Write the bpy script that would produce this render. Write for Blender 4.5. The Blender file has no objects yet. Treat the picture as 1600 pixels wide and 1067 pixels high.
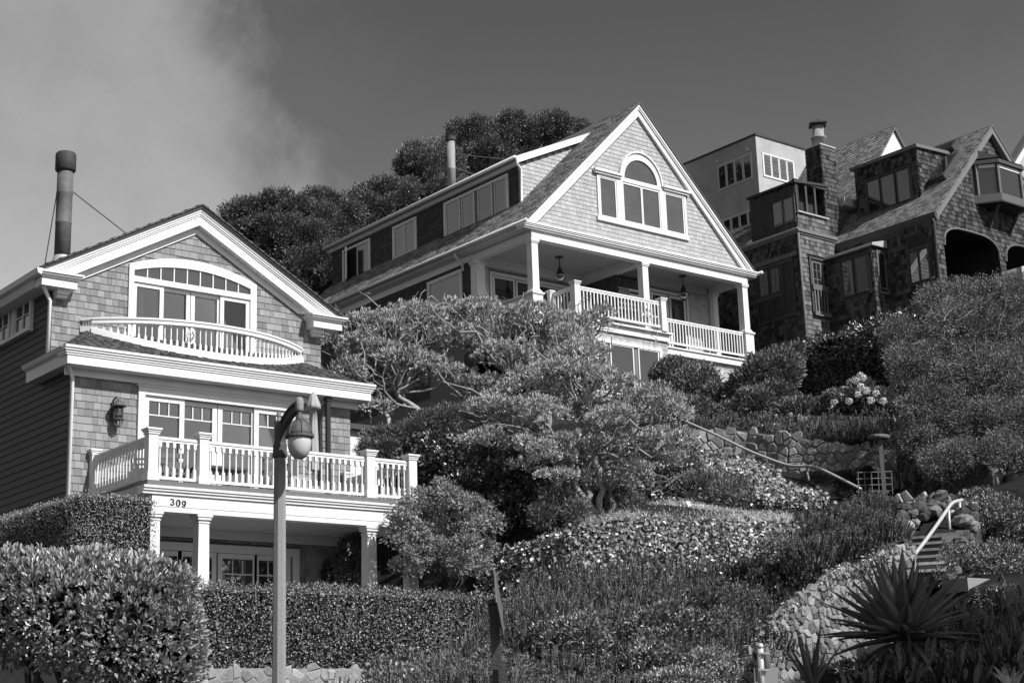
import bpy, math, random
import numpy as np
from mathutils import Vector, Matrix

random.seed(11)
rng = np.random.default_rng(11)
SC = bpy.context.scene
COL = SC.collection

# ------------------------------------------------------------------ camera, sky, sun, exposure
F_PX, YAW, PITCH, ROLL = 2501.3, 0.677626, 0.246975, -0.0326798
cd = np.array([math.sin(YAW) * math.cos(PITCH), math.cos(YAW) * math.cos(PITCH), math.sin(PITCH)])
_r0 = np.array([math.cos(YAW), -math.sin(YAW), 0.0]); _u0 = np.cross(_r0, cd)
cr = math.cos(ROLL) * _r0 + math.sin(ROLL) * _u0
cu = -math.sin(ROLL) * _r0 + math.cos(ROLL) * _u0
CAM = np.array([0.0, 0.0, 1.6])
cam_d = bpy.data.cameras.new('camera'); cam = bpy.data.objects.new('camera', cam_d); COL.objects.link(cam)
cam_d.sensor_fit = 'HORIZONTAL'; cam_d.sensor_width = 36.0; cam_d.lens = F_PX * 36.0 / 1600.0
cam_d.clip_start = 0.2; cam_d.clip_end = 2000
cam.matrix_world = Matrix(((cr[0], cu[0], -cd[0], 0), (cr[1], cu[1], -cd[1], 0), (cr[2], cu[2], -cd[2], 1.6), (0, 0, 0, 1)))
SC.camera = cam

SUN_DIR = Vector((0.22, -1.0, 0.98)).normalized()          # towards the sun
world = bpy.data.worlds.new('World'); SC.world = world; world.use_nodes = True
wn = world.node_tree; wn.nodes.clear()
def N(nt, typ, **kw):
    n = nt.nodes.new(typ)
    for k, v in kw.items(): setattr(n, k, v)
    return n
def math_node(nt, op, a, b=None, c=None, clamp=False):
    n = nt.nodes.new('ShaderNodeMath'); n.operation = op; n.use_clamp = clamp
    for i, s in enumerate((a, b, c)):
        if s is None: continue
        if isinstance(s, (int, float)): n.inputs[i].default_value = s
        else: nt.links.new(s, n.inputs[i])
    return n.outputs[0]
sky = N(wn, 'ShaderNodeTexSky', sky_type='NISHITA', sun_disc=False)
sky.sun_elevation = math.asin(SUN_DIR.z); sky.sun_rotation = math.atan2(SUN_DIR.x, SUN_DIR.y)
sky.altitude = 30; sky.air_density = 1.0; sky.dust_density = 1.6; sky.ozone_density = 1.0
sep = N(wn, 'ShaderNodeSeparateColor'); wn.links.new(sky.outputs[0], sep.inputs[0])
# black and white film behind a red filter: blue counts least
bw = math_node(wn, 'ADD', math_node(wn, 'MULTIPLY', sep.outputs[0], 0.72), math_node(wn, 'MULTIPLY', sep.outputs[1], 0.28))
bw = math_node(wn, 'MULTIPLY', bw, 0.56)
tc = N(wn, 'ShaderNodeTexCoord'); sx = N(wn, 'ShaderNodeSeparateXYZ'); wn.links.new(tc.outputs['Generated'], sx.inputs[0])
# thin haze: the clear sky pales all round towards the horizon
bw = math_node(wn, 'MULTIPLY', bw, math_node(wn, 'MULTIPLY_ADD', math_node(wn, 'SUBTRACT', 0.43, sx.outputs[2], clamp=True), 3.0, 0.97))
side = math_node(wn, 'ADD', math_node(wn, 'MULTIPLY', sx.outputs[0], math.cos(YAW)), math_node(wn, 'MULTIPLY', sx.outputs[1], -math.sin(YAW)))
side = math_node(wn, 'ADD', side, math_node(wn, 'MULTIPLY', math_node(wn, 'SUBTRACT', sx.outputs[2], 0.35), 0.42))
nz = N(wn, 'ShaderNodeTexNoise'); nz.inputs['Scale'].default_value = 7.0; nz.inputs['Detail'].default_value = 7.0; nz.inputs['Roughness'].default_value = 0.56; nz.inputs['Distortion'].default_value = 0.35
wn.links.new(tc.outputs['Generated'], nz.inputs['Vector'])
nz2 = N(wn, 'ShaderNodeTexNoise'); nz2.inputs['Scale'].default_value = 4.2; nz2.inputs['Detail'].default_value = 5.0; nz2.inputs['Roughness'].default_value = 0.5
wn.links.new(tc.outputs['Generated'], nz2.inputs['Vector'])
nz3 = N(wn, 'ShaderNodeTexNoise'); nz3.inputs['Scale'].default_value = 22.0; nz3.inputs['Detail'].default_value = 6.0; nz3.inputs['Roughness'].default_value = 0.62; nz3.inputs['Distortion'].default_value = 0.6
wn.links.new(tc.outputs['Generated'], nz3.inputs['Vector'])
edge = math_node(wn, 'ADD', side, math_node(wn, 'MULTIPLY', math_node(wn, 'SUBTRACT', nz.outputs[0], 0.5), 0.24))
edge = math_node(wn, 'ADD', edge, math_node(wn, 'MULTIPLY', math_node(wn, 'SUBTRACT', nz3.outputs[0], 0.5), 0.10))
mr = N(wn, 'ShaderNodeMapRange', interpolation_type='SMOOTHSTEP'); wn.links.new(edge, mr.inputs[0])
mr.inputs[1].default_value = -0.215; mr.inputs[2].default_value = -0.075; mr.inputs[3].default_value = 1.0; mr.inputs[4].default_value = 0.0
mr2 = N(wn, 'ShaderNodeMapRange', interpolation_type='SMOOTHSTEP'); wn.links.new(nz2.outputs[0], mr2.inputs[0])
mr2.inputs[1].default_value = 0.42; mr2.inputs[2].default_value = 0.75; mr2.inputs[3].default_value = 0.0; mr2.inputs[4].default_value = 0.10
hi_ = N(wn, 'ShaderNodeMapRange', interpolation_type='SMOOTHSTEP'); wn.links.new(sx.outputs[2], hi_.inputs[0]); hi_.inputs[1].default_value = 0.48; hi_.inputs[2].default_value = 0.75; hi_.inputs[3].default_value = 1.0; hi_.inputs[4].default_value = 0.0
fwd = math_node(wn, 'ADD', math_node(wn, 'MULTIPLY', sx.outputs[0], math.sin(YAW)), math_node(wn, 'MULTIPLY', sx.outputs[1], math.cos(YAW)))
bk = N(wn, 'ShaderNodeMapRange', interpolation_type='SMOOTHSTEP'); wn.links.new(fwd, bk.inputs[0]); bk.inputs[1].default_value = -0.35; bk.inputs[2].default_value = 0.25
# the fog bank lies low over the hill ahead and to the left; the rest of the sky is clear
mask = math_node(wn, 'MULTIPLY', math_node(wn, 'MAXIMUM', mr.outputs[0], mr2.outputs[0], clamp=True), math_node(wn, 'MULTIPLY', hi_.outputs[0], bk.outputs[0]))
cloudv = math_node(wn, 'MULTIPLY', math_node(wn, 'MULTIPLY_ADD', math_node(wn, 'SUBTRACT', 0.40, sx.outputs[2], clamp=True), 2.2, 1.0), math_node(wn, 'ADD', 0.66, math_node(wn, 'MULTIPLY', nz2.outputs[0], 0.35), math_node(wn, 'MULTIPLY', nz3.outputs[0], 0.3)) if False else math_node(wn, 'ADD', 0.62, math_node(wn, 'ADD', math_node(wn, 'MULTIPLY', nz2.outputs[0], 0.36), math_node(wn, 'MULTIPLY', nz3.outputs[0], 0.30))))
cloudv = math_node(wn, 'MULTIPLY', cloudv, 3.0)
mixv = math_node(wn, 'ADD', math_node(wn, 'MULTIPLY', bw, math_node(wn, 'SUBTRACT', 1.0, mask)), math_node(wn, 'MULTIPLY', cloudv, mask))
bg = N(wn, 'ShaderNodeBackground'); wn.links.new(mixv, bg.inputs[0]); bg.inputs[1].default_value = 0.10
wo = N(wn, 'ShaderNodeOutputWorld'); wn.links.new(bg.outputs[0], wo.inputs[0])

sun_d = bpy.data.lights.new('sun', 'SUN'); sun_d.energy = 4.5; sun_d.angle = math.radians(0.5); sun_d.color = (1, 1, 1)
sun = bpy.data.objects.new('sun', sun_d); COL.objects.link(sun)
sun.rotation_euler = SUN_DIR.to_track_quat('Z', 'Y').to_euler(); sun.location = (30, -30, 60)
vs = SC.view_settings; vs.view_transform = 'Standard'; vs.look = 'None'; vs.gamma = 1.0; vs.exposure = 0.35; vs.use_curve_mapping = False
SC.cycles.max_bounces = 6; SC.cycles.diffuse_bounces = 2; SC.cycles.glossy_bounces = 3; SC.cycles.transparent_max_bounces = 8
SC.cycles.transmission_bounces = 3

def P(x, y, D):
    """the place seen at photo pixel x,y when it stands D metres away along the view"""
    return CAM + (cd * F_PX + cr * (x - 800) - cu * (y - 533.5)) * (D / F_PX)

# ------------------------------------------------------------------ materials
def mat(name, lo, hi=None, rough=0.7, spec=0.4, nscale=3.0, namt=0.0, bump=0.0, bscale=40.0, stretch=(1, 1, 1), trans=0.0, ior=1.45, metal=0.0, dirt=0.0, nobj=False):
    m = bpy.data.materials.new(name); m.use_nodes = True; nt = m.node_tree; nt.nodes.clear()
    hi = lo if hi is None else hi
    out = N(nt, 'ShaderNodeOutputMaterial'); pb = N(nt, 'ShaderNodeBsdfPrincipled')
    pb.inputs['Roughness'].default_value = rough; pb.inputs['Specular IOR Level'].default_value = spec
    pb.inputs['IOR'].default_value = ior; pb.inputs['Metallic'].default_value = metal
    ge = N(nt, 'ShaderNodeNewGeometry'); val = None
    if hi != lo:
        oi = N(nt, 'ShaderNodeObjectInfo')
        t = math_node(nt, 'FRACT', math_node(nt, 'ADD', ge.outputs['Random Per Island'], oi.outputs['Random']))
        val = math_node(nt, 'MULTIPLY_ADD', t, hi - lo, lo)
    mp = N(nt, 'ShaderNodeMapping'); mp.inputs['Scale'].default_value = stretch
    nt.links.new(ge.outputs['Position'], mp.inputs[0])
    if namt > 0:
        n = N(nt, 'ShaderNodeTexNoise'); n.inputs['Scale'].default_value = nscale; n.inputs['Detail'].default_value = 5; n.inputs['Roughness'].default_value = 0.6
        nt.links.new(mp.outputs[0], n.inputs['Vector'])
        f = math_node(nt, 'MULTIPLY_ADD', math_node(nt, 'SUBTRACT', n.outputs[0], 0.5), 2 * namt, 1.0)
        val = math_node(nt, 'MULTIPLY', f, val if val is not None else lo)
    if dirt > 0:
        n = N(nt, 'ShaderNodeTexNoise'); n.inputs['Scale'].default_value = 0.9; n.inputs['Detail'].default_value = 8; n.inputs['Roughness'].default_value = 0.7
        nt.links.new(ge.outputs['Position'], n.inputs['Vector'])
        r = N(nt, 'ShaderNodeMapRange'); nt.links.new(n.outputs[0], r.inputs[0]); r.inputs[1].default_value = 0.45; r.inputs[2].default_value = 0.75; r.inputs[3].default_value = 1.0; r.inputs[4].default_value = 1.0 - dirt
        val = math_node(nt, 'MULTIPLY', r.outputs[0], val if val is not None else lo)
    if val is None: pb.inputs['Base Color'].default_value = (lo, lo, lo, 1)
    else: nt.links.new(val, pb.inputs['Base Color'])
    if bump > 0:
        n = N(nt, 'ShaderNodeTexNoise'); n.inputs['Scale'].default_value = bscale; n.inputs['Detail'].default_value = 4
        nt.links.new(mp.outputs[0], n.inputs['Vector'])
        b = N(nt, 'ShaderNodeBump'); b.inputs['Strength'].default_value = bump; b.inputs['Distance'].default_value = 0.02
        nt.links.new(n.outputs[0], b.inputs['Height']); nt.links.new(b.outputs[0], pb.inputs['Normal'])
    sh = pb.outputs[0]
    if trans > 0:
        tl = N(nt, 'ShaderNodeBsdfTranslucent')
        if val is None: tl.inputs[0].default_value = (lo, lo, lo, 1)
        else: nt.links.new(val, tl.inputs[0])
        mx = N(nt, 'ShaderNodeMixShader'); mx.inputs[0].default_value = trans
        nt.links.new(sh, mx.inputs[1]); nt.links.new(tl.outputs[0], mx.inputs[2]); sh = mx.outputs[0]
    nt.links.new(sh, out.inputs[0])
    return m

def glass_mat(name, tint, ior, rough=0.01):
    m = bpy.data.materials.new(name); m.use_nodes = True; nt = m.node_tree; nt.nodes.clear()
    out = N(nt, 'ShaderNodeOutputMaterial'); fr = N(nt, 'ShaderNodeFresnel'); fr.inputs[0].default_value = ior
    tr = N(nt, 'ShaderNodeBsdfTransparent'); tr.inputs[0].default_value = (tint, tint, tint, 1)
    gl = N(nt, 'ShaderNodeBsdfGlossy'); gl.inputs['Roughness'].default_value = rough; gl.inputs[0].default_value = (1, 1, 1, 1)
    mx = N(nt, 'ShaderNodeMixShader'); nt.links.new(fr.outputs[0], mx.inputs[0]); nt.links.new(tr.outputs[0], mx.inputs[1]); nt.links.new(gl.outputs[0], mx.inputs[2])
    nt.links.new(mx.outputs[0], out.inputs[0]); return m

M = {
 'white': mat('white_paint', 0.74, rough=0.45, spec=0.4, nscale=2.5, namt=0.07, dirt=0.12),
 'white_shade': mat('white_in_shade', 0.62, rough=0.5, nscale=2.0, namt=0.05),  # duller white with the shade put into its colour
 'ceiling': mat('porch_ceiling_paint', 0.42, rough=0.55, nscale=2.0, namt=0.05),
 'shingle': mat('weathered_grey_shingle', 0.165, 0.31, rough=0.85, spec=0.2, nscale=9, namt=0.18, bump=0.35, bscale=22, stretch=(4, 4, 0.35)),
 'shingle_light': mat('pale_grey_shingle', 0.35, 0.46, rough=0.85, spec=0.2, nscale=9, namt=0.15, bump=0.25, bscale=22, stretch=(4, 4, 0.35)),
 'shingle_dark': mat('old_brown_shingle', 0.018, 0.11, rough=0.9, spec=0.2, nscale=3, namt=0.5, bump=0.4, bscale=18, stretch=(4, 4, 0.4)),
 'shingle_worn': mat('sunbleached_brown_shingle', 0.05, 0.20, rough=0.9, spec=0.2, nscale=3, namt=0.4, bump=0.4, bscale=18, stretch=(4, 4, 0.4)),
 'shingle_deep': mat('deep_grey_shingle', 0.05, 0.085, rough=0.85, spec=0.2, nscale=9, namt=0.18, bump=0.35, bscale=22, stretch=(4, 4, 0.35)),  # darker shingle tone for the side wall, dormer face and porch fireplace
 'dark_wood': mat('dark_stained_wood', 0.045, 0.075, rough=0.7, nscale=5, namt=0.3, stretch=(3, 3, 0.6)),
 'brown_wood': mat('weathered_brown_wood', 0.11, 0.17, rough=0.75, nscale=8, namt=0.35, stretch=(3, 3, 0.6)),
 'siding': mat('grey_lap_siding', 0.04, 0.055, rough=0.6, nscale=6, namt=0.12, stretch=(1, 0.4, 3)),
 'backing': mat('wall_backing', 0.16, rough=0.9),
 'backing_dark': mat('dark_wall_backing', 0.03, rough=0.9),
 'roof': mat('asphalt_roof_tile', 0.05, 0.13, rough=0.95, spec=0.15, nscale=60, namt=0.35),
 'roof_grey': mat('speckled_roof_tile', 0.12, 0.36, rough=0.95, spec=0.15, nscale=50, namt=0.3),
 'roof_old': mat('old_wood_roof_shingle', 0.13, 0.34, rough=0.95, spec=0.15, nscale=6, namt=0.45, stretch=(1, 1, 1)),
 'glass': mat('window_glass', 0.02, rough=0.02, spec=0.5, ior=2.3),
 'glass_pale': mat('glass_reflection_tone', 0.06, rough=0.03, spec=0.5, ior=2.3, nscale=0.9, namt=0.75),  # pale uneven base colour stands in for reflections and blinds in the panes
 'glass_clear': glass_mat('clear_window_glass', 0.8, 1.9),
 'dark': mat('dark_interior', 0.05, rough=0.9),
 'black': mat('black_iron', 0.03, rough=0.45, spec=0.5),
 'steel': mat('galvanized_stovepipe', 0.12, rough=0.65, spec=0.3, nscale=5, namt=0.4, stretch=(1, 1, 2)),
 'steel_pale': mat('pale_painted_pipe', 0.27, rough=0.55, nscale=6, namt=0.2, dirt=0.25),
 'rust': mat('soot_dark_metal', 0.045, rough=0.7, nscale=9, namt=0.5),
 'lead': mat('flashing_metal', 0.45, rough=0.5, nscale=9, namt=0.35, metal=0.2),
 'stone_dark': mat('shade_toned_stone', 0.05, 0.13, rough=0.95, spec=0.15, nscale=9, namt=0.5, bump=0.7, bscale=16),  # shade over steps, rocks and walls is put into this stone colour
 'rail': mat('galvanized_handrail', 0.5, rough=0.4, nscale=8, namt=0.12, metal=0.15),
 'concrete': mat('speckled_concrete', 0.26, rough=0.9, spec=0.2, nscale=70, namt=0.6, bump=0.3, bscale=90),
 'slab': mat('plain_concrete', 0.4, rough=0.9, nscale=6, namt=0.25),
 'iron_old': mat('painted_cast_iron', 0.09, rough=0.6, spec=0.4, nscale=14, namt=0.5, bump=0.3, bscale=50),
 'globe': mat('milky_lamp_globe', 0.5, rough=0.25, spec=0.5, nscale=4, namt=0.12),
 'stucco': mat('pale_stucco', 0.42, rough=0.95, spec=0.1, nscale=1.4, namt=0.25, bump=0.3, bscale=60, dirt=0.25),
 'stone': mat('fieldstone', 0.16, 0.42, rough=0.9, spec=0.2, nscale=9, namt=0.5, bump=0.7, bscale=16),
 'stone_pale': mat('pale_rubble_stone', 0.10, 0.34, rough=0.9, spec=0.2, nscale=9, namt=0.5, bump=0.7, bscale=16),
 'mortar': mat('old_mortar', 0.27, rough=0.95, spec=0.1, nscale=12, namt=0.45, bump=0.6, bscale=40),
 'soil': mat('hillside_soil', 0.022, rough=1.0, spec=0.05, nscale=6, namt=0.5, bump=0.8, bscale=10),
 'asphalt': mat('street_asphalt', 0.05, rough=0.9, nscale=30, namt=0.3),
 'bark': mat('pale_twisted_bark', 0.22, 0.34, rough=0.9, nscale=9, namt=0.45, bump=0.6, bscale=20),
 'bark_dark': mat('dark_bark', 0.07, 0.12, rough=0.9, nscale=9, namt=0.45, bump=0.6, bscale=20),
 'cloth': mat('umbrella_canvas', 0.36, rough=0.9, nscale=6, namt=0.2),
 'curtain': mat('pale_curtain', 0.6, rough=0.9),
 'straw': mat('dry_grass_blades', 0.38, 0.66, rough=0.9, trans=0.2),
 'leaf_gloss': mat('glossy_leaf', 0.08, 0.48, rough=0.40, spec=1.0, ior=1.6, trans=0.06),  # leaf tone ranges below are widened to imitate sun and shade contrast
 'leaf_box': mat('clipped_hedge_leaf', 0.04, 0.38, rough=0.42, spec=0.9, ior=1.55, trans=0.05),
 'leaf_low': mat('low_hedge_leaf', 0.03, 0.28, rough=0.42, spec=0.9, ior=1.55, trans=0.05),
 'leaf_maple': mat('maple_leaf', 0.10, 0.46, rough=0.5, spec=0.6, trans=0.14),
 'leaf_ivy': mat('ivy_leaf', 0.06, 0.42, rough=0.42, spec=0.9, ior=1.55, trans=0.06),
 'leaf_ivy_dark': mat('dark_ivy_leaf', 0.03, 0.12, rough=0.4, spec=0.9, ior=1.55, trans=0.05),
 'leaf_pitt': mat('pittosporum_leaf', 0.07, 0.70, rough=0.48, spec=0.7, ior=1.5, trans=0.08),
 'leaf_oak': mat('evergreen_oak_leaf', 0.02, 0.17, rough=0.42, spec=0.8, ior=1.5, trans=0.06),
 'leaf_grey': mat('greyish_shrub_leaf', 0.05, 0.28, rough=0.55, spec=0.5, trans=0.1),
 'needle': mat('rosemary_needle', 0.04, 0.30, rough=0.55, spec=0.5, trans=0.06),
 'agave': mat('agave_leaf', 0.09, 0.19, rough=0.5, spec=0.4, nscale=8, namt=0.2),
 'flower': mat('hydrangea_petal', 0.6, 0.8, rough=0.8, trans=0.3),
 'fern': mat('pale_fern_leaf', 0.3, 0.5, rough=0.6, trans=0.3),
 'flag_light': mat('flag_white_cloth', 0.65, rough=0.9),
 'flag_dark': mat('flag_dark_cloth', 0.06, rough=0.9),
 'shade_core': mat('foliage_shade', 0.012, rough=1.0, spec=0.05),  # near-black solid cores paint the shade deep inside the foliage
}

# ------------------------------------------------------------------ object helpers
WL = {}
def _put(o, parent, loc):
    COL.objects.link(o); o.location = loc; WL[o.name] = Vector(loc)
    if parent is not None:
        o.parent = parent; o.matrix_parent_inverse = Matrix.Translation(-WL[parent.name])
    return o
def tag(o, label=None, cat=None, group=None, kind=None):
    for k, v in (('label', label), ('category', cat), ('group', group), ('kind', kind)):
        if v: o[k] = v
    return o
def thing(name, label, cat, loc, group=None):
    o = _put(bpy.data.objects.new(name, None), None, loc); o.empty_display_size = 0.2
    return tag(o, label, cat, group)
def place(name, mesh, parent, loc, rot=None):
    o = bpy.data.objects.new(name, mesh); _put(o, parent, loc)
    if rot is not None: o.rotation_euler = rot
    return o
def np_mesh(name, V, Fc, m, smooth=False):
    """V (n,3); Fc (k,3) or (k,4)"""
    me = bpy.data.meshes.new(name); k, s = Fc.shape
    me.vertices.add(len(V)); me.vertices.foreach_set('co', np.ascontiguousarray(V, np.float32).ravel())
    me.loops.add(k * s); me.loops.foreach_set('vertex_index', np.ascontiguousarray(Fc, np.int32).ravel())
    me.polygons.add(k); me.polygons.foreach_set('loop_start', np.arange(0, k * s, s, dtype=np.int32))
    me.polygons.foreach_set('use_smooth', np.full(k, smooth)); me.update(calc_edges=True)
    me.materials.append(m); return me

class Fr:
    """a wall plane: u along it, v up it, n out of it"""
    def __init__(s, o, u, v, n): s.o, s.u, s.v, s.n = (np.array(a, float) for a in (o, u, v, n))
    def __call__(s, u, v, n=0.0): return s.o + s.u * u + s.v * v + s.n * n
def front(Y): return Fr((0, Y, 0), (1, 0, 0), (0, 0, 1), (0, -1, 0))
def left(X): return Fr((X, 0, 0), (0, 1, 0), (0, 0, 1), (-1, 0, 0))
def right(X): return Fr((X, 0, 0), (0, 1, 0), (0, 0, 1), (1, 0, 0))

class MB:
    def __init__(s): s.v, s.f = [], []
    def add(s, vs, fs):
        b = len(s.v); s.v += [tuple(map(float, p)) for p in vs]; s.f += [tuple(b + i for i in f) for f in fs]; return s
    def hexa(s, p): return s.add(p, [(0, 3, 2, 1), (4, 5, 6, 7), (0, 1, 5, 4), (1, 2, 6, 5), (2, 3, 7, 6), (3, 0, 4, 7)])
    def box(s, x0, x1, y0, y1, z0, z1):
        return s.hexa([(x0, y0, z0), (x1, y0, z0), (x1, y1, z0), (x0, y1, z0), (x0, y0, z1), (x1, y0, z1), (x1, y1, z1), (x0, y1, z1)])
    def fbox(s, F, u0, u1, v0, v1, n0, n1):
        return s.hexa([F(u0, v0, n1), F(u1, v0, n1), F(u1, v0, n0), F(u0, v0, n0), F(u0, v1, n1), F(u1, v1, n1), F(u1, v1, n0), F(u0, v1, n0)])
    def ring(s, F, u0, u1, v0, v1, w, n0, n1):
        s.fbox(F, u0, u1, v1 - w, v1, n0, n1); s.fbox(F, u0, u1, v0, v0 + w, n0, n1)
        s.fbox(F, u0, u0 + w, v0 + w, v1 - w, n0, n1); return s.fbox(F, u1 - w, u1, v0 + w, v1 - w, n0, n1)
    def beam(s, p, q, w, h=None, up=(0, 0, 1)):
        h = w if h is None else h
        p, q = np.array(p, float), np.array(q, float); d = q - p; d /= np.linalg.norm(d)
        a = np.cross(d, up); la = np.linalg.norm(a)
        a = np.array([1.0, 0, 0]) if la < 1e-6 else a / la
        b = np.cross(a, d); a = a * w / 2; b = b * h / 2
        return s.hexa([p - a - b, p + a - b, p + a + b, p - a + b, q - a - b, q + a - b, q + a + b, q - a + b])
    def prism(s, poly, vec):
        n = len(poly); vec = np.array(vec, float); poly = [np.array(p, float) for p in poly]
        return s.add(poly + [p + vec for p in poly], [tuple(range(n))[::-1], tuple(range(n, 2 * n))] + [(i, (i + 1) % n, n + (i + 1) % n, n + i) for i in range(n)])
    def profx(s, prof, x0, x1): return s.prism([(x0, y, z) for y, z in prof], (x1 - x0, 0, 0))
    def profy(s, prof, y0, y1): return s.prism([(x, y0, z) for x, z in prof], (0, y1 - y0, 0))
    def tube(s, pts, rad, n=8, caps=True):
        pts = [np.array(p, float) for p in pts]; k = len(pts)
        if not hasattr(rad, '__len__'): rad = [rad] * k
        ref = np.array([0.31, 0.52, 0.79]); V = []
        for i, p in enumerate(pts):
            t = pts[min(i + 1, k - 1)] - pts[max(i - 1, 0)]; t = t / (np.linalg.norm(t) + 1e-9)
            a = np.cross(t, ref); a /= np.linalg.norm(a) + 1e-9; b = np.cross(t, a)
            V += [p + rad[i] * (a * math.cos(2 * math.pi * j / n) + b * math.sin(2 * math.pi * j / n)) for j in range(n)]
        Fs = [(i * n + j, i * n + (j + 1) % n, (i + 1) * n + (j + 1) % n, (i + 1) * n + j) for i in range(k - 1) for j in range(n)]
        if caps: Fs += [tuple(range(n))[::-1], tuple(range((k - 1) * n, k * n))]
        return s.add(V, Fs)
    def lathe(s, prof, c, n=16, squash=1.0):
        V, Fs = [], []
        for r, z in prof: V += [(c[0] + r * math.cos(2 * math.pi * j / n), c[1] + r * squash * math.sin(2 * math.pi * j / n), c[2] + z) for j in range(n)]
        k = len(prof)
        Fs = [(i * n + j, i * n + (j + 1) % n, (i + 1) * n + (j + 1) % n, (i + 1) * n + j) for i in range(k - 1) for j in range(n)]
        Fs += [tuple(range(n))[::-1], tuple(range((k - 1) * n, k * n))]
        return s.add(V, Fs)
    def build(s, name, m, parent=None, smooth=False, label=None, kind=None):
        V = np.array(s.v); c = (V.min(0) + V.max(0)) / 2
        me = bpy.data.meshes.new(name); me.from_pydata((V - c).tolist(), [], s.f); me.materials.append(M[m] if isinstance(m, str) else m)
        if smooth:
            for p in me.polygons: p.use_smooth = True
        o = place(name, me, parent, c)
        if label: o['label'] = label
        if kind: o['kind'] = kind
        return o
def solid(name, m, parent, fn, *a, **k):
    b = MB(); getattr(b, fn)(*a, **k); return b.build(name, m, parent)

# shingles ----------------------------------------------------------
def minus(iv, cuts):
    for a, b in cuts:
        out = []
        for u0, u1 in iv:
            if b <= u0 or a >= u1: out.append((u0, u1)); continue
            if a > u0: out.append((u0, a))
            if b < u1: out.append((b, u1))
        iv = out
    return iv
def shingle_list(v0, v1, e, w, clip, r):
    L, k, v = [], 0, v0
    while v < v1 - 0.01:
        for a, b in clip(v + e * 0.5):
            u = a; first = True
            while u < b - 1e-4:
                ww = r.uniform(*w)
                if first: ww *= r.uniform(0.3, 1.0); first = False
                u2 = min(b, u + ww)
                if b - u2 < 0.035: u2 = b
                L.append((u, u2, v + r.uniform(-0.004, 0.004) * (e / 0.15), min(v + e * 1.12, v1 + e * 0.1)))
                u = u2
        v += e; k += 1
    return L
SH_CACHE = {}
def shingle_verts(F, u0, u1, v0, v1, t, gap=0.003):
    u0 += gap; u1 -= gap
    return [F(u0, v0, t), F(u1, v0, t), F(u0, v0, 0), F(u1, v0, 0), F(u0, v1, 0.002), F(u1, v1, 0.002)]
SH_F = [(0, 1, 5, 4), (2, 3, 1, 0), (2, 0, 4), (3, 5, 1)]
def shingles(F, L, parent, m, t=0.016, singles=0, name='shingle', joined='shingle_field', gap=0.003):
    if singles:
        L = sorted(L, key=lambda s: -((s[1] - s[0]) / (1.0 + 0.02 * np.linalg.norm(F((s[0] + s[1]) / 2, s[2]) - CAM) ** 2)))
        one, L = L[:singles], L[singles:]
        for u0, u1, v0, v1 in one:
            key = (tuple(F.u) + tuple(F.n), round(u1 - u0, 2), round(v1 - v0, 2), t, m)
            c = F((u0 + u1) / 2, (v0 + v1) / 2)
            if key not in SH_CACHE:
                me = bpy.data.meshes.new(name); w, h = (u1 - u0) / 2, (v1 - v0) / 2
                G = Fr((0, 0, 0), F.u, F.v, F.n)
                me.from_pydata([tuple(p) for p in shingle_verts(G, -w, w, -h, h, t, gap)], [], SH_F); me.materials.append(M[m]); SH_CACHE[key] = me
            place(name, SH_CACHE[key], parent, c)
    if L:
        V = np.array([p for s in L for p in shingle_verts(F, *s, t, gap)]); n = len(L)
        b = np.arange(n)[:, None] * 6
        quads = np.concatenate([b + np.array([[0, 1, 5, 4]]), b + np.array([[2, 3, 1, 0]]), b + np.array([[2, 0, 4, 4]]), b + np.array([[3, 5, 1, 1]])])
        me = bpy.data.meshes.new(joined); c = V.mean(0)
        fs = [tuple(q) if q[2] != q[3] else tuple(q[:3]) for q in quads.tolist()]
        me.from_pydata((V - c).tolist(), [], fs); me.materials.append(M[m])
        o = place(joined, me, parent, c); o['kind'] = 'stuff'

def window(parent, F, u0, u1, v0, v1, casing, panes, m='white', glass='glass', sash=0.045, muntins=(), sill=0.0, proud=0.05, name='window', head=None, glass_n=0.012, sash_m=None):
    """casing round u0..u1 x v0..v1; panes are glass rectangles, each in its own sash; muntins are (u0,u1,v0,v1) bars"""
    b = MB()
    b.fbox(F, u0, u0 + casing, v0, v1 - casing, -0.05, proud); b.fbox(F, u1 - casing, u1, v0, v1 - casing, -0.05, proud)
    b.fbox(F, u0, u1, v1 - (head or casing), v1, -0.05, proud + 0.004)
    if sill: b.fbox(F, u0 - 0.05, u1 + 0.05, v0 - sill, v0, -0.03, proud + 0.05)
    else: b.fbox(F, u0 + casing, u1 - casing, v0, v0 + casing * 0.6, -0.05, proud - 0.004)
    w = b.build(name, m, parent)
    for a, c, d, e in panes:
        MB().ring(F, a - sash, c + sash, d - sash, e + sash, sash, -0.04, proud * 0.62).build('sash', sash_m or m, w)
        MB().fbox(F, a, c, d, e, glass_n - 0.012, glass_n).build('pane', glass, w)
    for a, c, d, e in muntins: MB().fbox(F, a, c, d, e, glass_n - 0.008, proud * 0.55).build('muntin', m, w)
    return w
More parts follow.
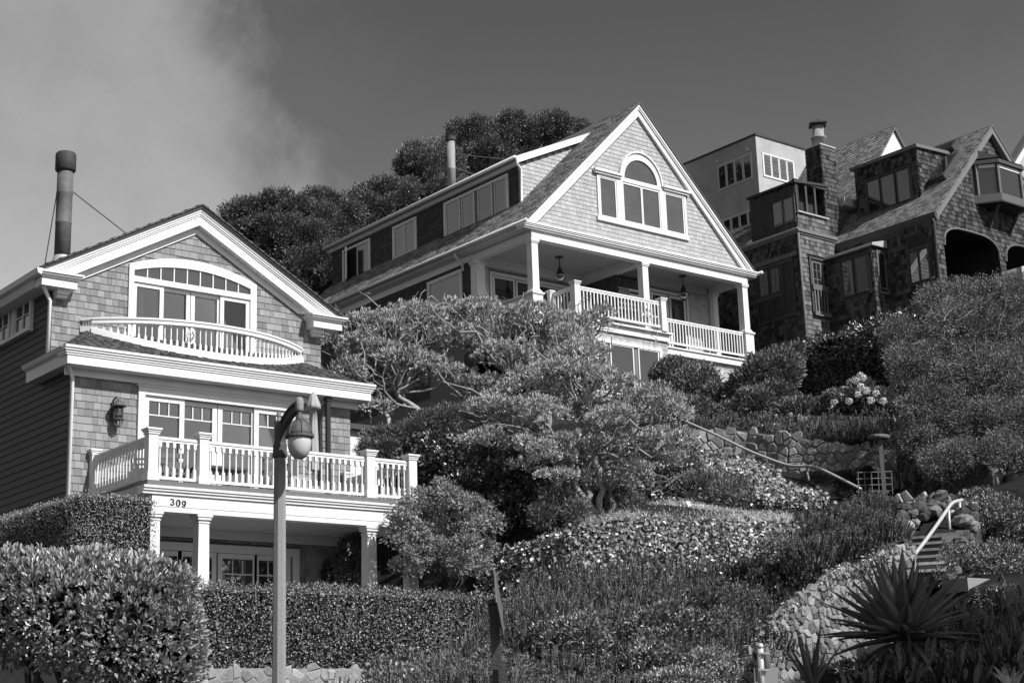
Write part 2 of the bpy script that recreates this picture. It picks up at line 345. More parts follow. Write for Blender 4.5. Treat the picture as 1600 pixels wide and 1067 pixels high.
# ================================================================== ground and street
def tps_fit(C):
    C = np.array(C, float); n = len(C); xy = C[:, :2]
    d = np.linalg.norm(xy[:, None] - xy[None], axis=2); K = np.where(d > 0, d * d * np.log(d + 1e-12), 0) + np.eye(n) * 1.0
    Pm = np.hstack([np.ones((n, 1)), xy]); A = np.zeros((n + 3, n + 3)); A[:n, :n] = K; A[:n, n:] = Pm; A[n:, :n] = Pm.T
    w = np.linalg.solve(A, np.r_[C[:, 2], np.zeros(3)])
    def f(x, y):
        q = np.stack([np.ravel(x), np.ravel(y)], 1); dd = np.linalg.norm(q[:, None] - xy[None], axis=2)
        return (np.where(dd > 0, dd * dd * np.log(dd + 1e-12), 0) @ w[:n] + w[n] + q @ w[n + 1:]).reshape(np.shape(x))
    return f
def PD(x, y, D, dz=0.0): p = P(x, y, D); return (p[0], p[1], p[2] + dz)
GROUND = [(0, 0, 0), (6, 8, 0.1), (-10, 10, 0), (10, -5, 0), (20, 2, .5), (3, 14, .6), (9, 14, .7), (11, 18, 1.0), (-6, 20, .8), (14, 11, .9), (18, 9.5, 1.4), (30, 6, 2.5),
  (12, 22.4, 1.9), (15, 22.3, 2.0), (12, 24, 3.0), (18, 24, 3.2), (12, 27, 3.35), (18, 27, 3.4), (15, 32, 3.5), (12, 36, 4.2), (20, 31, 5.2), (9, 27, 3.0), (7, 34, 3.2), (2, 30, 2.0), (19, 25.5, 3.4),
  PD(500, 1067, 20, -.35), PD(700, 1067, 20, -.3), PD(900, 1067, 20.5, -.3), PD(1120, 1067, 21, -.3), PD(760, 985, 24, -.3), PD(900, 970, 25, -.3), PD(1050, 960, 26, -.3), PD(1150, 920, 27, -.3),
  PD(900, 925, 28, -.2), PD(1100, 900, 29, -.2), PD(800, 928, 28.3, -.2), PD(930, 830, 31.5), PD(1100, 825, 31.8), PD(1220, 820, 31.5), PD(930, 800, 33.5), PD(1080, 792, 34), PD(1200, 800, 34), PD(850, 830, 33),
  PD(760, 860, 33, -.4), PD(1150, 740, 37.5, -.2), PD(1300, 765, 36, -.3), PD(1080, 700, 40, -.1), PD(1110, 668, 41.5), PD(1250, 690, 41), PD(1390, 700, 38.5), PD(1200, 665, 44, -.1), PD(1370, 665, 43.5),
  PD(1100, 645, 48, -.4), PD(1260, 640, 49, -.3), PD(1390, 640, 46, -.2), PD(800, 700, 44, -.6), PD(640, 700, 43, -.8), PD(900, 680, 48, -1.0),
  PD(1440, 850, 28.5, -.2), PD(1480, 780, 31), PD(1560, 800, 30), PD(1560, 900, 26), PD(1540, 980, 23.5), PD(1580, 1060, 20.5), PD(1400, 1040, 21.2), PD(1300, 1060, 20.4), PD(1500, 720, 34, -.6), PD(1600, 700, 36),
  (35.5, 40.4, 12.3), (46, 41.5, 13.0), (40, 39, 12.3), (35, 50, 13), (40, 55, 16.5), (47, 50, 17), (48.5, 40, 15.2), (50.5, 36, 16.0), (58, 35.5, 17.5), (55, 45, 18), (41, 30, 11.6), (41, 35, 12.0), (48, 30, 13.5), (30, 45, 10.5),
  (36, 62, 18), (50, 60, 22), (60, 55, 23.5), (70, 45, 23), (80, 70, 32), (60, 90, 36), (30, 80, 20), (0, 70, 5), (-20, 40, 0), (100, 30, 22), (60, 0, 4), (100, 110, 46), (-40, 100, 0), (80, -20, 2), (-30, -30, 0), (30, -30, 0)]
_tps = tps_fit(GROUND)
# retaining walls: top edge, height, depth of the level cut at their foot
WALLS = {'curved': ([P(1128, 1110, 22.2), P(1150, 1060, 22.5), P(1168, 1018, 22.8), P(1192, 976, 23.2), P(1240, 930, 23.8), P(1300, 893, 24.5), P(1370, 864, 25.2), P(1428, 847, 25.8)], 1.6, None, 1.7),
 'upper': ([P(1080, 668, 41.6), P(1160, 670, 41.4), P(1235, 680, 40.6), P(1310, 690, 40.3), P(1400, 702, 40.0)], 1.7, None, 2.6),
 'shade': ([P(1402, 700, 37.5), P(1470, 708, 36), P(1550, 730, 34)], 1.7, None, 2.2),
 'pillar': ([P(1530, 775, 31.5), P(1522, 800, 30.2), P(1508, 840, 28.6), P(1492, 885, 27.0), P(1486, 912, 26.0)], 1.1, (-1, -.6), 1.2),
 'top': ([P(1385, 770, 32.5), P(1450, 778, 32), P(1530, 778, 31.8)], 1.2, None, 1.0)}
def wall_nrm(d, xy_, face):
    n = np.array([d[1], -d[0]]); ref = -xy_ if face is None else np.array(face); return n if n @ ref > 0 else -n
def TZ(x, y):
    z = _tps(x, y); q = np.stack([np.ravel(x), np.ravel(y)], 1); zz = z.ravel().copy()
    for path, H, face, reach in WALLS.values():
        T = np.array(path); low = np.full(len(q), 1e9)
        for a, b_ in zip(T[:-1], T[1:]):
            d = b_[:2] - a[:2]; L = np.linalg.norm(d); d = d / L; n = wall_nrm(d, a[:2], face); r = q - a[:2]; t = r @ d; s = r @ n
            zt_ = a[2] + (b_[2] - a[2]) * np.clip(t / L, 0, 1); ok = (t > -.4) & (t < L + .4) & (s > -.12) & (s < reach)
            low = np.where(ok, np.minimum(low, zt_ - H + .12 * np.clip(s, 0, 9) + 1.2 * np.clip(s - reach * .7, 0, 9)), low)
        zz = np.minimum(zz, low)
    return zz.reshape(np.shape(z))
def tz1(x, y): return float(TZ(np.array([x]), np.array([y]))[0])
gx = np.concatenate([np.arange(-60, 0, 6.0), np.arange(0, 14, 0.6), np.arange(14, 42, 0.26), np.arange(42, 60, .6), np.arange(60, 140, 6.0)]); gy = np.concatenate([np.arange(-60, 8, 6.0), np.arange(8, 34, 0.26), np.arange(34, 66, .6), np.arange(66, 160, 6.0)])
GX, GY = np.meshgrid(gx, gy, indexing='ij'); GZ = TZ(GX, GY)
GZ = np.where((GX < 2) | (GY < 4), np.clip(GZ, -0.02, None), GZ)
GZ = GZ + 0.05 * np.sin(GX * 2.1 + GY * 1.3) * np.cos(GY * 1.7)
na, nb = GX.shape; idx = np.arange(na * nb).reshape(na, nb)
fc = np.stack([idx[:-1, :-1], idx[1:, :-1], idx[1:, 1:], idx[:-1, 1:]], -1).reshape(-1, 4)
tag(place('hillside', np_mesh('hillside', np.stack([GX, GY, GZ], -1).reshape(-1, 3), fc, M['soil'], True), None, (0, 0, 0)), 'steep hillside of dark soil under the gardens', kind='structure')
# horizon ground and the street where the camera stands
tag(solid('plain', 'soil', None, 'box', -900, 900, -900, 900, -1.2, -0.9), 'flat ground running out to the horizon', kind='structure')
tag(solid('street', 'asphalt', None, 'profx', [(-6, 0.0), (9.0, 0.25), (9.0, 0.31), (-6, 0.06)], -30, 9), 'asphalt street in front of the slope', kind='structure')

# ================================================================== HOUSE 309
H1 = thing('shingled_house', 'nearest grey shingled house, numbered 309, with arched upper window, bowed balcony and white railed deck', 'house', (15.5, 29, 3.4), None)
XL, XR = 12.35, 18.72
FL, FU = front(29.0), front(30.2)
r1 = random.Random(3)
# --- lower wall (holes for the upper door group), rooms behind the glass
def holed(name, F, u0, u1, v0, v1, holes, m, parent, th=0.2):
    b = MB(); us = sorted({u0, u1, *[h[0] for h in holes], *[h[1] for h in holes]}); vs_ = sorted({v0, v1, *[h[2] for h in holes], *[h[3] for h in holes]})
    for i in range(len(us) - 1):
        for j in range(len(vs_) - 1):
            cu_, cv_ = (us[i] + us[i + 1]) / 2, (vs_[j] + vs_[j + 1]) / 2
            if any(h[0] < cu_ < h[1] and h[2] < cv_ < h[3] for h in holes): continue
            b.fbox(F, us[i], us[i + 1], vs_[j], vs_[j + 1], -th, 0)
    return b.build(name, m, parent)
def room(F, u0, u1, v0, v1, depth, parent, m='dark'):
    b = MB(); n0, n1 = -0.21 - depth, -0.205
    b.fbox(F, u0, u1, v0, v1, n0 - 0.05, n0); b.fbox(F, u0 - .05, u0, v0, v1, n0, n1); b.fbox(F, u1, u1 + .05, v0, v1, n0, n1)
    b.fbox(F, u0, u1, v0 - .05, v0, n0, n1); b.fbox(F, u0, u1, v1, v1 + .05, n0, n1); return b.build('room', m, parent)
lowdoor = (13.8, 17.28, 6.47, 8.62); updoor = (14.09, 16.88, 9.95, 11.36)
holed('lower_wall', FL, XL, XR, 3.2, 9.0, [lowdoor], 'backing', H1)
holed('upper_wall', FU, XL, XR, 9.2, 11.45, [updoor], 'backing', H1)
AP = (15.53, 13.15); EX0, EX1, EZ = 11.93, 19.13, 11.15; SL = (AP[1] - EZ) / (AP[0] - EX0)
solid('gable_wall', 'backing', H1, 'prism', [(XL, 30.2, 11.45), (XR, 30.2, 11.45), (AP[0], 30.2, 12.95)], (0, 0.2, 0))
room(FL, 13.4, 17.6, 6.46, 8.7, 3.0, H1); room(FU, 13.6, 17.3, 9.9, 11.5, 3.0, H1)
# shingles
def arch_top(u, u0, u1, zs, rise):   # top of the segmental arch
    t = (u - (u0 + u1) / 2) / ((u1 - u0) / 2); return zs + rise * (1 - t * t) if abs(t) < 1 else -9
def clip_up(v):
    lo, hi = XL, XR
    k = (AP[1] - 0.28 - v) / SL
    lo, hi = max(lo, AP[0] - k), min(hi, AP[0] + k)
    if hi <= lo: return []
    cuts = []
    if v < 11.72: cuts.append((14.0, 17.0))
    elif v < 12.0:
        h = 1.55 * math.sqrt(max(0, 1 - (v - 11.7) / 0.31)); cuts.append((15.5 - h, 15.5 + h))
    return minus([(lo, hi)], cuts)
LU = shingle_list(9.55, 12.9, 0.148, (0.09, 0.2), clip_up, r1)
def clip_low(v): return minus([(XL, XR)], [(13.72, 17.36)] if v < 8.76 else [])
LLo = shingle_list(6.3, 8.86, 0.148, (0.09, 0.2), clip_low, r1)
shingles(FU, LU, H1, 'shingle', 0.017, 175); shingles(FL, LLo, H1, 'shingle', 0.017, 125)
def clip_porch(v): return minus([(XL, XR)], [(13.6, 17.45)] if v < 5.72 else [])
shingles(FL, shingle_list(3.4, 5.8, 0.148, (0.09, 0.2), clip_porch, r1), H1, 'shingle', 0.017, 0)
# left side: lap siding, one board per course
LS = left(XL)
solid('side_wall', 'backing', H1, 'box', XL - 0.001, XL + 0.2, 29.02, 41, 3.0, 9.05); solid('side_wall', 'backing', H1, 'box', XL - 0.001, XL + 0.2, 30.22, 41, 9.05, 11.1)
bd = {}
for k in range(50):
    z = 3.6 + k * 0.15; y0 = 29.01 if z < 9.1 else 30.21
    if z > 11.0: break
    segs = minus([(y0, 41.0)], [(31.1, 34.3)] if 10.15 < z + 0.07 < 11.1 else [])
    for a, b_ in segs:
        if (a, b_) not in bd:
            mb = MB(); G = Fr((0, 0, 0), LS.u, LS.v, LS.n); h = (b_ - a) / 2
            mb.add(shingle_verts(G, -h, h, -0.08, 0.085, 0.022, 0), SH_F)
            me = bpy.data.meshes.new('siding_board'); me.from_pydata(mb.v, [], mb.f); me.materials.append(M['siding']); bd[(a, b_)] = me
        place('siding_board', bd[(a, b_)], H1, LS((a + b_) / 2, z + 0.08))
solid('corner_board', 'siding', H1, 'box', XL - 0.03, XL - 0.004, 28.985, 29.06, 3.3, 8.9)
# side windows (a bay of two casements seen from below)
for (a, b_) in ((31.15, 32.15), (32.3, 34.2)):
    pn, mt = [], []
    k = 1 if b_ < 32.2 else 2
    for i in range(k):
        c0 = a + 0.12 + i * (b_ - a - 0.12) / k; c1 = a + (i + 1) * (b_ - a) / k - 0.12
        pn.append((c0, c1, 10.36, 10.94)); mt += [((c0 + c1) / 2 - 0.012, (c0 + c1) / 2 + 0.012, 10.36, 10.94), (c0, c1, 10.64, 10.66)]
    window(H1, LS, a, b_, 10.27, 11.05, 0.06, pn, muntins=mt, sill=0.05, proud=0.08)
# --- roof
b = MB()
for sg in (-1, 1):
    ex = EX0 if sg < 0 else EX1
    b.prism([(AP[0], 29.88, AP[1] + 0.07), (ex - 0.02 * -sg, 29.88, EZ + 0.07), (ex - 0.02 * -sg, 29.88, EZ - 0.0), (AP[0], 29.88, AP[1] - 0.0)], (0, 11.5, 0))
b.build('roof', 'roof', H1)
# ragged edge of roof tiles along the rake
b = MB()
for sg in (-1, 1):
    ex = EX0 if sg < 0 else EX1; n = 26
    for k in range(n):
        t0, t1 = k / n, (k + 1.15) / n; up = 0.085 + 0.02 * (k % 2)
        x0, x1 = ex + (AP[0] - ex) * t0, ex + (AP[0] - ex) * min(1, t1); z0, z1 = EZ + (AP[1] - EZ) * t0, EZ + (AP[1] - EZ) * min(1, t1)
        b.prism([(x0, 29.85, z0 + up), (x1, 29.85, z1 + 0.075), (x1, 29.85, z1 + 0.05), (x0, 29.85, z0 + 0.05)], (0, 0.35, 0))
b.build('rake_tiles', 'roof', H1, kind='stuff')
def rake(name, d0, d1, y0, y1, m='white', ap=AP, ex0=EX0, ex1=EX1, ez=EZ, parent=None, cut=None):
    b = MB(); sl = (ap[1] - ez) / (ap[0] - ex0)
    for ex in (ex0, ex1):
        z_lo = ez if cut is None else cut; x_of = lambda z, d: ex + (ap[0] - ex) * ((z + d - ez) / (ap[1] - ez))
        b.prism([(ap[0], y0, ap[1] - d0), (x_of(max(z_lo, ez - d0), d0), y0, max(z_lo, ez - d0)), (x_of(max(z_lo, ez - d1), d1), y0, max(z_lo, ez - d1)), (ap[0], y0, ap[1] - d1)], (0, y1 - y0, 0))
    return b.build(name, m, parent or H1)
rake('rake_crown', 0.0, 0.07, 29.93, 30.19); rake('rake_cove', 0.07, 0.12, 29.95, 30.185); rake('rake_cove', 0.12, 0.16, 29.97, 30.18)
rake('rake_board', 0.16, 0.37, 29.99, 30.175, cut=11.04); rake('rake_frieze', 0.37, 0.53, 30.15, 30.17, cut=11.2)
# eave returns (boxed ends) with crown, bracket
for x0, x1, s in ((11.93, 12.78, -1), (18.28, 19.13, 1)):
    b = MB(); yb = 30.19
    b.box(x0 + .05, x1 - .05, 29.86, yb, 10.86, 11.03); b.box(x0 + .02, x1 - .02, 29.82, yb, 11.03, 11.07); b.box(x0 - .02, x1 + .02, 29.78, yb, 11.07, 11.11); b.box(x0 - .05, x1 + .05, 29.745, yb, 11.11, 11.15)
    b.build('eave_return', 'white', H1)
    xb = 12.36 if s < 0 else 18.42
    b = MB(); b.box(xb, xb + .26, 29.98, 30.18, 10.76, 10.86); b.box(xb + .02, xb + .24, 30.03, 30.18, 10.7, 10.76); b.build('bracket', 'white', H1)
b = MB(); b.profy([(11.86, 11.16), (11.95, 11.0), (12.0, 10.9), (12.34, 10.9), (12.34, 11.2)], 30.2, 41); b.build('upper_eave', 'white', H1)
b = MB(); b.profy([(11.82, 11.16), (11.85, 11.06), (11.92, 11.03), (11.95, 11.16)], 29.74, 41); b.build('gutter', 'white', H1)
# ridge edge
# --- skirt roof with hipped ends
EY = 28.58
sk = MB(); A0, A1, B1, B0 = (12.0, EY, 9.32), (19.07, EY, 9.32), (17.9, 30.25, 10.17), (13.15, 30.25, 10.17)
sk.add([A0, A1, B1, B0, (12.0, 31.2, 9.32), (19.07, 31.2, 9.32), (12.0, EY, 9.27), (19.07, EY, 9.27)], [(0, 1, 2, 3), (0, 3, 4), (1, 5, 2), (0, 6, 7, 1)])
sk.build('skirt_roof', 'roof', H1)
sv = np.array([0, 30.25 - EY, 10.17 - 9.32]); sl_ = np.linalg.norm(sv); sv /= sl_
FS = Fr((0, EY, 9.32), (1, 0, 0), sv, np.cross((1, 0, 0), sv))
def clip_sk(v): t = v / sl_; return [(12.0 + 1.15 * t, 19.07 - 1.17 * t)]
Lsk = shingle_list(0.0, sl_, 0.115, (0.17, 0.25), clip_sk, r1)
b = MB()
for u0, u1, v0, v1 in Lsk:   # tile with clipped corners: a scalloped course line
    c = (u1 - u0) * 0.28; t = 0.018
    top = [FS(u0 + .004, v0 + .045, t), FS(u0 + c, v0, t), FS(u1 - c, v0, t), FS(u1 - .004, v0 + .045, t), FS(u1 - .004, v1, .004), FS(u0 + .004, v1, .004)]
    bot = [FS(u0 + .004, v0 + .045, 0), FS(u0 + c, v0, 0), FS(u1 - c, v0, 0), FS(u1 - .004, v0 + .045, 0)]
    b.add(top + bot, [(0, 1, 2, 3, 4, 5), (6, 7, 1, 0), (7, 8, 2, 1), (8, 9, 3, 2)])
b.build('roof_tiles', 'roof', H1, kind='stuff')
# lower cornice, all round the front
def cornice_front(name, prof, x0, x1, parent, m='white'):
    b = MB()
    for (y0, z0), (y1, z1) in zip(prof[:-1], prof[1:]): pass
    b.profx(prof, x0, x1); return b.build(name, m, parent)
cornice_front('gutter', [(28.52, 9.345), (28.52, 9.295), (28.545, 9.295), (28.545, 9.25), (28.7, 9.25), (28.7, 9.345)], 11.97, 19.1, H1)
b = MB(); b.box(12.0, 19.07, 28.57, 28.98, 9.205, 9.248); b.box(12.02, 19.05, 28.59, 28.98, 9.165, 9.205); b.build('crown_moulding', 'white', H1)
solid('fascia_board', 'white', H1, 'box', 12.05, 19.02, 28.61, 28.985, 8.99, 9.165)
solid('frieze_board', 'white', H1, 'box', 12.15, 18.9, 28.93, 28.983, 8.84, 8.99)
b = MB(); b.profy([(11.95, 9.34), (11.99, 9.26), (12.07, 9.22), (12.07, 9.0), (12.34, 9.0), (12.34, 9.34)], 28.67, 30.7); b.build('side_cornice', 'white', H1)
b = MB(); b.tube([(12.12, 28.75, 9.22), (12.12, 28.75, 9.05), (12.3, 28.93, 8.78), (12.3, 28.94, 3.4)], 0.04, 8); b.build('downspout', 'white', H1, True)
b = MB(); b.tube([(12.0, 29.95, 11.05), (12.0, 29.95, 10.95), (12.27, 30.12, 10.62), (12.27, 30.13, 9.45)], 0.04, 8); b.build('downspout', 'white', H1, True)
# --- arched balcony window
w = MB(); F = FU; n0, n1 = -0.02, 0.06
w.fbox(F, 13.99, 14.1, 9.95, 11.58, n0, n1); w.fbox(F, 16.88, 17.03, 9.95, 11.58, n0, n1); w.fbox(F, 14.1, 16.88, 11.33, 11.45, n0, n1)
NA = 24
def arc(i, r): u = 13.99 + (17.03 - 13.99) * i / NA; return u
for i in range(NA):
    ua, ub = 13.99 + 3.04 * i / NA, 13.99 + 3.04 * (i + 1) / NA
    oa, ob = (max(11.7 + 0.3 * (1 - ((u - 15.51) / 1.52) ** 2), 11.58) for u in (ua, ub)); ia, ib = (11.575 + 0.225 * (1 - ((min(max(u, 14.1), 16.9) - 15.5) / 1.4) ** 2) for u in (ua, ub))
    w.hexa([F(ua, ia, n1), F(ub, ib, n1), F(ub, ib, n0), F(ua, ia, n0), F(ua, oa, n1), F(ub, ob, n1), F(ub, ob, n0), F(ua, oa, n0)])
W1 = w.build('arched_window', 'white', H1)
for k in range(9):
    u0 = 14.1 + k * 0.3105 + (0.012 if k else 0); u1 = 14.1 + (k + 1) * 0.3105 - 0.012
    zt = lambda u: 11.585 + 0.225 * (1 - ((u - 15.5) / 1.4) ** 2)
    m_ = MB(); um = (u0 + u1) / 2; m_.prism([F(u0, 11.445, .012), F(u1, 11.445, .012), F(u1, zt(u1) - .0, .012), F(um, zt(um), .012), F(u0, zt(u0), .012)], F.n * -0.01)
    m_.build('pane', 'glass', W1)
    if k: MB().fbox(F, u0 - 0.024, u0, 11.44, zt(u0), 0.0, 0.035).build('muntin', 'white', W1)
for i, (a, c) in enumerate(((14.2, 14.7), (14.84, 15.33), (15.58, 16.09), (16.26, 16.77))):
    st = 0.085; off = -0.055 if i in (1, 2) else 0.0
    MB().ring(F, a - st - .02, c + st + (.02 if i != 1 else .04), 9.96, 11.33, 0.09, -0.06 + off, 0.02 + off).build('door_leaf', 'white', W1)
    MB().fbox(F, a - .005, c + .005, 10.05, 11.245, -0.025 + off, -0.015 + off).build('pane', 'glass_clear', W1)
for a in (15.42, 15.5):
    b = MB(); b.tube([F(a, 10.43, 0.0), F(a - .02, 10.4, .04), F(a + .015, 10.34, .05), F(a - .015, 10.28, .05), F(a, 10.25, 0)], 0.012, 6); b.build('door_handle', 'black', W1)
def curtain(x0, x1, y, z0, z1, label, taper=0.0, n=28):
    V, Fc = [], []
    for j in range(2):
        for i in range(n + 1):
            t = i / n; x = x0 + (x1 - x0) * t; xx = x + (taper * (1 - j) * (0.5 - t))
            V.append((xx, y + 0.035 * math.sin(t * 34) + 0.01 * math.sin(t * 13), z0 if j == 0 else z1))
    for i in range(n): Fc.append((i, i + 1, n + 2 + i, n + 1 + i))
    b = MB(); b.add(V, Fc); o = b.build('curtain', 'curtain', None, True); tag(o, label, 'curtain', None)
curtain(14.38, 14.47, 30.46, 9.95, 11.3, 'narrow pale curtain at the left jamb of the arched balcony doors', -0.1)
curtain(16.6, 16.76, 30.45, 9.95, 11.22, 'pale tied curtain hanging in the right balcony door', -0.2)
# --- bowed balcony
def bow(t):   # t 0..1 -> plan position
    x = 13.15 + 4.9 * t; s = 2 * t - 1; return x, 30.02 - 0.84 * (1 - abs(s) ** 2.2)
NB = 40
def roofz(y): return 9.32 + (y - EY) * (10.17 - 9.32) / (30.25 - EY)
def sweep(name, zf0, zf1, o0, o1, m='white', parent=H1):
    b = MB()
    for i in range(NB):
        q = []
        for t in (i / NB, (i + 1) / NB):
            x, y = bow(t); x2, y2 = bow(min(1, t + .01)); x1, y1 = bow(max(0, t - .01)); d = np.array([x2 - x1, y2 - y1]); d /= np.linalg.norm(d); nn = np.array([d[1], -d[0]])
            pa, pb = np.array([x, y]) + nn * o0, np.array([x, y]) + nn * o1
            q.append((pa, pb, zf0(y), zf1(y)))
        (a0, b0, l0, h0), (a1, b1, l1, h1) = q
        b.hexa([(*b0, l0), (*b1, l1), (*a1, l1), (*a0, l0), (*b0, h0), (*b1, h1), (*a1, h1), (*a0, h0)])
    return b.build(name, m, parent)
BALC = sweep('balcony', lambda y: roofz(y) - 0.06, lambda y: roofz(y) + 0.085, -0.06, 0.10)
sweep('base_moulding', lambda y: roofz(y) + 0.085, lambda y: roofz(y) + 0.11, -0.05, 0.075, parent=BALC)
sweep('rail', lambda y: 10.315, lambda y: 10.355, -0.075, 0.085, parent=BALC); sweep('rail_trim', lambda y: 10.235, lambda y: 10.315, -0.05, 0.066, parent=BALC)
for k in range(40):
    t = (k + 0.5) / 40; x, y = bow(t); z0 = roofz(y) + 0.1; z1 = 10.275
    b = MB(); r = 0.022; mid0 = z0 + (z1 - z0) * 0.28; mid1 = z1 - 0.06
    b.box(x - r, x + r, y - r, y + r, z0, mid0); b.lathe([(0.019, mid0), (0.013, mid0 + .02), (0.016, (mid0 + mid1) / 2), (0.013, mid1 - .02), (0.019, mid1)], (x, y, 0), 6); b.box(x - r, x + r, y - r, y + r, mid1, z1)
    b.build('baluster', 'white', BALC)
for s, xw in ((-1, 13.0), (1, 18.2)):
    x, y = bow(0 if s < 0 else 1)
    b = MB(); b.beam((x, y, 10.335), (xw, 30.2, 10.335), 0.14, 0.05); b.beam((x, y, 10.11), (xw, 30.2, 10.13), 0.14, 0.12); b.build('rail_return', 'white', BALC)
    b = MB()
    for k in range(4): q = (k + .5) / 4; b.box(x + (xw - x) * q - .015, x + (xw - x) * q + .015, y + (30.2 - y) * q - .02, y + (30.2 - y) * q + .02, 10.16, 10.31)
    b.build('return_spindles', 'white', BALC)
# --- lower glazed doors behind the deck
def doors(F, z0, ztop, cas, x_in, glassz, bar, parent, x_cas, extra=True):
    w = MB(); w.fbox(F, x_cas[0], x_in[0], z0, ztop, -.02, .07); w.fbox(F, x_in[1], x_cas[1], z0, ztop, -.02, .07); w.fbox(F, x_in[0], x_in[1], ztop - cas, ztop, -.02, .07)
    w.fbox(F, x_cas[0] - .03, x_cas[1] + .03, ztop, ztop + .035, -.02, .1)
    W = w.build('glazed_doors', 'white' if parent is H1 else 'white', parent)
    for i, (a, c) in enumerate(((13.965, 14.61), (14.75, 15.38), (15.64, 16.29), (16.46, 17.1))):
        off = -0.06 if i in (1, 2) else 0.0
        MB().ring(F, a - .12, c + .12, z0, ztop - cas, 0.105, -0.07 + off, 0.02 + off).build('door_leaf', 'white', W)
        MB().fbox(F, a - .02, c + .02, z0 + .1, glassz + .02, -0.03 + off, -0.02 + off).build('pane', 'glass_clear', W)
        b = MB(); b.fbox(F, a - .015, c + .015, bar - .012, bar + .012, -.035 + off, -.002 + off)
        for k in (1, 2): um = a + (c - a) * k / 3; b.fbox(F, um - .011, um + .011, bar + .012, glassz + .02, -.035 + off, -.002 + off)
        b.build('muntin', 'white', W)
doors(FL, 6.47, 8.79, 0.16, (13.84, 17.23), 8.51, 8.245, H1, (13.7, 17.37))
# --- deck
YF = 26.4
solid('deck_floor', 'brown_wood', H1, 'box', 12.7, 18.72, YF - 0.02, 29.0, 6.36, 6.455)
b = MB(); b.profx([(YF - .07, 6.355), (YF - .07, 6.31), (YF - .045, 6.31), (YF - .045, 6.265), (YF - .015, 6.265), (YF - .015, 6.21), (YF + .2, 6.21), (YF + .2, 6.355)], 12.62, 18.78); b.build('deck_moulding', 'white', H1)
b = MB(); b.box(12.82, 18.66, YF + .02, YF + .26, 6.0, 6.208); b.box(12.83, 18.65, YF + .035, YF + .25, 5.985, 6.0); b.box(12.82, 18.66, YF + .015, YF + .26, 5.9, 5.985); b.build('porch_beam', 'white', H1)
b = MB(); b.profy([(12.61, 6.355), (12.66, 6.28), (12.7, 6.21), (12.8, 6.21), (12.8, 6.355)], YF + .2, 28.98); b.build('deck_moulding', 'white', H1)
solid('porch_beam', 'white', H1, 'box', 12.83, 13.05, YF + .27, 28.97, 5.9, 6.208); solid('porch_beam', 'white', H1, 'box', 18.43, 18.65, YF + .27, 28.97, 5.9, 6.208)
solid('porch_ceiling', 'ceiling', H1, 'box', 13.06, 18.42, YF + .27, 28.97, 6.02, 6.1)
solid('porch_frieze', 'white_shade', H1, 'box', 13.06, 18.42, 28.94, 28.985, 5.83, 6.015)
solid('porch_floor', 'slab', H1, 'box', 12.6, 18.8, YF - .1, 29.2, 3.1, 3.4)
cme = {}
for x in (12.89, 13.88, 17.565, 18.56):
    b = MB(); r = .105; b.hexa([(x - r - .02, YF + .03, 3.4), (x + r + .02, YF + .03, 3.4), (x + r + .02, YF + .27, 3.4), (x - r - .02, YF + .27, 3.4), (x - r, YF + .045, 5.8), (x + r, YF + .045, 5.8), (x + r, YF + .255, 5.8), (x - r, YF + .255, 5.8)])
    b.box(x - r - .015, x + r + .015, YF + .03, YF + .27, 5.74, 5.76); b.box(x - r - .03, x + r + .03, YF + .012, YF + .285, 5.8, 5.85); b.box(x - r - .05, x + r + .05, YF - .005, YF + .3, 5.85, 5.898)
    b.build('porch_column', 'white', H1)
# lower glazed doors in the porch
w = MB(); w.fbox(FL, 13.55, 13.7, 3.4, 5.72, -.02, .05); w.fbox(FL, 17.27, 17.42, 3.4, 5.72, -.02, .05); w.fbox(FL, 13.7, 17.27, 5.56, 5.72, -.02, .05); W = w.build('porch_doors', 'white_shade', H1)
for a, c in ((13.965, 14.61), (14.75, 15.38), (15.64, 16.31), (16.47, 17.1)):
    MB().ring(FL, a - .11, c + .11, 3.4, 5.55, .1, 0.0, .035).build('door_leaf', 'white_shade', W)
    MB().fbox(FL, a - .02, c + .02, 3.5, 5.43, .018, .024).build('pane', 'glass', W)
    b = MB(); b.fbox(FL, a, c, 5.13, 5.155, .02, .034)
    for k in (1, 2): um = a + (c - a) * k / 3; b.fbox(FL, um - .011, um + .011, 5.155, 5.43, .02, .034)
    b.build('muntin', 'white_shade', W)
# railing: posts, rails, balusters

def newel(x, y, z0, z1, parent, w=0.095, base=True, m='white', cap=0.05):
    b = MB(); b.box(x - w, x + w, y - w, y + w, z0, z1 - .07)
    if base: b.box(x - w - .022, x + w + .022, y - w - .022, y + w + .022, z0 - .001, z0 + .14)
    b.box(x - w - .018, x + w + .018, y - w - .018, y + w + .018, z1 - .11, z1 - .085)
    b.box(x - w - .03, x + w + .03, y - w - .03, y + w + .03, z1 - .07, z1 - .035); b.box(x - w - cap, x + w + cap, y - w - cap, y + w + cap, z1 - .035, z1)
    return b.build('newel_post', m, parent)
b = MB(); b.box(12.85, 18.5, 26.48, 26.56, 7.235, 7.285); b.box(12.85, 18.5, 26.495, 26.545, 7.19, 7.235); RAIL = b.build('deck_railing', 'white', H1)
newel(12.83, 26.52, 6.46, 7.42, RAIL); newel(13.86, 26.52, 6.46, 7.42, RAIL); newel(17.555, 26.52, 6.46, 7.42, RAIL); newel(18.575, 26.52, 6.46, 7.42, RAIL)
newel(12.8, 28.93, 6.46, 7.42, RAIL, 0.07); newel(18.575, 28.93, 6.46, 7.42, RAIL, 0.07)
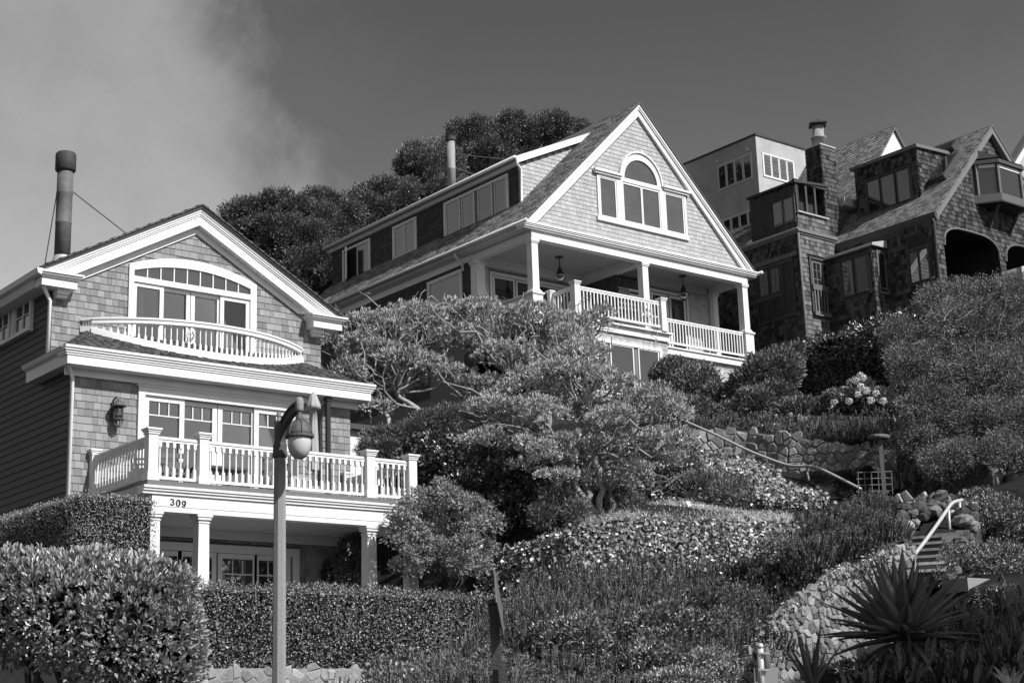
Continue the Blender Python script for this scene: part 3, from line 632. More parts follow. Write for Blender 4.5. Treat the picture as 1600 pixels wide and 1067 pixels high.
MB().box(12.93, 13.76, 26.49, 26.55, 6.5, 6.555).build('bottom_rail', 'white', RAIL); MB().box(13.96, 17.46, 26.49, 26.55, 6.5, 6.555).build('bottom_rail', 'white', RAIL); MB().box(17.66, 18.48, 26.49, 26.55, 6.5, 6.555).build('bottom_rail', 'white', RAIL)
for x in (12.8, 18.575):
    b = MB(); b.box(x - .04, x + .04, 26.62, 28.86, 7.235, 7.285); b.box(x - .025, x + .025, 26.62, 28.86, 7.19, 7.235); b.build('side_rail', 'white', RAIL)
    MB().box(x - .03, x + .03, 26.62, 28.86, 6.5, 6.555).build('bottom_rail', 'white', RAIL)
b = MB(); h = (7.195 - 6.55) / 2; r = .028
b.box(-r, r, -r, r, -h, -h + .17); b.box(-r, r, -r, r, h - .1, h); b.lathe([(.022, -h + .17), (.0155, -h + .2), (.0175, 0), (.0155, h - .13), (.022, h - .1)], (0, 0, 0), 8)
bme = bpy.data.meshes.new('baluster'); bme.from_pydata(b.v, [], b.f); bme.materials.append(M['white'])
def balusters(me, p, q, n, parent):
    for k in range(n):
        t = (k + 0.5) / n; place('baluster', me, parent, Vector(p).lerp(Vector(q), t))
zc = (7.195 + 6.55) / 2
balusters(bme, (12.93, 26.52, zc), (13.77, 26.52, zc), 6, RAIL); balusters(bme, (13.96, 26.52, zc), (17.46, 26.52, zc), 26, RAIL); balusters(bme, (17.66, 26.52, zc), (18.48, 26.52, zc), 6, RAIL)
balusters(bme, (12.8, 26.64, zc), (12.8, 28.85, zc), 17, RAIL); balusters(bme, (18.575, 26.64, zc), (18.575, 28.85, zc), 17, RAIL)
# house number, serif numerals made of strokes that thicken on the sides
def stroke(b, pts, F, thin, thick):
    for p, q in zip(pts[:-1], pts[1:]):
        d = math.atan2(q[1] - p[1], q[0] - p[0]); w = thin + (thick - thin) * abs(math.sin(d))
        a, c = F(p[0], p[1], 0.012), F(q[0], q[1], 0.012); b.beam(a, c, 0.014, w, up=F.n) if False else b.hexa([F(p[0] - w / 2, p[1] - .004, .012), F(p[0] + w / 2, p[1] - .004, .012), F(p[0] + w / 2, p[1] - .004, 0), F(p[0] - w / 2, p[1] - .004, 0), F(q[0] - w / 2, q[1] + .004, .012), F(q[0] + w / 2, q[1] + .004, .012), F(q[0] + w / 2, q[1] + .004, 0), F(q[0] - w / 2, q[1] + .004, 0)])
FN = front(YF + 0.019)
def ell(cx, cz, rx, rz, a0, a1, n=14): return [(cx + rx * math.cos(math.radians(a0 + (a1 - a0) * i / n)), cz + rz * math.sin(math.radians(a0 + (a1 - a0) * i / n))) for i in range(n + 1)]
def numeral(ch, x, z):
    b = MB(); tn, tk = .012, .03
    if ch == '0': stroke(b, ell(x, z, .031, .057, 90, 450, 24), FN, tn, tk)
    if ch == '3':
        stroke(b, ell(x - .004, z + .03, .026, .027, 150, -90), FN, tn, tk); stroke(b, ell(x - .004, z - .026, .032, .031, 90, -150), FN, tn, tk)
        b.lathe([(.0, -.0), (.011, .0), (.011, .012)], (0, 0, 0), 8) if False else None
        for dz in (.042, -.04): b.fbox(FN, x - .038, x - .02, z + dz - .01, z + dz + .01, 0, .012)
    if ch == '9':
        stroke(b, ell(x, z + .02, .029, .036, 0, 360, 20), FN, tn, tk); stroke(b, ell(x - .008, z + .02, .037, .078, 0, -80), FN, tn, tk); b.fbox(FN, x - .035, x - .015, z - .055, z - .036, 0, .012)
    b.build('house_numeral', 'black', H1)
numeral('3', 13.22, 6.085); numeral('0', 13.335, 6.075); numeral('9', 13.45, 6.065)
# wall lanterns: bracket, hood, glass, cage
def lantern(x, y, z, parent, s=1.0, m='iron_old'):
    b = MB(); b.lathe([(.0, -.07), (.075, -.07), (.085, -.05), (.0, -.04)], (0, 0, 0), 10); b = MB()
    b.box(x - .05, x + .05, y - .04, y, z - .2 * s, z + .06 * s); b.lathe([(.075, .0), (.085, .02), (.05, .03)], (x - .02, y - .04, z - .05), 10)
    b.tube([(x, y - .02, z + .12 * s), (x, y - .06, z + .22 * s), (x + .03, y - .14, z + .27 * s), (x + .06, y - .17, z + .2 * s)], .022, 6); o = b.build('wall_lantern', m, parent)
    cx, cy = x + .06, y - .17
    b = MB(); b.lathe([(.15 * s, .07), (.155 * s, .085), (.08 * s, .15), (.06 * s, .2), (.02, .22)], (cx, cy, z), 14); b.build('hood', m, o, True)
    b = MB(); b.lathe([(.06 * s, -.22), (.09 * s, -.18), (.095 * s, .06), (.07 * s, .08)], (cx, cy, z), 12); b.build('lantern_glass', 'glass', o, True)
    b = MB()
    for k in range(6):
        a = math.pi * k / 3; b.tube([(cx + .1 * s * math.cos(a), cy + .1 * s * math.sin(a), z + .07), (cx + .1 * s * math.cos(a), cy + .1 * s * math.sin(a), z - .18)], .006, 5)
    b.lathe([(.105 * s, -.03), (.11 * s, -.02), (.105 * s, -.01)], (cx, cy, z - .18 + .02), 12)
    b.tube([(cx - .09 * s * math.cos(t), cy, z - .2 - .12 * s * math.sin(t)) for t in np.linspace(0, math.pi, 9)], .014, 6); b.tube([(cx, cy - .09 * s * math.cos(t), z - .2 - .12 * s * math.sin(t)) for t in np.linspace(0, math.pi, 9)], .01, 6)
    b.build('cage', m, o)
lantern(13.16, 28.98, 8.22, H1); lantern(18.0, 28.98, 5.25, H1, 1.0, 'black')
# flue pipe against the right end of the deck wall
b = MB(); b.tube([(18.0, 28.75, 6.46), (18.0, 28.75, 8.98)], .06, 10); b.tube([(17.87, 28.85, 6.46), (17.87, 28.85, 8.4), (17.95, 28.8, 8.85)], .028, 8); b.box(17.93, 18.07, 28.68, 28.82, 8.9, 8.98); b.box(17.86, 18.0, 28.8, 28.98, 7.7, 7.74); b.build('flue_pipe', 'black', H1)
# stovepipe on the roof
PX, PY = 13.27, 32.0
b = MB(); b.lathe([(.172, 12.12), (.172, 12.95), (.178, 12.96), (.178, 12.99), (.172, 13.0), (.172, 13.62), (.18, 13.64), (.18, 13.68), (.172, 13.7), (.172, 14.3)], (PX, PY, 0), 20); sp = b.build('stovepipe', 'steel', H1, True)
b = MB(); b.lathe([(.19, 14.16), (.225, 14.2), (.225, 14.56), (.2, 14.6)], (PX, PY, 0), 20); b.build('cap', 'rust', sp, True)
b = MB(); b.lathe([(.3, 11.75), (.26, 12.0), (.18, 12.2), (.172, 12.22)], (PX, PY, 0), 18); b.build('flashing', 'lead', sp, True)
b = MB(); b.tube([(PX + .17, PY, 13.75), (14.9, 32.3, 13.1)], .012, 5); b.tube([(PX - .17, PY, 13.7), (12.95, 32.2, 11.9)], .012, 5); b.build('guy_wire', 'black', sp)
# further roof edge glimpsed behind the left end
# --- deck things
U = _put(bpy.data.objects.new('patio_umbrella', None), None, (17.42, 28.4, 6.46)); tag(U, 'closed pale canvas umbrella standing on the deck of house 309, behind the street lamp', 'umbrella')
b = MB(); b.tube([(17.42, 28.4, 6.5), (17.42, 28.4, 8.95)], .022, 8); b.build('pole', 'brown_wood', U)
V, Fc = [], []; prof = [(.02, 8.97), (.07, 8.9), (.13, 8.68), (.14, 8.6), (.07, 8.6), (.075, 8.3), (.095, 7.8), (.105, 7.35), (.1, 7.3)]; n = 24
for r, z in prof:
    for j in range(n): a = 2 * math.pi * j / n; rr = r * (1 + (.22 if z < 8.75 else .08) * math.cos(8 * a)); V.append((17.42 + rr * math.cos(a), 28.4 + rr * math.sin(a), z))
Fc = [(i * n + j, i * n + (j + 1) % n, (i + 1) * n + (j + 1) % n, (i + 1) * n + j) for i in range(len(prof) - 1) for j in range(n)]
b = MB(); b.add(V, Fc); b.build('canopy', 'cloth', U, True)
b = MB(); b.lathe([(.25, 6.46), (.25, 6.5), (.06, 6.56), (.03, 6.7)], (17.42, 28.4, 0), 14); b.build('base', 'black', U)
def chair(x, y, label, rz, m='brown_wood'):
    o = _put(bpy.data.objects.new('deck_chair', None), None, (x, y, 6.46)); tag(o, label, 'chair', 'chairs on the deck of house 309'); o2 = Matrix.Rotation(rz, 4, 'Z'); T = lambda p: tuple((o2 @ Vector(p)) + Vector((x, y, 6.46)))
    for sx in (-.25, .25):
        for sy in (-.22, .22): b = MB(); b.beam(T((sx, sy, 0)), T((sx, sy, .42 if sy < 0 else .4)), .045); b.build('leg', m, o)
    b = MB(); b.beam(T((0, -.25, .44)), T((0, .25, .42)), .54, .05); b.build('seat', m, o)
    b = MB(); b.beam(T((-.25, .25, .42)), T((-.25, .38, .92)), .045); b.beam(T((.25, .25, .42)), T((.25, .38, .92)), .045); b.beam(T((-.25, .38, .9)), T((.25, .38, .9)), .04, .1); b.beam(T((-.25, .33, .7)), T((.25, .33, .7)), .03, .14)
    b.build('backrest', m, o); b = MB()
    for sx in (-.28, .28): b.beam(T((sx, -.25, .62)), T((sx, .3, .62)), .06, .03); b.beam(T((sx, -.22, .42)), T((sx, -.22, .62)), .04)
    b.build('armrest', m, o)
chair(13.45, 27.9, 'dark wooden deck chair behind the railing, left of the door panes', 0.9); chair(14.1, 28.2, 'dark wooden chair on the deck nearest the middle newel post', -0.4); chair(16.3, 28.0, 'dark deck chair behind the street lamp post', 2.6)
tb = _put(bpy.data.objects.new('deck_table', None), None, (14.9, 27.9, 6.46)); tag(tb, 'dark low table on the deck behind the long railing of house 309', 'table')
solid('tabletop', 'dark_wood', tb, 'box', 14.4, 15.4, 27.55, 28.25, 7.0, 7.05)
for sx in (14.45, 15.35):
    for sy in (27.6, 28.2): solid('leg', 'dark_wood', tb, 'box', sx - .03, sx + .03, sy - .03, sy + .03, 6.46, 7.0)
so = _put(bpy.data.objects.new('outdoor_sofa', None), None, (16.9, 28.1, 6.46)); tag(so, 'pale cushioned sofa on the deck right of the lamp', 'sofa')
b = MB(); b.box(16.5, 17.3, 27.8, 28.5, 6.6, 6.86); b.build('seat', 'cloth', so); b = MB(); b.box(16.5, 17.3, 28.4, 28.55, 6.86, 7.15); b.build('backrest', 'cloth', so); b = MB(); b.box(16.45, 17.35, 27.78, 28.58, 6.48, 6.6); b.build('frame', 'dark_wood', so)
# ================================================================== MIDDLE HOUSE (steep front gable)
H2 = thing('gabled_house', 'middle pale shingled house with a tall front gable, half round window and long side dormer', 'house', (40.4, 42, 15.9))
G2 = front(42.05); r2 = random.Random(5)
GX0, GX1, GZ0, GAP = 34.5, 46.25, 19.66, (40.375, 25.5); GS = (GAP[1] - GZ0) / (GAP[0] - GX0)
solid('gable_wall', 'backing', H2, 'prism', [(34.8, 42.05, 19.5), (45.95, 42.05, 19.5), (45.95, 42.05, 19.8), (GAP[0], 42.05, 25.2), (34.8, 42.05, 19.8)], (0, .25, 0))
def clip_g(v):
    k = (GAP[1] - .3 - v) / GS; cuts = []
    if 20.62 < v < 22.3: cuts.append((38.15, 42.72))
    elif 22.3 <= v < 23.55: h = 1.07 * math.sqrt(max(0, 1 - ((v - 22.3) / 1.22) ** 2)) if v < 23.52 else 0; cuts.append((40.42 - h, 40.42 + h))
    return minus([(GAP[0] - k, GAP[0] + k)], cuts)
shingles(G2, shingle_list(19.72, 25.1, 0.168, (0.12, 0.26), clip_g, r2), H2, 'shingle_light', 0.02, 0)
def rake2(name, d0, d1, y0, y1, m='white'):
    b = MB()
    for s in (-1, 1):
        ex = GX0 if s < 0 else GX1; dd0, dd1 = d0 / GS, d1 / GS
        b.prism([(GAP[0], y0, GAP[1] - d0), (ex - s * dd0 * 0 - s * dd0, y0, GZ0), (ex - s * dd1, y0, GZ0), (GAP[0], y0, GAP[1] - d1)], (0, y1 - y0, 0))
    return b.build(name, m, H2)
rake2('rake_crown', 0.0, .12, 41.84, 42.02); rake2('rake_cove', .12, .2, 41.87, 42.025); rake2('rake_board', .2, .47, 41.92, 42.03)
b = MB()
for s in (-1, 1):
    ex = GX0 - .05 if s < 0 else GX1 + .05
    b.prism([(GAP[0], 41.8, GAP[1] + .06), (ex, 41.8, GZ0 + .04), (ex, 41.8, GZ0), (GAP[0], 41.8, GAP[1] + .005)], (0, 15.6, 0))
b.build('roof', 'roof', H2)
# left slope tiles (strip under the dormer and the slope beside it)
sv = np.array([GAP[0] - GX0, 0, GAP[1] - GZ0]); L2 = np.linalg.norm(sv); sv /= L2
R2 = Fr((GX0 - .05, 0, GZ0 + .05), (0, 1, 0), sv, np.cross(sv, (0, 1, 0)) * 1.0)
if R2.n[2] < 0: R2.n = -R2.n
def clip_r2(v):
    x = GX0 + v * sv[0]
    return [(41.8, 57.4)] if x < 36.05 else [(41.8, 44.05)]
shingles(R2, shingle_list(0, L2 - .02, 0.16, (0.16, 0.42), clip_r2, r2), H2, 'roof_grey', 0.03, 0, joined='roof_tiles', gap=0.012)
# three-part arched window
def gw(a): return a
F = G2; w = MB(); n0, n1 = -.02, .07
w.fbox(F, 38.13, 38.24, 20.6, 22.2, n0, n1); w.fbox(F, 42.64, 42.75, 20.6, 22.2, n0, n1)
w.fbox(F, 39.1, 39.42, 20.6, 22.36, n0, n1); w.fbox(F, 41.35, 41.62, 20.6, 22.36, n0, n1)
w.fbox(F, 38.24, 39.1, 22.16, 22.26, n0, n1 - .004); w.fbox(F, 41.62, 42.64, 22.16, 22.26, n0, n1 - .004); w.fbox(F, 39.42, 41.35, 22.2, 22.36, n0, n1 - .004)
w.fbox(F, 38.06, 42.8, 20.42, 20.6, n0, n1 + .025)
for x0, x1 in ((38.0, 39.3), (41.55, 42.88)): w.fbox(F, x0, x1, 22.26, 22.34, n0, .14); w.fbox(F, x0 - .05, x1 + .05, 22.34, 22.42, n0, .2)
n = 22
for i in range(n):
    q = []
    for t in (i / n, (i + 1) / n):
        a = math.pi * t; q.append((40.385 - 1.06 * math.cos(a), 22.36 + 1.14 * math.sin(a), 40.385 - .86 * math.cos(a), 22.36 + .86 * math.sin(a), 40.385 - 1.12 * math.cos(a), 22.36 + 1.2 * math.sin(a)))
    A, B = q
    w.hexa([F(A[2], A[3], n1), F(B[2], B[3], n1), F(B[2], B[3], n0), F(A[2], A[3], n0), F(A[0], A[1], n1), F(B[0], B[1], n1), F(B[0], B[1], n0), F(A[0], A[1], n0)])
    w.hexa([F(A[0], A[1], .13), F(B[0], B[1], .13), F(B[0], B[1], n0), F(A[0], A[1], n0), F(A[4], A[5], .13), F(B[4], B[5], .13), F(B[4], B[5], n0), F(A[4], A[5], n0)])
W2 = w.build('arched_window', 'white', H2)
m_ = MB(); m_.prism([F(40.385 - .87 * math.cos(math.pi * i / 20), 22.36 + .87 * math.sin(math.pi * i / 20), .016) for i in range(21)], F.n * -.012); m_.build('pane', 'glass_pale', W2)
for a, c in ((38.3, 39.04), (39.47, 40.36), (40.46, 41.3), (41.68, 42.58)):
    MB().ring(F, a - .055, c + .055, 20.6, 22.17, .055, 0, .045).build('sash', 'white', W2); MB().fbox(F, a, c, 20.655, 22.12, .004, .014).build('pane', 'glass_pale', W2)
# main cornice and porch beam
def prof_front(name, prof, x0, x1, m='white'): b = MB(); b.profx(prof, x0, x1); return b.build(name, m, H2)
prof_front('cornice', [(41.76, 19.665), (41.76, 19.615), (41.79, 19.615), (41.79, 19.565), (41.82, 19.565), (41.82, 19.51), (41.87, 19.51), (41.87, 19.45), (42.3, 19.45), (42.3, 19.665)], 34.42, 46.4)
b = MB(); b.profy([(34.36, 19.665), (34.4, 19.58), (34.5, 19.56), (34.5, 19.52), (34.62, 19.47), (34.8, 19.44), (34.8, 19.665)], 42.3, 57.3); b.build('side_cornice', 'white', H2)
b = MB(); b.tube([(34.33, 41.62, 19.64), (34.33, 57.3, 19.64)], .06, 8); b.build('gutter', 'white', H2, True)
b = MB(); b.tube([(46.44, 41.6, 19.62), (46.44, 57.3, 19.62)], .07, 8); b.build('gutter', 'white', H2, True)
solid('porch_beam', 'white', H2, 'box', 34.83, 45.95, 41.97, 42.28, 19.14, 19.449)
solid('porch_beam', 'white', H2, 'box', 34.83, 35.1, 42.28, 45.5, 19.18, 19.438); solid('porch_beam', 'white_shade', H2, 'box', 45.67, 45.95, 42.28, 43.9, 19.14, 19.438)
solid('porch_beam', 'white_shade', H2, 'box', 40.2, 40.55, 42.28, 45.48, 19.1, 19.41)
solid('side_frieze', 'white', H2, 'box', 34.8, 34.98, 45.5, 57, 19.2, 19.438)
solid('porch_ceiling', 'ceiling', H2, 'box', 35.1, 45.67, 42.28, 45.5, 19.42, 19.5)
def col2(x, y, z1, z0, flare=True, w=.15):
    b = MB(); b.hexa([(x - w, y - w, z0), (x + w, y - w, z0), (x + w, y + w, z0), (x - w, y + w, z0), (x - w * .94, y - w * .94, z1), (x + w * .94, y - w * .94, z1), (x + w * .94, y + w * .94, z1), (x - w * .94, y + w * .94, z1)])
    b.box(x - w - .04, x + w + .04, y - w - .04, y + w + .04, z1 - .09, z1 - .002); b.box(x - w - .02, x + w + .02, y - w - .02, y + w + .02, z1 - .14, z1 - .09)
    if flare: b.hexa([(x - w - .09, y - w - .09, z0), (x + w + .09, y - w - .09, z0), (x + w + .09, y + w + .09, z0), (x - w - .09, y + w + .09, z0), (x - w - .005, y - w - .005, z0 + .14), (x + w + .005, y - w - .005, z0 + .14), (x + w + .005, y + w + .005, z0 + .14), (x - w - .005, y + w + .005, z0 + .14)])
    c = b.build('porch_column', 'white', H2)
    if flare:
        b = MB(); b.box(x - .23, x + .23, y - .23, y + .23, 15.99, z0 - .06); b.box(x - .28, x + .28, y - .28, y + .28, z0 - .06, z0 - .001); b.box(x - .25, x + .25, y - .25, y + .25, z0 - .1, z0 - .06); b.build('pedestal', 'white', c)
col2(34.98, 42.14, 19.138, 17.14); col2(45.79, 42.14, 19.138, 17.14); col2(40.37, 42.14, 19.138, 15.99, False)
col2(35.02, 45.42, 19.17, 15.99, False, .2); col2(45.82, 43.78, 19.138, 15.99, False, .13)
# porch walls
BL = front(45.5); BR = front(43.95)
solid('porch_back_wall', 'backing', H2, 'box', 34.9, 40.9, 45.5, 45.7, 15.9, 19.42); solid('porch_back_wall', 'backing', H2, 'box', 42.0, 45.9, 43.95, 44.1, 15.9, 19.42)
shingles(BL, shingle_list(16.0, 19.1, .168, (.12, .26), lambda v: minus([(35.0, 40.4)], [(35.6, 40.3)] if v < 18.95 else []), r2), H2, 'shingle_light', .02)
shingles(BR, shingle_list(16.0, 19.1, .168, (.12, .26), lambda v: minus([(42.0, 45.7)], [(42.3, 44.55)] if v < 18.95 else []), r2), H2, 'shingle_light', .02)
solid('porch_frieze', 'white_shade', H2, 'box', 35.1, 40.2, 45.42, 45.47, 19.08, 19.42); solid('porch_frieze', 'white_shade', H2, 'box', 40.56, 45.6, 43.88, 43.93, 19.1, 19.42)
solid('porch_floor', 'brown_wood', H2, 'box', 34.9, 45.9, 42.0, 45.6, 15.8, 15.985)
ch = solid('porch_fireplace', 'backing', H2, 'box', 40.42, 41.95, 43.7, 45.5, 15.99, 19.1)
shingles(front(43.7), shingle_list(16.0, 19.1, .168, (.12, .26), lambda v: [(40.42, 41.95)], r2), H2, 'shingle_deep', .02); shingles(left(40.42), shingle_list(16.0, 19.1, .168, (.12, .26), lambda v: [(43.7, 45.48)], r2), H2, 'shingle_deep', .02)
# french doors
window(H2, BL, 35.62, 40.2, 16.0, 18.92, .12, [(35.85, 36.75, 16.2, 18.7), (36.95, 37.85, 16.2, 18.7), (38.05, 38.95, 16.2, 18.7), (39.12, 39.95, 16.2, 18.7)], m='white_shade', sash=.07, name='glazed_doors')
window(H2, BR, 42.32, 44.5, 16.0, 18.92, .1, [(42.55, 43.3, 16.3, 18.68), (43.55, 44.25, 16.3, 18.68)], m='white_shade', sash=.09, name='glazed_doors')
# right porch deck, rail, fascia
prof_front('deck_edge', [(41.9, 15.985), (41.9, 15.93), (41.96, 15.93), (41.96, 15.7), (42.2, 15.7), (42.2, 15.985)], 39.9, 46.12)
LW = front(42.12)
solid('lower_wall', 'backing', H2, 'box', 34.9, 45.9, 42.12, 42.3, 11.5, 15.7)
shingles(LW, shingle_list(12.0, 15.68, .168, (.12, .26), lambda v: minus([(34.9, 45.92)], [(42.9, 44.3)] if v < 15.35 else []), r2), H2, 'shingle_light', .02)
window(H2, LW, 42.9, 44.3, 13.6, 15.35, .1, [(43.06, 43.56, 13.8, 15.2), (43.66, 44.14, 13.8, 15.2)])
b = MB(); b.box(41.3, 45.55, 41.98, 42.06, 17.04, 17.1); b.box(41.3, 45.55, 42.0, 42.05, 16.97, 17.04); PR = b.build('porch_railing', 'white', H2)
MB().box(41.3, 45.55, 41.99, 42.05, 16.12, 16.2).build('bottom_rail', 'white', PR)
b = MB(); b.box(-.022, .022, -.022, .022, -.385, .385); b2 = bpy.data.meshes.new('baluster'); b2.from_pydata(b.v, [], b.f); b2.materials.append(M['white'])
balusters(b2, (41.32, 42.02, 16.585), (45.54, 42.02, 16.585), 27, PR)
# projecting bay with its own deck
BY = 40.62; BF = front(BY)
solid('bay_wall', 'backing', H2, 'box', 35.35, 39.95, BY, 42.1, 11.5, 15.7)
shingles(BF, shingle_list(12.0, 15.68, .168, (.12, .26), lambda v: minus([(35.35, 39.95)], [(35.6, 39.62)] if v < 15.38 else []), r2), H2, 'shingle_light', .02)
shingles(left(35.35), shingle_list(12.0, 15.68, .168, (.12, .26), lambda v: [(BY, 42.1)], r2), H2, 'shingle_light', .02)
shingles(right(39.95), shingle_list(12.0, 15.68, .168, (.12, .26), lambda v: [(BY, 42.1)], r2), H2, 'shingle_light', .02)
window(H2, BF, 35.6, 39.62, 13.3, 15.38, .12, [(35.8, 36.85, 13.5, 15.22), (37.15, 38.18, 13.5, 15.22), (38.5, 39.42, 13.5, 15.22)])
b = MB(); b.box(35.25, 40.08, BY - .22, 42.0, 15.92, 15.985); b.box(35.3, 40.03, BY - .16, 42.0, 15.9, 15.92); b.box(35.33, 39.98, BY - .1, 42.0, 15.66, 15.9); b.build('bay_deck_edge', 'white', H2)
b = MB(); b.box(35.55, 39.5, 40.43, 40.51, 17.04, 17.1); b.box(35.55, 39.5, 40.45, 40.5, 16.97, 17.04); b.box(35.42, 35.5, 40.6, 41.95, 17.04, 17.1); b.box(35.43, 35.49, 40.6, 41.95, 16.97, 17.04); BR2 = b.build('bay_railing', 'white', H2)
MB().box(35.55, 39.5, 40.44, 40.5, 16.12, 16.2).build('bottom_rail', 'white', BR2); MB().box(35.43, 35.49, 40.6, 41.95, 16.12, 16.2).build('bottom_rail', 'white', BR2)
newel(35.47, 40.47, 15.99, 17.24, BR2, .12, False); newel(39.62, 40.47, 15.99, 17.24, BR2, .12, False); newel(35.42, 41.75, 15.99, 17.2, BR2, .08, False)
balusters(b2, (35.6, 40.47, 16.585), (39.5, 40.47, 16.585), 24, BR2); balusters(b2, (35.46, 40.62, 16.585), (35.46, 41.68, 16.585), 6, BR2)
MB().box(40.0, 41.3, 41.97, 42.06, 17.04, 17.1).build('rail', 'white', BR2)
# left side: half wall, side wall, window
SW = left(34.85)
b = MB(); b.box(34.84, 34.98, 42.4, 45.2, 15.99, 17.1); b.box(34.78, 35.04, 42.35, 45.25, 17.1, 17.16); b.build('half_wall', 'white', H2)
solid('side_wall', 'backing', H2, 'box', 34.86, 35.0, 45.6, 57, 11.5, 19.2)
shingles(SW, shingle_list(14.5, 19.2, .168, (.12, .26), lambda v: minus([(45.62, 57)], [(46.15, 48.38)] if v < 19.05 else []), r2), H2, 'shingle_deep', .02)
window(H2, SW, 46.15, 48.38, 16.6, 19.05, .11, [(46.3, 48.2, 16.8, 18.9)], proud=.06, glass='glass_pale')
for y in (46.0, 54.3):
    b = MB(); b.tube([(34.42, y, 19.56), (34.42, y, 19.42), (34.6, y, 19.3), (34.74, y, 19.2), (34.76, y, 18.9)], .055, 8); b.build('downspout', 'white', H2, True)
# side dormer
DX, DZ = 36.0, 22.98; DF = left(DX); DE = 57.1
solid('dormer_wall', 'backing', H2, 'box', DX, DX + .2, 44.0, DE, 20.8, 22.75)
solid('dormer_cheek', 'backing', H2, 'prism', [(DX + .21, 44.0, 21.0), (DX + .21, 44.0, 22.9), (39.7, 44.0, 24.75)], (0, .2, 0))
solid('dormer_cheek', 'backing', H2, 'prism', [(DX + .21, DE - .2, 21.0), (DX + .21, DE - .2, 22.9), (39.7, DE - .2, 24.75)], (0, .2, 0))
WN = [(44.62, 48.75, 21.0, 22.64), (50.66, 52.36, 21.1, 22.64), (54.06, 56.2, 20.96, 22.64)]
shingles(DF, shingle_list(20.9, 22.74, .168, (.12, .26), lambda v: minus([(44.05, DE)], [(a, b_) for a, b_, c, d in WN if c < v < d]), r2), H2, 'shingle_deep', .02)
DSL = (24.75 - 22.98) / (39.75 - 36.0)
shingles(front(44.0), shingle_list(21.0, 24.7, .168, (.12, .26), lambda v: [(max(DX, DX + (v - 22.75) / DSL if v > 22.75 else DX), GX0 + (v - GZ0) / GS)] if GX0 + (v - GZ0) / GS > max(DX, DX + (v - 22.75) / DSL) else [], r2), H2, 'shingle_light', .02)
window(H2, DF, *WN[0][:2], 21.04, 22.62, .09, [(44.8, 45.45, 21.2, 22.5), (45.68, 46.5, 21.2, 22.5), (46.82, 47.55, 21.2, 22.5), (47.75, 48.6, 21.2, 22.5)], proud=.06, sill=.09, glass='glass_pale')
window(H2, DF, *WN[1][:2], 21.14, 22.62, .09, [(50.82, 51.45, 21.28, 22.5), (51.6, 52.22, 21.28, 22.5)], proud=.06, sill=.09, glass='glass_pale')
W = window(H2, DF, *WN[2][:2], 21.0, 22.62, .09, [(54.22, 55.05, 21.16, 22.5)], proud=.06, sill=.09, glass='glass_pale')
solid('opening', 'backing_dark', W, 'fbox', DF, 55.15, 56.1, 21.06, 22.52, -.01, .012)
b = MB(); c0 = np.array(DF(56.08, 21.1, .06)); 
hf = Fr(DF(56.08, 0, .05), np.array([-.45, -.89, 0.0]), (0, 0, 1), (-.89, .45, 0)); b.ring(hf, 0, .9, 21.08, 22.5, .09, -.03, .03); b.build('open_sash', 'white', W); solid('pane', 'glass', W, 'fbox', hf, .09, .81, 21.17, 22.41, -.01, .0)
# dormer roof, eave, gutter
b = MB(); b.prism([(35.85, 0, 22.8), (35.85, 0, 23.02), (40.3, 0, 23.02 + 4.45 * DSL), (40.3, 0, 22.8 + 4.45 * DSL)], (0, 1, 0)); b = MB()
b.prism([(35.72, 43.85, 22.84), (35.72, 43.85, 23.0), (39.9, 43.85, 23.0 + 4.18 * DSL), (39.9, 43.85, 22.84 + 4.18 * DSL)], (0, DE + .2 - 43.85, 0)); b.build('dormer_roof', 'roof_grey', H2)
b = MB(); b.prism([(35.75, 43.8, 22.74), (35.75, 43.8, 23.02), (39.95, 43.8, 23.0 + 4.2 * DSL), (39.7, 43.8, 22.74 + 3.95 * DSL)], (0, .12, 0)); b.build('dormer_rake_board', 'white', H2)
b = MB(); b.box(35.84, 35.99, 43.93, DE + .1, 22.74, 22.84); b.box(35.78, 35.9, 43.93, DE + .1, 22.8, 22.9); b.build('dormer_eave', 'white', H2)
b = MB(); b.tube([(35.7, 43.82, 22.97), (35.7, DE + .2, 22.97)], .075, 8); b.build('gutter', 'white', H2, True)
b = MB(); b.tube([(35.72, 43.75, 22.95), (35.78, 43.85, 22.75), (36.05, 43.93, 22.6), (36.06, 43.94, 21.1), (35.95, 43.85, 20.95)], .05, 8); b.build('downspout', 'white', H2, True)
for y in (51.8, 49.8, 53.5):
    b = MB(); b.tube([(36.6, y, 23.1), (36.6, y, 23.6)], .05, 6); b.build('vent_pipe', 'steel_pale', H2)
b = MB(); b.lathe([(.17, 22.9), (.17, 24.2), (.176, 24.21), (.176, 24.24), (.17, 24.25), (.17, 25.45)], (36.5, 48.9, 0), 16); s2 = b.build('stovepipe', 'steel_pale', H2, True)
b = MB(); b.lathe([(.17, 25.42), (.22, 25.44), (.22, 25.6), (.15, 25.62)], (36.5, 48.9, 0), 16); b.build('cap', 'rust', s2)
b = MB(); b.tube([(36.65, 48.85, 24.9), (37.6, 45.9, 23.85)], .016, 5); b.tube([(36.65, 48.85, 24.3), (37.1, 47.6, 23.6)], .014, 5); b.build('guy_rod', 'steel_pale', s2)
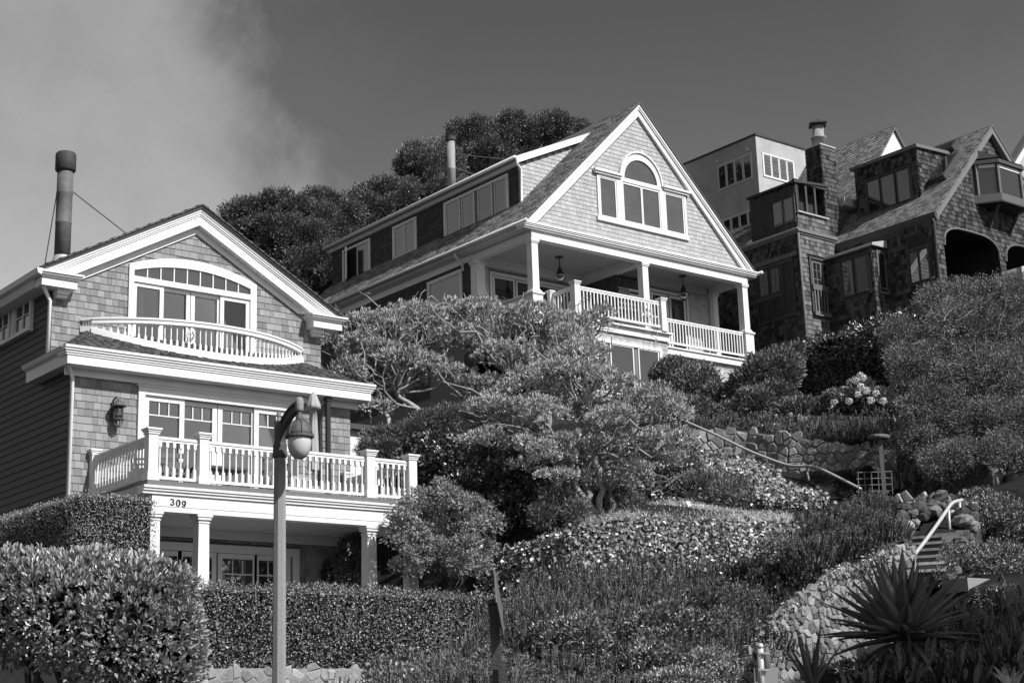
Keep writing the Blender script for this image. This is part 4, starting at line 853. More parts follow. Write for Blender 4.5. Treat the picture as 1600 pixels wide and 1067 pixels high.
# pendants, flag
def pendant(x, y, z, label):
    o = _put(bpy.data.objects.new('pendant_lantern', None), None, (x, y, z)); tag(o, label, 'lantern', 'pendant lanterns under the porch ceiling')
    b = MB(); b.lathe([(.16, -.03), (.16, 0), (.02, 0.01)], (x, y, z), 12); b.tube([(x, y, z), (x, y, z - .42)], .018, 6); b.build('rod', 'black', o)
    b = MB(); b.lathe([(.03, -.4), (.06, -.42), (.07, -.5), (.11, -.53), (.11, -.62), (.16, -.66), (.16, -.68), (.03, -.68)], (x, y, z), 14); b.build('hood', 'black', o, True)
    b = MB(); b.lathe([(.12, -.68), (.2, -.74), (.215, -.82), (.18, -.9), (.09, -.96)], (x, y, z), 14); b.build('lamp_globe', 'glass_clear', o, True)
    b = MB(); b.lathe([(.217, -.825), (.223, -.815), (.217, -.805)], (x, y, z), 14); b.lathe([(.09, -.96), (.1, -.95), (.06, -1.02)], (x, y, z), 10)
    for k in range(4): a = math.pi / 2 * k + .4; b.tube([(x + r_ * math.cos(a), y + r_ * math.sin(a), z + z_) for r_, z_ in ((.13, -.68), (.215, -.74), (.225, -.82), (.19, -.9), (.09, -.97))], .008, 4)
    b.build('cage', 'black', o)
pendant(37.75, 43.9, 19.42, 'black pendant lantern over the left bay of the middle house porch'); pendant(43.55, 43.2, 19.42, 'black pendant lantern in front of the glazed porch doors on the right bay')
fl = _put(bpy.data.objects.new('flag', None), None, (41.0, 43.62, 18.2)); tag(fl, 'small flag with starred dark canton and stripes, hung on the porch fireplace', 'flag'); FFl = front(43.66)
solid('canton', 'flag_dark', fl, 'fbox', FFl, 40.46, 41.05, 18.18, 18.62, 0, .012)
b = MB()
for i in range(6):
    for j in range(5): u, v = 40.51 + i * .098 + (.045 if j % 2 else 0), 18.22 + j * .09; b.fbox(FFl, u - .026, u + .026, v - .026, v + .026, .012, .018)
b.build('stars', 'flag_light', fl)
for k in range(9):
    v = 18.56 - k * .097; solid('stripe', 'flag_light' if k % 2 == 0 else 'flag_dark', fl, 'fbox', FFl, 41.055 if v > 18.14 else 40.46, 41.75, v - .03, v + .06, 0, .012)
# potted vine behind the right bay railing is built with the plants
# ================================================================== DARK SHINGLED HOUSE on the right
H3 = thing('dark_shingled_house', 'dark weathered shingled house with a steep gable, arched porch openings, tower and shingled chimney', 'house', (50.4, 37, 15.5))
r3 = random.Random(8); G3F = front(36.2); AP3 = (54.85, 25.8); E3 = (50.5, 21.3); S3 = (AP3[1] - E3[1]) / (AP3[0] - E3[0])
XR3 = 2 * AP3[0] - E3[0]
def archpts(x0, x1, zs, zt, z0):
    n = 12; P_ = [(x0, z0)]
    for i in range(n + 1): a = math.pi * i / n; P_.append(((x0 + x1) / 2 - (x1 - x0) / 2 * (abs(math.cos(a)) ** .6) * np.sign(math.cos(a)), zs + (zt - zs) * math.sin(a) ** .75))
    return P_ + [(x1, z0)]
ARC = [(51.05, 54.72, 20.1, 20.98, 17.0), (55.12, 58.6, 20.1, 20.98, 17.0)]
def arch_cut(v):
    out = []
    for x0, x1, zs, zt, z0 in ARC:
        if v <= zs: out.append((x0, x1))
        elif v < zt: s_ = ((v - zs) / (zt - zs)) ** (1 / .75); c_ = math.sqrt(max(0, 1 - s_ * s_)) ** .6; out.append(((x0 + x1) / 2 - (x1 - x0) / 2 * c_, (x0 + x1) / 2 + (x1 - x0) / 2 * c_))
    return out
outline = [(E3[0], 15.5), (51.05, 15.5)] + archpts(*ARC[0])[1:-1] + [(54.72, 15.5), (55.12, 15.5)] + archpts(*ARC[1])[1:-1] + [(58.6, 15.5), (XR3 - .1, 15.5), (XR3 - .1, 21.3), (AP3[0], 25.7), (E3[0], 21.3)]
solid('gable_wall', 'backing_dark', H3, 'prism', [(x, 36.2, z) for x, z in outline], (0, .3, 0))
def clip3(v):
    k = (AP3[1] - .12 - v) / S3; lo, hi = (AP3[0] - k, AP3[0] + k) if v > 21.2 else (50.4, XR3 - .1)
    cuts = arch_cut(v)
    if 22.2 < v < 24.0: cuts.append((53.4, 56.2))
    return minus([(lo, hi)], cuts)
shingles(G3F, shingle_list(17.3, 25.6, .2, (.1, .27), clip3, r3), H3, 'shingle_dark', .028, 0, gap=.006)
for x0, x1, zs, zt, z0 in ARC:
    b = MB(); pts = archpts(x0, x1, zs, zt, z0)[1:-1]; b.tube([(x, 36.16, z) for x, z in pts], .05, 5); b.build('arch_trim', 'brown_wood', H3)
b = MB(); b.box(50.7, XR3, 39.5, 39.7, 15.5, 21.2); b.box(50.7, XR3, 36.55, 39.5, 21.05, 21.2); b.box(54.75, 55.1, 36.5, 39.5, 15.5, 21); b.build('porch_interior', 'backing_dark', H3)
# rake boards, roof
b = MB()
for s in (-1, 1):
    ex = E3[0] if s < 0 else XR3
    b.prism([(AP3[0], 35.95, AP3[1] + .02), (ex, 35.95, E3[1] + .02), (ex, 35.95, E3[1] - .26), (AP3[0], 35.95, AP3[1] - .26)], (0, .22, 0))
b.build('rake_board', 'brown_wood', H3)
b = MB()
for s in (-1, 1):
    ex = E3[0] if s < 0 else XR3
    b.prism([(AP3[0], 35.92, AP3[1] + .12), (ex + .1 * s, 35.92, E3[1] - .02), (ex + .1 * s, 35.92, E3[1] - .12), (AP3[0], 35.92, AP3[1] + .03)], (0, 12.5, 0))
b.build('roof', 'roof_old', H3)
sv = np.array([AP3[0] - E3[0], 0, AP3[1] - E3[1]]); L3 = np.linalg.norm(sv); sv /= L3
R3 = Fr((E3[0] - .08, 0, E3[1] + .02), (0, 1, 0), sv, (-sv[2], 0, sv[0]))
def clipr3(v):
    z = E3[1] + v * sv[2]; iv = [(35.92, 48.4)]
    if z > 22.35: iv = minus(iv, [(37.5, 40.75)] if z < 24.85 else [])
    return iv
shingles(R3, shingle_list(0, L3, .13, (.1, .34), clipr3, r3), H3, 'roof_old', .03, 0, joined='roof_shingles', gap=.008)
b = MB(); b.profy([(50.32, 21.3), (50.32, 21.16), (50.42, 21.0), (50.48, 21.0), (50.48, 21.3)], 35.95, 41.0); b.build('gutter', 'dark_wood', H3)
b = MB(); b.tube([(50.36, 36.1, 21.1), (50.36, 36.05, 20.9), (50.42, 36.1, 20.6), (50.36, 36.12, 16.5)], .06, 7); b.build('downspout', 'dark_wood', H3, True)
# skylight beside the dormer and on the ridge slope
def skylight(y0, y1, v0, v1):
    b = MB(); b.fbox(R3, y0, y1, v0, v1, .02, .26); o = b.build('skylight', 'dark_wood', H3); MB().fbox(R3, y0 + .08, y1 - .08, v0 + .08, v1 - .08, .262, .275).build('pane', 'glass', o)
skylight(36.55, 37.3, 2.55, 4.3); skylight(37.2, 38.4, 5.05, 5.6)
# gable bay window
b = MB(); F = G3F
def bayring(z0, z1, off, m, name, parent, x=(53.55, 54.15, 55.75, 56.1), d=.75):
    b = MB(); p = [(x[0] - off, 36.2), (x[1] - off * .6, 36.2 - d - off), (x[2] + off * .6, 36.2 - d - off), (x[3] + off, 36.2)]
    b.prism([(a, c, z0) for a, c in p], (0, 0, z1 - z0)); return b.build(name, m, parent)
BW = bayring(22.3, 22.62, .12, 'brown_wood', 'bay_window', H3); bayring(22.24, 22.3, .16, 'dark_wood', 'apron', BW); bayring(23.93, 24.08, .14, 'dark_wood', 'cornice', BW); bayring(24.08, 24.2, .02, 'roof', 'bay_roof', BW)
b = MB(); b.add([(53.5, 36.2, 24.7), (56.2, 36.2, 24.5), (53.4, 36.2, 24.15), (54.05, 35.35, 24.15), (55.85, 35.35, 24.15), (56.3, 36.2, 24.15)], [(0, 2, 3), (0, 3, 4, 1), (1, 4, 5)]); b.build('bay_roof', 'roof', BW)
for x, y in ((53.6, 36.12), (54.15, 35.47), (55.72, 35.47), (56.05, 36.12)): b = MB(); b.box(x - .07, x + .07, y - .07, y + .07, 22.62, 23.93); b.build('post', 'brown_wood', BW)
for p, q in (((53.67, 36.05), (54.1, 35.53)), ((54.22, 35.47), (55.65, 35.47)), ((55.77, 35.53), (56.0, 36.05))):
    b = MB(); b.beam((p[0], p[1], 23.28), (q[0], q[1], 23.28), .02, 1.24); b.build('pane', 'glass', BW); b = MB(); b.beam((p[0], p[1] - .03, 23.84), (q[0], q[1] - .03, 23.84), .02, .14); b.build('blind', 'white', BW)
for x in (54.2, 55.6): b = MB(); b.beam((x, 36.18, 21.3), (x, 35.6, 22.24), .09); b.build('brace', 'dark_wood', BW)
# side wall and its bay
S3W = left(50.4)
solid('side_wall', 'backing_dark', H3, 'box', 50.405, 50.7, 36.5, 41.2, 15, 21.25)
shingles(S3W, shingle_list(16, 21.0, .2, (.1, .27), lambda v: minus([(36.2, 41)], [(36.45, 37.4)] if v < 20.0 else []), r3), H3, 'shingle_dark', .028, gap=.006)
window(H3, S3W, 36.4, 37.5, 18.6, 20.1, .09, [(36.52, 36.9, 18.75, 19.95), (37.0, 37.38, 18.75, 19.95)], m='dark_wood')
b = MB(); pts = [(36.45, 20.1)] + [(36.95 - .5 * math.cos(math.pi * i / 10), 20.1 + .55 * math.sin(math.pi * i / 10)) for i in range(11)]; b.tube([S3W(u, v, .03) for u, v in pts], .05, 5); b.build('arch_trim', 'dark_wood', H3)
b = MB(); b.prism([S3W(u, v, .034) for u, v in pts[1:]] + [S3W(36.45, 20.1, .034)], (-.006, 0, 0)); b.build('arch_dark_panel', 'backing_dark', H3)  # flat dark panel stands in for the shade inside the small arch
b = MB(); b.box(49.6, 51.0, 38.58, 40.95, 15.2, 20.45); b.build('side_bay', 'backing_dark', H3)
shingles(left(49.6), shingle_list(15.4, 20.4, .2, (.1, .27), lambda v: minus([(38.58, 40.95)], [(38.75, 40.25)] if 18.55 < v < 20.3 else []), r3), H3, 'shingle_dark', .028, gap=.006)
shingles(front(38.58), shingle_list(15.4, 20.4, .2, (.1, .27), lambda v: minus([(49.6, 50.45)], [(49.86, 50.45)] if 18.5 < v < 20.4 else []), r3), H3, 'shingle_dark', .028, gap=.006)
window(H3, left(49.6), 38.72, 40.28, 18.55, 20.3, .1, [(38.88, 39.45, 18.72, 20.15), (39.6, 40.14, 18.72, 20.15)], m='dark_wood')
window(H3, front(38.58), 49.84, 50.42, 18.6, 20.36, .07, [(49.95, 50.33, 18.8, 20.22)], m='brown_wood', sill=.08)
b = MB(); b.prism([(49.45, 38.4, 20.45), (49.45, 38.4, 20.55), (50.45, 38.4, 20.8), (50.45, 38.4, 20.45)], (0, 2.6, 0)); b.build('bay_roof', 'lead', H3)
# dormer
D3 = left(51.7)
solid('dormer', 'backing_dark', H3, 'prism', [(51.71, 37.52, 22.3), (51.71, 37.52, 24.75), (54.1, 37.52, 24.9), (54.1, 37.52, 24.0)], (0, 3.2, 0))
shingles(D3, shingle_list(22.4, 24.7, .2, (.1, .27), lambda v: minus([(37.5, 40.75)], [(37.9, 40.2)] if 22.6 < v < 24.15 else []), r3), H3, 'shingle_dark', .028, gap=.006)
shingles(front(37.5), shingle_list(22.3, 24.75, .2, (.1, .27), lambda v: [(51.7, E3[0] + (v - E3[1]) / S3)], r3), H3, 'shingle_dark', .028, gap=.006)
window(H3, D3, 37.85, 40.25, 22.55, 24.15, .1, [(38.0, 38.6, 22.7, 24.0), (38.75, 39.4, 22.7, 24.0), (39.52, 40.12, 22.7, 24.0)], m='dark_wood', sill=.06)
b = MB(); b.prism([(51.55, 37.38, 24.72), (51.55, 37.38, 24.86), (54.1, 37.38, 25.0), (54.1, 37.38, 24.86)], (0, 3.5, 0)); b.build('dormer_roof', 'brown_wood', H3)
# tower
T3, TF = left(48.1), front(41.0)
solid('tower_wall', 'backing_dark', H3, 'box', 48.12, 50.3, 41.02, 49, 13.5, 21.5)
def clip_tl(v): return minus([(41.0, 49)], [(41.35, 43.4)] if 18.1 < v < 20.4 else [])
shingles(T3, shingle_list(14.0, 21.4, .2, (.1, .27), clip_tl, r3), H3, 'shingle_dark', .028, gap=.006)
shingles(TF, shingle_list(14.0, 21.4, .2, (.1, .27), lambda v: minus([(48.1, 50.3)], [(48.55, 50.1)] if 18.0 < v < 20.5 else []), r3), H3, 'shingle_worn', .028, gap=.006)
b = MB(); b.box(47.98, 50.42, 40.88, 49, 21.46, 21.6); b.box(48.03, 50.36, 40.94, 49, 21.38, 21.46); b.build('tower_cornice', 'brown_wood', H3)
b = MB(); b.box(47.95, 48.0, 40.9, 46, 21.55, 21.62); b.build('lit_edge_strip', 'lead', H3)  # pale strip paints the lit edge of the tower cornice
b = MB(); b.tube([(48.06, 40.96, 21.4), (48.06, 40.95, 14.2)], .05, 7); b.build('downspout', 'brown_wood', H3, True)
def porchwin(F, u0, u1, u2, v0, v1, parent):
    b = MB(); b.fbox(F, u0, u1, 18.0, v1, .005, .012); o = b.build('sleeping_porch', 'dark', parent); b = MB(); b.ring(F, u0 - .04, u1 + .04, 18.0, v1 + .05, .1, .01, .07); b.build('frame', 'dark_wood', o)
    n = 2
    for i in range(n):
        a, c = u0 + .12 + (u1 - u0 - .2) * i / n, u0 + .04 + (u1 - u0 - .2) * (i + 1) / n
        w_ = MB(); w_.ring(F, a, c, 19.2, v1 - .12, .06, .015, .04); w_.build('casement', 'brown_wood', o); MB().fbox(F, a + .06, c - .06, 19.26, v1 - .18, .016, .024).build('pane', 'glass', o)
        b = MB(); b.fbox(F, (a + c) / 2 - .015, (a + c) / 2 + .015, 19.26, v1 - .18, .02, .035)
        for k in (1, 2): vv = 19.2 + (v1 - .12 - 19.2) * k / 3; b.fbox(F, a + .06, c - .06, vv - .012, vv + .012, .02, .032)
        b.build('muntin', 'brown_wood', o)
    b = MB(); b.fbox(F, u0 - .02, u1 + .06, 19.08, 19.32, .06, .14); o2 = b.build('balcony_rail', 'brown_wood', parent); b = MB(); b.fbox(F, u0 - .02, u1 + .1, 18.0, 18.18, .06, .16); b.build('bottom_rail', 'brown_wood', o2)
    n = max(8, int((u1 - u0) / .17))
    for i in range(n): a = u0 + (u1 - u0) * (i + .5) / n; MB().fbox(F, a - .035, a + .035, 18.18, 19.08, .08, .12).build('slat', 'brown_wood', o2)
porchwin(TF, 48.62, 50.08, None, 18, 20.45, H3)
def porchwin_dark():
    b = MB(); b.fbox(T3, 41.4, 43.4, 18.1, 20.4, .005, .012); o = b.build('sleeping_porch', 'dark', H3); b = MB(); b.ring(T3, 41.35, 43.45, 18.05, 20.45, .12, .01, .07); b.fbox(T3, 41.95, 42.07, 18.2, 20.4, .01, .065); b.build('frame', 'dark_wood', o)
    for a in (42.12, 42.75):
        MB().ring(T3, a, a + .55, 19.2, 20.3, .05, .014, .04).build('casement', 'dark_wood', o); MB().fbox(T3, a + .05, a + .5, 19.25, 20.25, .016, .024).build('pane', 'glass', o)
        b = MB(); b.fbox(T3, a + .26, a + .29, 19.25, 20.25, .02, .034); b.fbox(T3, a + .05, a + .5, 19.6, 19.62, .02, .032); b.fbox(T3, a + .05, a + .5, 19.93, 19.95, .02, .032); b.build('muntin', 'brown_wood', o)
    b = MB(); b.fbox(T3, 42.0, 43.45, 18.98, 19.14, .06, .14); o2 = b.build('balcony_rail', 'dark_wood', H3)
    for i in range(11): a = 42.1 + i * .125; MB().fbox(T3, a - .03, a + .03, 18.15, 18.98, .08, .12).build('slat', 'dark_wood', o2)
porchwin_dark()
b = MB(); b.fbox(T3, 41.1, 47, 20.5, 20.68, .01, .08); b.build('band_board', 'brown_wood', H3)
# tower upper room: charred walls, window, open corner
UX, UY = 48.35, 41.2; U3 = left(UX)
solid('upper_room', 'backing_dark', H3, 'box', UX + .01, 50.2, UY + .5, 43.7, 21.5, 23.6)
solid('upper_room', 'backing_dark', H3, 'box', UX + .01, UX + .2, UY, UY + .5, 21.5, 23.7)
rr = random.Random(4)
for k in range(16):
    y = UY + k * .158; top = 23.62 + rr.uniform(-.12, .14)
    for z0, z1 in (((21.55, top),) if not (42.5 > y + .1 > 40.9) else ((21.55, 21.98), (23.2, top))):
        MB().fbox(U3, y, y + .15, z0, z1, .0, .02 + rr.uniform(0, .03)).build('wall_plank', 'rust' if rr.random() < .7 else 'dark_wood', H3)
window(H3, U3, 40.95 + .3, 42.6, 21.98, 23.24, .08, [(41.38, 41.85, 22.1, 23.1), (41.98, 42.48, 22.1, 23.1)], m='dark_wood', sash_m='brown_wood')
shingles(front(UY), shingle_list(21.55, 22.4, .2, (.1, .27), lambda v: [(UX, 50.3)], r3), H3, 'shingle_worn', .028, gap=.006)
solid('apron', 'backing_dark', H3, 'box', UX + .01, 50.3, UY + .01, UY + .2, 21.5, 22.4)
b = MB(); b.box(UX, 50.25, UY - .1, UY + .15, 22.4, 22.46); b.build('sill', 'lead', H3)
for x in (UX + .02, 48.95, 49.5): b = MB(); b.box(x, x + .1, UY - .02, UY + .1, 22.46, 23.75); b.build('stud', 'dark_wood', H3)
b = MB(); b.box(UX - .05, 50.3, UY - .05, UY + .1, 23.7, 23.85); b.build('header_beam', 'rust', H3)
b = MB(); b.prism([(UX - .12, UY - .1, 23.66), (UX - .12, UY - .1, 23.76), (50.3, UY - .1, 23.95), (50.3, UY - .1, 23.85)], (0, 2.7, 0)); b.build('upper_roof', 'rust', H3)
b = MB(); b.prism([(47.9, 43.75, 21.6), (47.9, 43.75, 21.66), (50.6, 43.75, 23.6), (50.6, 43.75, 23.5)], (0, 6, 0)); b.build('tower_roof', 'roof_old', H3)
tv = np.array([2.7, 0, 1.95]); TL = np.linalg.norm(tv); tv /= TL; RT = Fr((47.88, 0, 21.66), (0, 1, 0), tv, (-tv[2], 0, tv[0]))
shingles(RT, shingle_list(0, TL, .13, (.1, .34), lambda v: [(43.75, 49.7)], r3), H3, 'roof_old', .03, joined='roof_shingles', gap=.008)
# chimney with flue
CX0, CX1, CY0, CY1 = 50.3, 51.24, 41.3, 42.15
solid('chimney', 'backing_dark', H3, 'box', CX0 + .01, CX1, CY0 + .01, CY1, 21.0, 25.82); chim = bpy.data.objects[[o.name for o in H3.children if o.name.startswith('chimney')][0]]
L_ = shingle_list(21.6, 25.75, .2, (.1, .25), lambda v: [(CX0, CX1)], r3); shingles(front(CY0), L_, chim, 'shingle_dark', .028, gap=.006)
shingles(left(CX0), shingle_list(21.6, 25.75, .2, (.1, .25), lambda v: [(CY0, CY1)], r3), chim, 'shingle_dark', .028, gap=.006)
b = MB(); b.box(CX0 - .03, CX1 + .03, CY0 - .03, CY1 + .03, 25.8, 25.86); b.build('chimney_top', 'lead', chim)
b = MB(); b.lathe([(.3, 25.86), (.3, 26.25), (.34, 26.27), (.34, 26.33), (.24, 26.36), (.24, 26.85)], (50.75, 41.72, 0), 14); b.build('flue', 'steel_pale', chim, True)
b = MB(); b.lathe([(.5, 26.9), (.52, 26.92), (.12, 27.16), (.05, 27.2)], (50.75, 41.72, 0), 4); b.build('cowl', 'rust', chim)
b = MB(); b.box(51.2, 52.4, 41.0, 41.7, 23.2, 23.55); b.build('cricket', 'lead', H3)
# porch table and pale things under the arch
t = _put(bpy.data.objects.new('porch_table', None), None, (52.2, 38.0, 18.8)); tag(t, 'pale tall table under the large arched porch opening of the dark house', 'table')
solid('tabletop', 'white_shade', t, 'box', 51.5, 53.0, 37.7, 38.3, 20.35, 20.55); solid('leg', 'white_shade', t, 'box', 52.2, 52.35, 37.95, 38.05, 17.5, 20.35)
# second steep roof with white gable end behind
H3B = thing('white_gabled_house', 'steep shingle roofed house with a plain white gable end, rising behind the dark house', 'house', (59, 44, 20))
b = MB(); b.prism([(59.0, 44, 29.3), (55.6, 44, 24.8), (55.6, 44, 20), (62.4, 44, 20), (62.4, 44, 24.8)], (0, 5, 0)); b.build('gable_wall', 'white', H3B)
b = MB()
for s in (-1, 1): b.prism([(59.0, 43.92, 29.42), (59 + s * 4.6, 43.92, 23.45), (59 + s * 4.6, 43.92, 23.3), (59.0, 43.92, 29.25)], (0, 5.3, 0))
b.build('roof', 'roof_old', H3B)
sv = np.array([4.6, 0, 5.97]); LL = np.linalg.norm(sv); sv /= LL
shingles(Fr((54.4, 0, 23.47), (0, 1, 0), sv, (-sv[2], 0, sv[0])), shingle_list(0, LL, .16, (.1, .3), lambda v: [(43.8, 49.2)], r3), H3B, 'roof_old', .03, joined='roof_shingles', gap=.008)
b = MB()
for s in (-1, 1): b.prism([(59.0, 43.88, 29.44), (59 + s * 4.6, 43.88, 23.47), (59 + s * 4.6, 43.88, 23.3), (59.0, 43.88, 29.27)], (0, .06, 0))
b.build('rake_board', 'brown_wood', H3B)
for k in range(26): pass
# ================================================================== STUCCO HOUSE behind
H4 = thing('stucco_house', 'boxy flat roofed stucco house with slatted windows behind the middle gable', 'house', (60, 53, 22))
solid('wall', 'stucco', H4, 'box', 59, 69, 52.64, 57.9, 20, 31.85); b = MB(); b.box(58.95, 69.05, 52.58, 57.95, 31.85, 31.95); b.build('parapet_edge', 'rust', H4)
window(H4, left(59), 53.0, 55.42, 29.6, 31.0, .06, [(53.1 + i * .6, 53.56 + i * .6, 29.72, 30.9) for i in range(4)], m='white_shade')
window(H4, left(59), 52.9, 55.4, 26.6, 27.98, .06, [(53.0 + i * .6, 53.46 + i * .6, 26.72, 27.88) for i in range(4)], m='white_shade')
wv = [(59.5 + i * .6, 59.98 + i * .6) for i in range(4)]; fz = 52.64 / 56.0
W = window(H4, front(52.64), 59.38, 61.78, 29.68, 30.98, .07, [(a, c, 29.78, 30.88) for a, c in wv], m='white')
for a, c in wv:
    for k in range(14): MB().fbox(front(52.64), a, c, 29.79 + k * .078, 29.84 + k * .078, .016, .03).build('slat', 'brown_wood', W)
b = MB(); b.box(58.4, 59.2, 57.9, 60.5, 29.5, 31.4); b.prism([(58.3, 57.95, 31.4), (58.8, 57.95, 31.9), (59.3, 57.95, 31.4)], (0, 2.5, 0)); b.build('rear_gable', 'stucco', H4)
b = MB(); b.tube([(58.93, 57.8, 31.5), (58.9, 57.7, 30.9), (58.9, 57.75, 25)], .06, 6); b.build('downspout', 'lead', H4)
for y in (53.2, 55.4): b = MB(); b.lathe([(.05, -.05), (.06, 0), (.05, .05)], (58.95, y, 31.25), 8); b.build('vent', 'white', H4)
# ================================================================== far right gable
H5 = thing('far_gabled_house', 'pale house with white rake boards at the right edge, beyond the dark gable', 'house', (73, 45, 25))
b = MB(); b.prism([(69.9, 45, 22), (69.9, 45, 29.7), (75, 45, 34.9), (80, 45, 29.7), (80, 45, 22)], (0, .3, 0)); b.build('wall', 'stucco', H5)
b = MB()
for s in (-1, 1): b.prism([(75, 44.88, 35.3), (75 + s * 5.6, 44.88, 29.55), (75 + s * 5.6, 44.88, 29.05), (75, 44.88, 34.8)], (0, .11, 0))
b.build('rake_board', 'white', H5)
b = MB()
for s in (-1, 1): b.prism([(75, 44.8, 35.45), (75 + s * 5.7, 44.8, 29.6), (75 + s * 5.7, 44.8, 29.4), (75, 44.8, 35.28)], (0, .5, 0))
b.build('roof', 'roof', H5)
window(H5, front(45), 71.3, 73.0, 29.6, 31.2, .12, [(71.5, 72.8, 29.8, 31.0)])
# cottage glimpsed between the trees, and a roof edge at the far left
H6 = thing('white_cottage', 'small white building glimpsed between the trunks behind the deck of house 309', 'house', (25, 38, 8))
solid('wall', 'white', H6, 'box', 23.2, 26.6, 38.0, 40.5, 7.0, 10.5); window(H6, front(38.0), 25.4, 26.0, 9.2, 10.2, .06, [(25.48, 25.92, 9.3, 10.1)])
b = MB(); b.box(23.0, 26.8, 37.8, 40.7, 10.5, 10.65); b.build('roof', 'roof', H6)
# ================================================================== PLANTS
def unit(a): return a / (np.linalg.norm(a, axis=-1, keepdims=True) + 1e-9)
_NW = rng.normal(size=(10, 3)); _NP = rng.uniform(0, 6.28, 10)
def lump(p, freq=1.0):
    s = 0
    for k in range(10): s = s + np.sin(p @ _NW[k] * freq * (0.6 + 0.25 * k) + _NP[k]) / (1 + .35 * k)
    return s / 3.2
def leaf_arrays(pos, d, nrm, L, W, fold=0.15, six=False):
    d = unit(d); side_ = unit(np.cross(d, nrm)); n2 = np.cross(side_, d); L = np.broadcast_to(np.asarray(L, float), (len(pos),))[:, None]; W = np.broadcast_to(np.asarray(W, float), (len(pos),))[:, None]
    k = len(pos)
    if six:
        l1 = pos + d * L * .28 - side_ * W * .42 + n2 * fold * W; l2 = pos + d * L * .66 - side_ * W * .44 + n2 * fold * W
        q1 = pos + d * L * .28 + side_ * W * .42 + n2 * fold * W; q2 = pos + d * L * .66 + side_ * W * .44 + n2 * fold * W
        tip = pos + d * L - n2 * fold * W * .6
        V = np.stack([pos, l1, l2, tip, q2, q1], 1).reshape(-1, 3); b = np.arange(k)[:, None] * 6
        return V, np.concatenate([b + np.array([[0, 1, 2, 3]]), b + np.array([[0, 3, 4, 5]])])
    l = pos + d * L * .45 - side_ * W * .5 + n2 * fold * W; r = pos + d * L * .45 + side_ * W * .5 + n2 * fold * W
    V = np.stack([pos, r, pos + d * L, l], 1).reshape(-1, 3); b = np.arange(k)[:, None] * 4
    return V, np.concatenate([b + np.array([[0, 1, 2]]), b + np.array([[0, 2, 3]])])
def leaves(name, parent, m, pos, d, nrm, L, W, fold=.15, six=False, kind=None):
    V, Fc = leaf_arrays(pos, d, nrm, L, W, fold, six); c = V.mean(0)
    o = place(name, np_mesh(name, V - c, Fc, M[m]), parent, c)
    if kind: o['kind'] = kind
    return o
def sph(n): return unit(rng.normal(size=(n, 3)))
def lobes_surface(lobes, dens, shell=(.8, 1.05), bump=.14, freq=2.0, upper=-1.0):
    """points over the outside of a union of ellipsoids, with the outward direction at each"""
    PP, DD = [], []
    lc = np.array([l[0] for l in lobes]); lr = np.array([l[1] if hasattr(l[1], '__len__') else (l[1],) * 3 for l in lobes])
    for c, r in zip(lc, lr):
        area = 4 * math.pi * ((r[0] * r[1]) ** 1.6 / 3 + (r[0] * r[2]) ** 1.6 / 3 + (r[1] * r[2]) ** 1.6 / 3) ** (1 / 1.6)
        u = sph(int(area * dens)); u = u[u[:, 2] > upper]
        f = rng.uniform(*shell, len(u)) * (1 + bump * lump(c + u * r, freq)); p = c + u * r * f[:, None]
        keep = np.ones(len(p), bool)
        for c2, r2_ in zip(lc, lr):
            if c2 is c or np.allclose(c2, c): continue
            keep &= np.linalg.norm((p - c2) / r2_, axis=1) > .78
        PP.append(p[keep]); DD.append(unit(u / r)[keep])
    return np.concatenate(PP), np.concatenate(DD)
def tufts(p, d, n, rad, up=.5, spread=.8):
    """n leaf origins round every tuft centre, pointing out of the tuft"""
    k = len(p); q = np.repeat(p, n, 0); dd = np.repeat(d, n, 0); r = sph(k * n)
    dirs = unit(dd + spread * r + np.array([0, 0, up])); return q + r * rad * rng.uniform(.3, 1, (k * n, 1)), dirs
def limb(b, p0, p1, r0, r1, wob=.12, n=7, seg=6, sag=0.0):
    p0, p1 = np.array(p0, float), np.array(p1, float); L = np.linalg.norm(p1 - p0); pts = []
    o1, o2 = rng.normal(size=3) * wob * L, rng.normal(size=3) * wob * L
    for i in range(n + 1):
        t = i / n; w = math.sin(math.pi * t); pts.append(p0 + (p1 - p0) * t + o1 * w * (1 - t) + o2 * w * t + rng.normal(size=3) * wob * .16 * L * w + np.array([0, 0, sag * w]))
    b.tube(pts, [r0 + (r1 - r0) * i / n for i in range(n + 1)], seg, False); return pts
def plant(name, label, cat, base, group=None): return thing(name, label, cat, tuple(map(float, base)), group)
def branching(parent, base, targets, m, r0=.09, stems=4, wob=.12, spread=.35, lo=.25, hi=.6, name='branches', tip=.012):
    b = MB(); base = np.array(base, float); T = np.array(targets); cen = T.mean(0); roots = []
    for k in range(stems):
        g = T[rng.integers(len(T))]; mid = base + (cen * .55 + g * .45 - base) * rng.uniform(lo, hi) ; s = base + np.array([rng.normal() * spread * .6, rng.normal() * spread * .6, -.6])
        pts = limb(b, s, mid, r0, r0 * .6, wob, 8, 7); roots.append((pts[-1], r0 * .6)); roots.append((pts[5], r0 * .55))
    RP = np.array([r[0] for r in roots])
    mids = []
    for t in T:
        j = int(np.argmin(np.linalg.norm(RP - t, axis=1) + rng.uniform(0, .6, len(RP)))); pts = limb(b, RP[j], t, roots[j][1] * .7, tip, wob, 8, 5)
        if tip > .015:
            for e in (.55, .8): q = pts[int(8 * e)]; limb(b, q, q + (t - RP[j]) * .35 + rng.normal(size=3) * .3, tip * 1.1, tip * .6, wob, 5, 4)
    return b.build(name, m, parent, True)

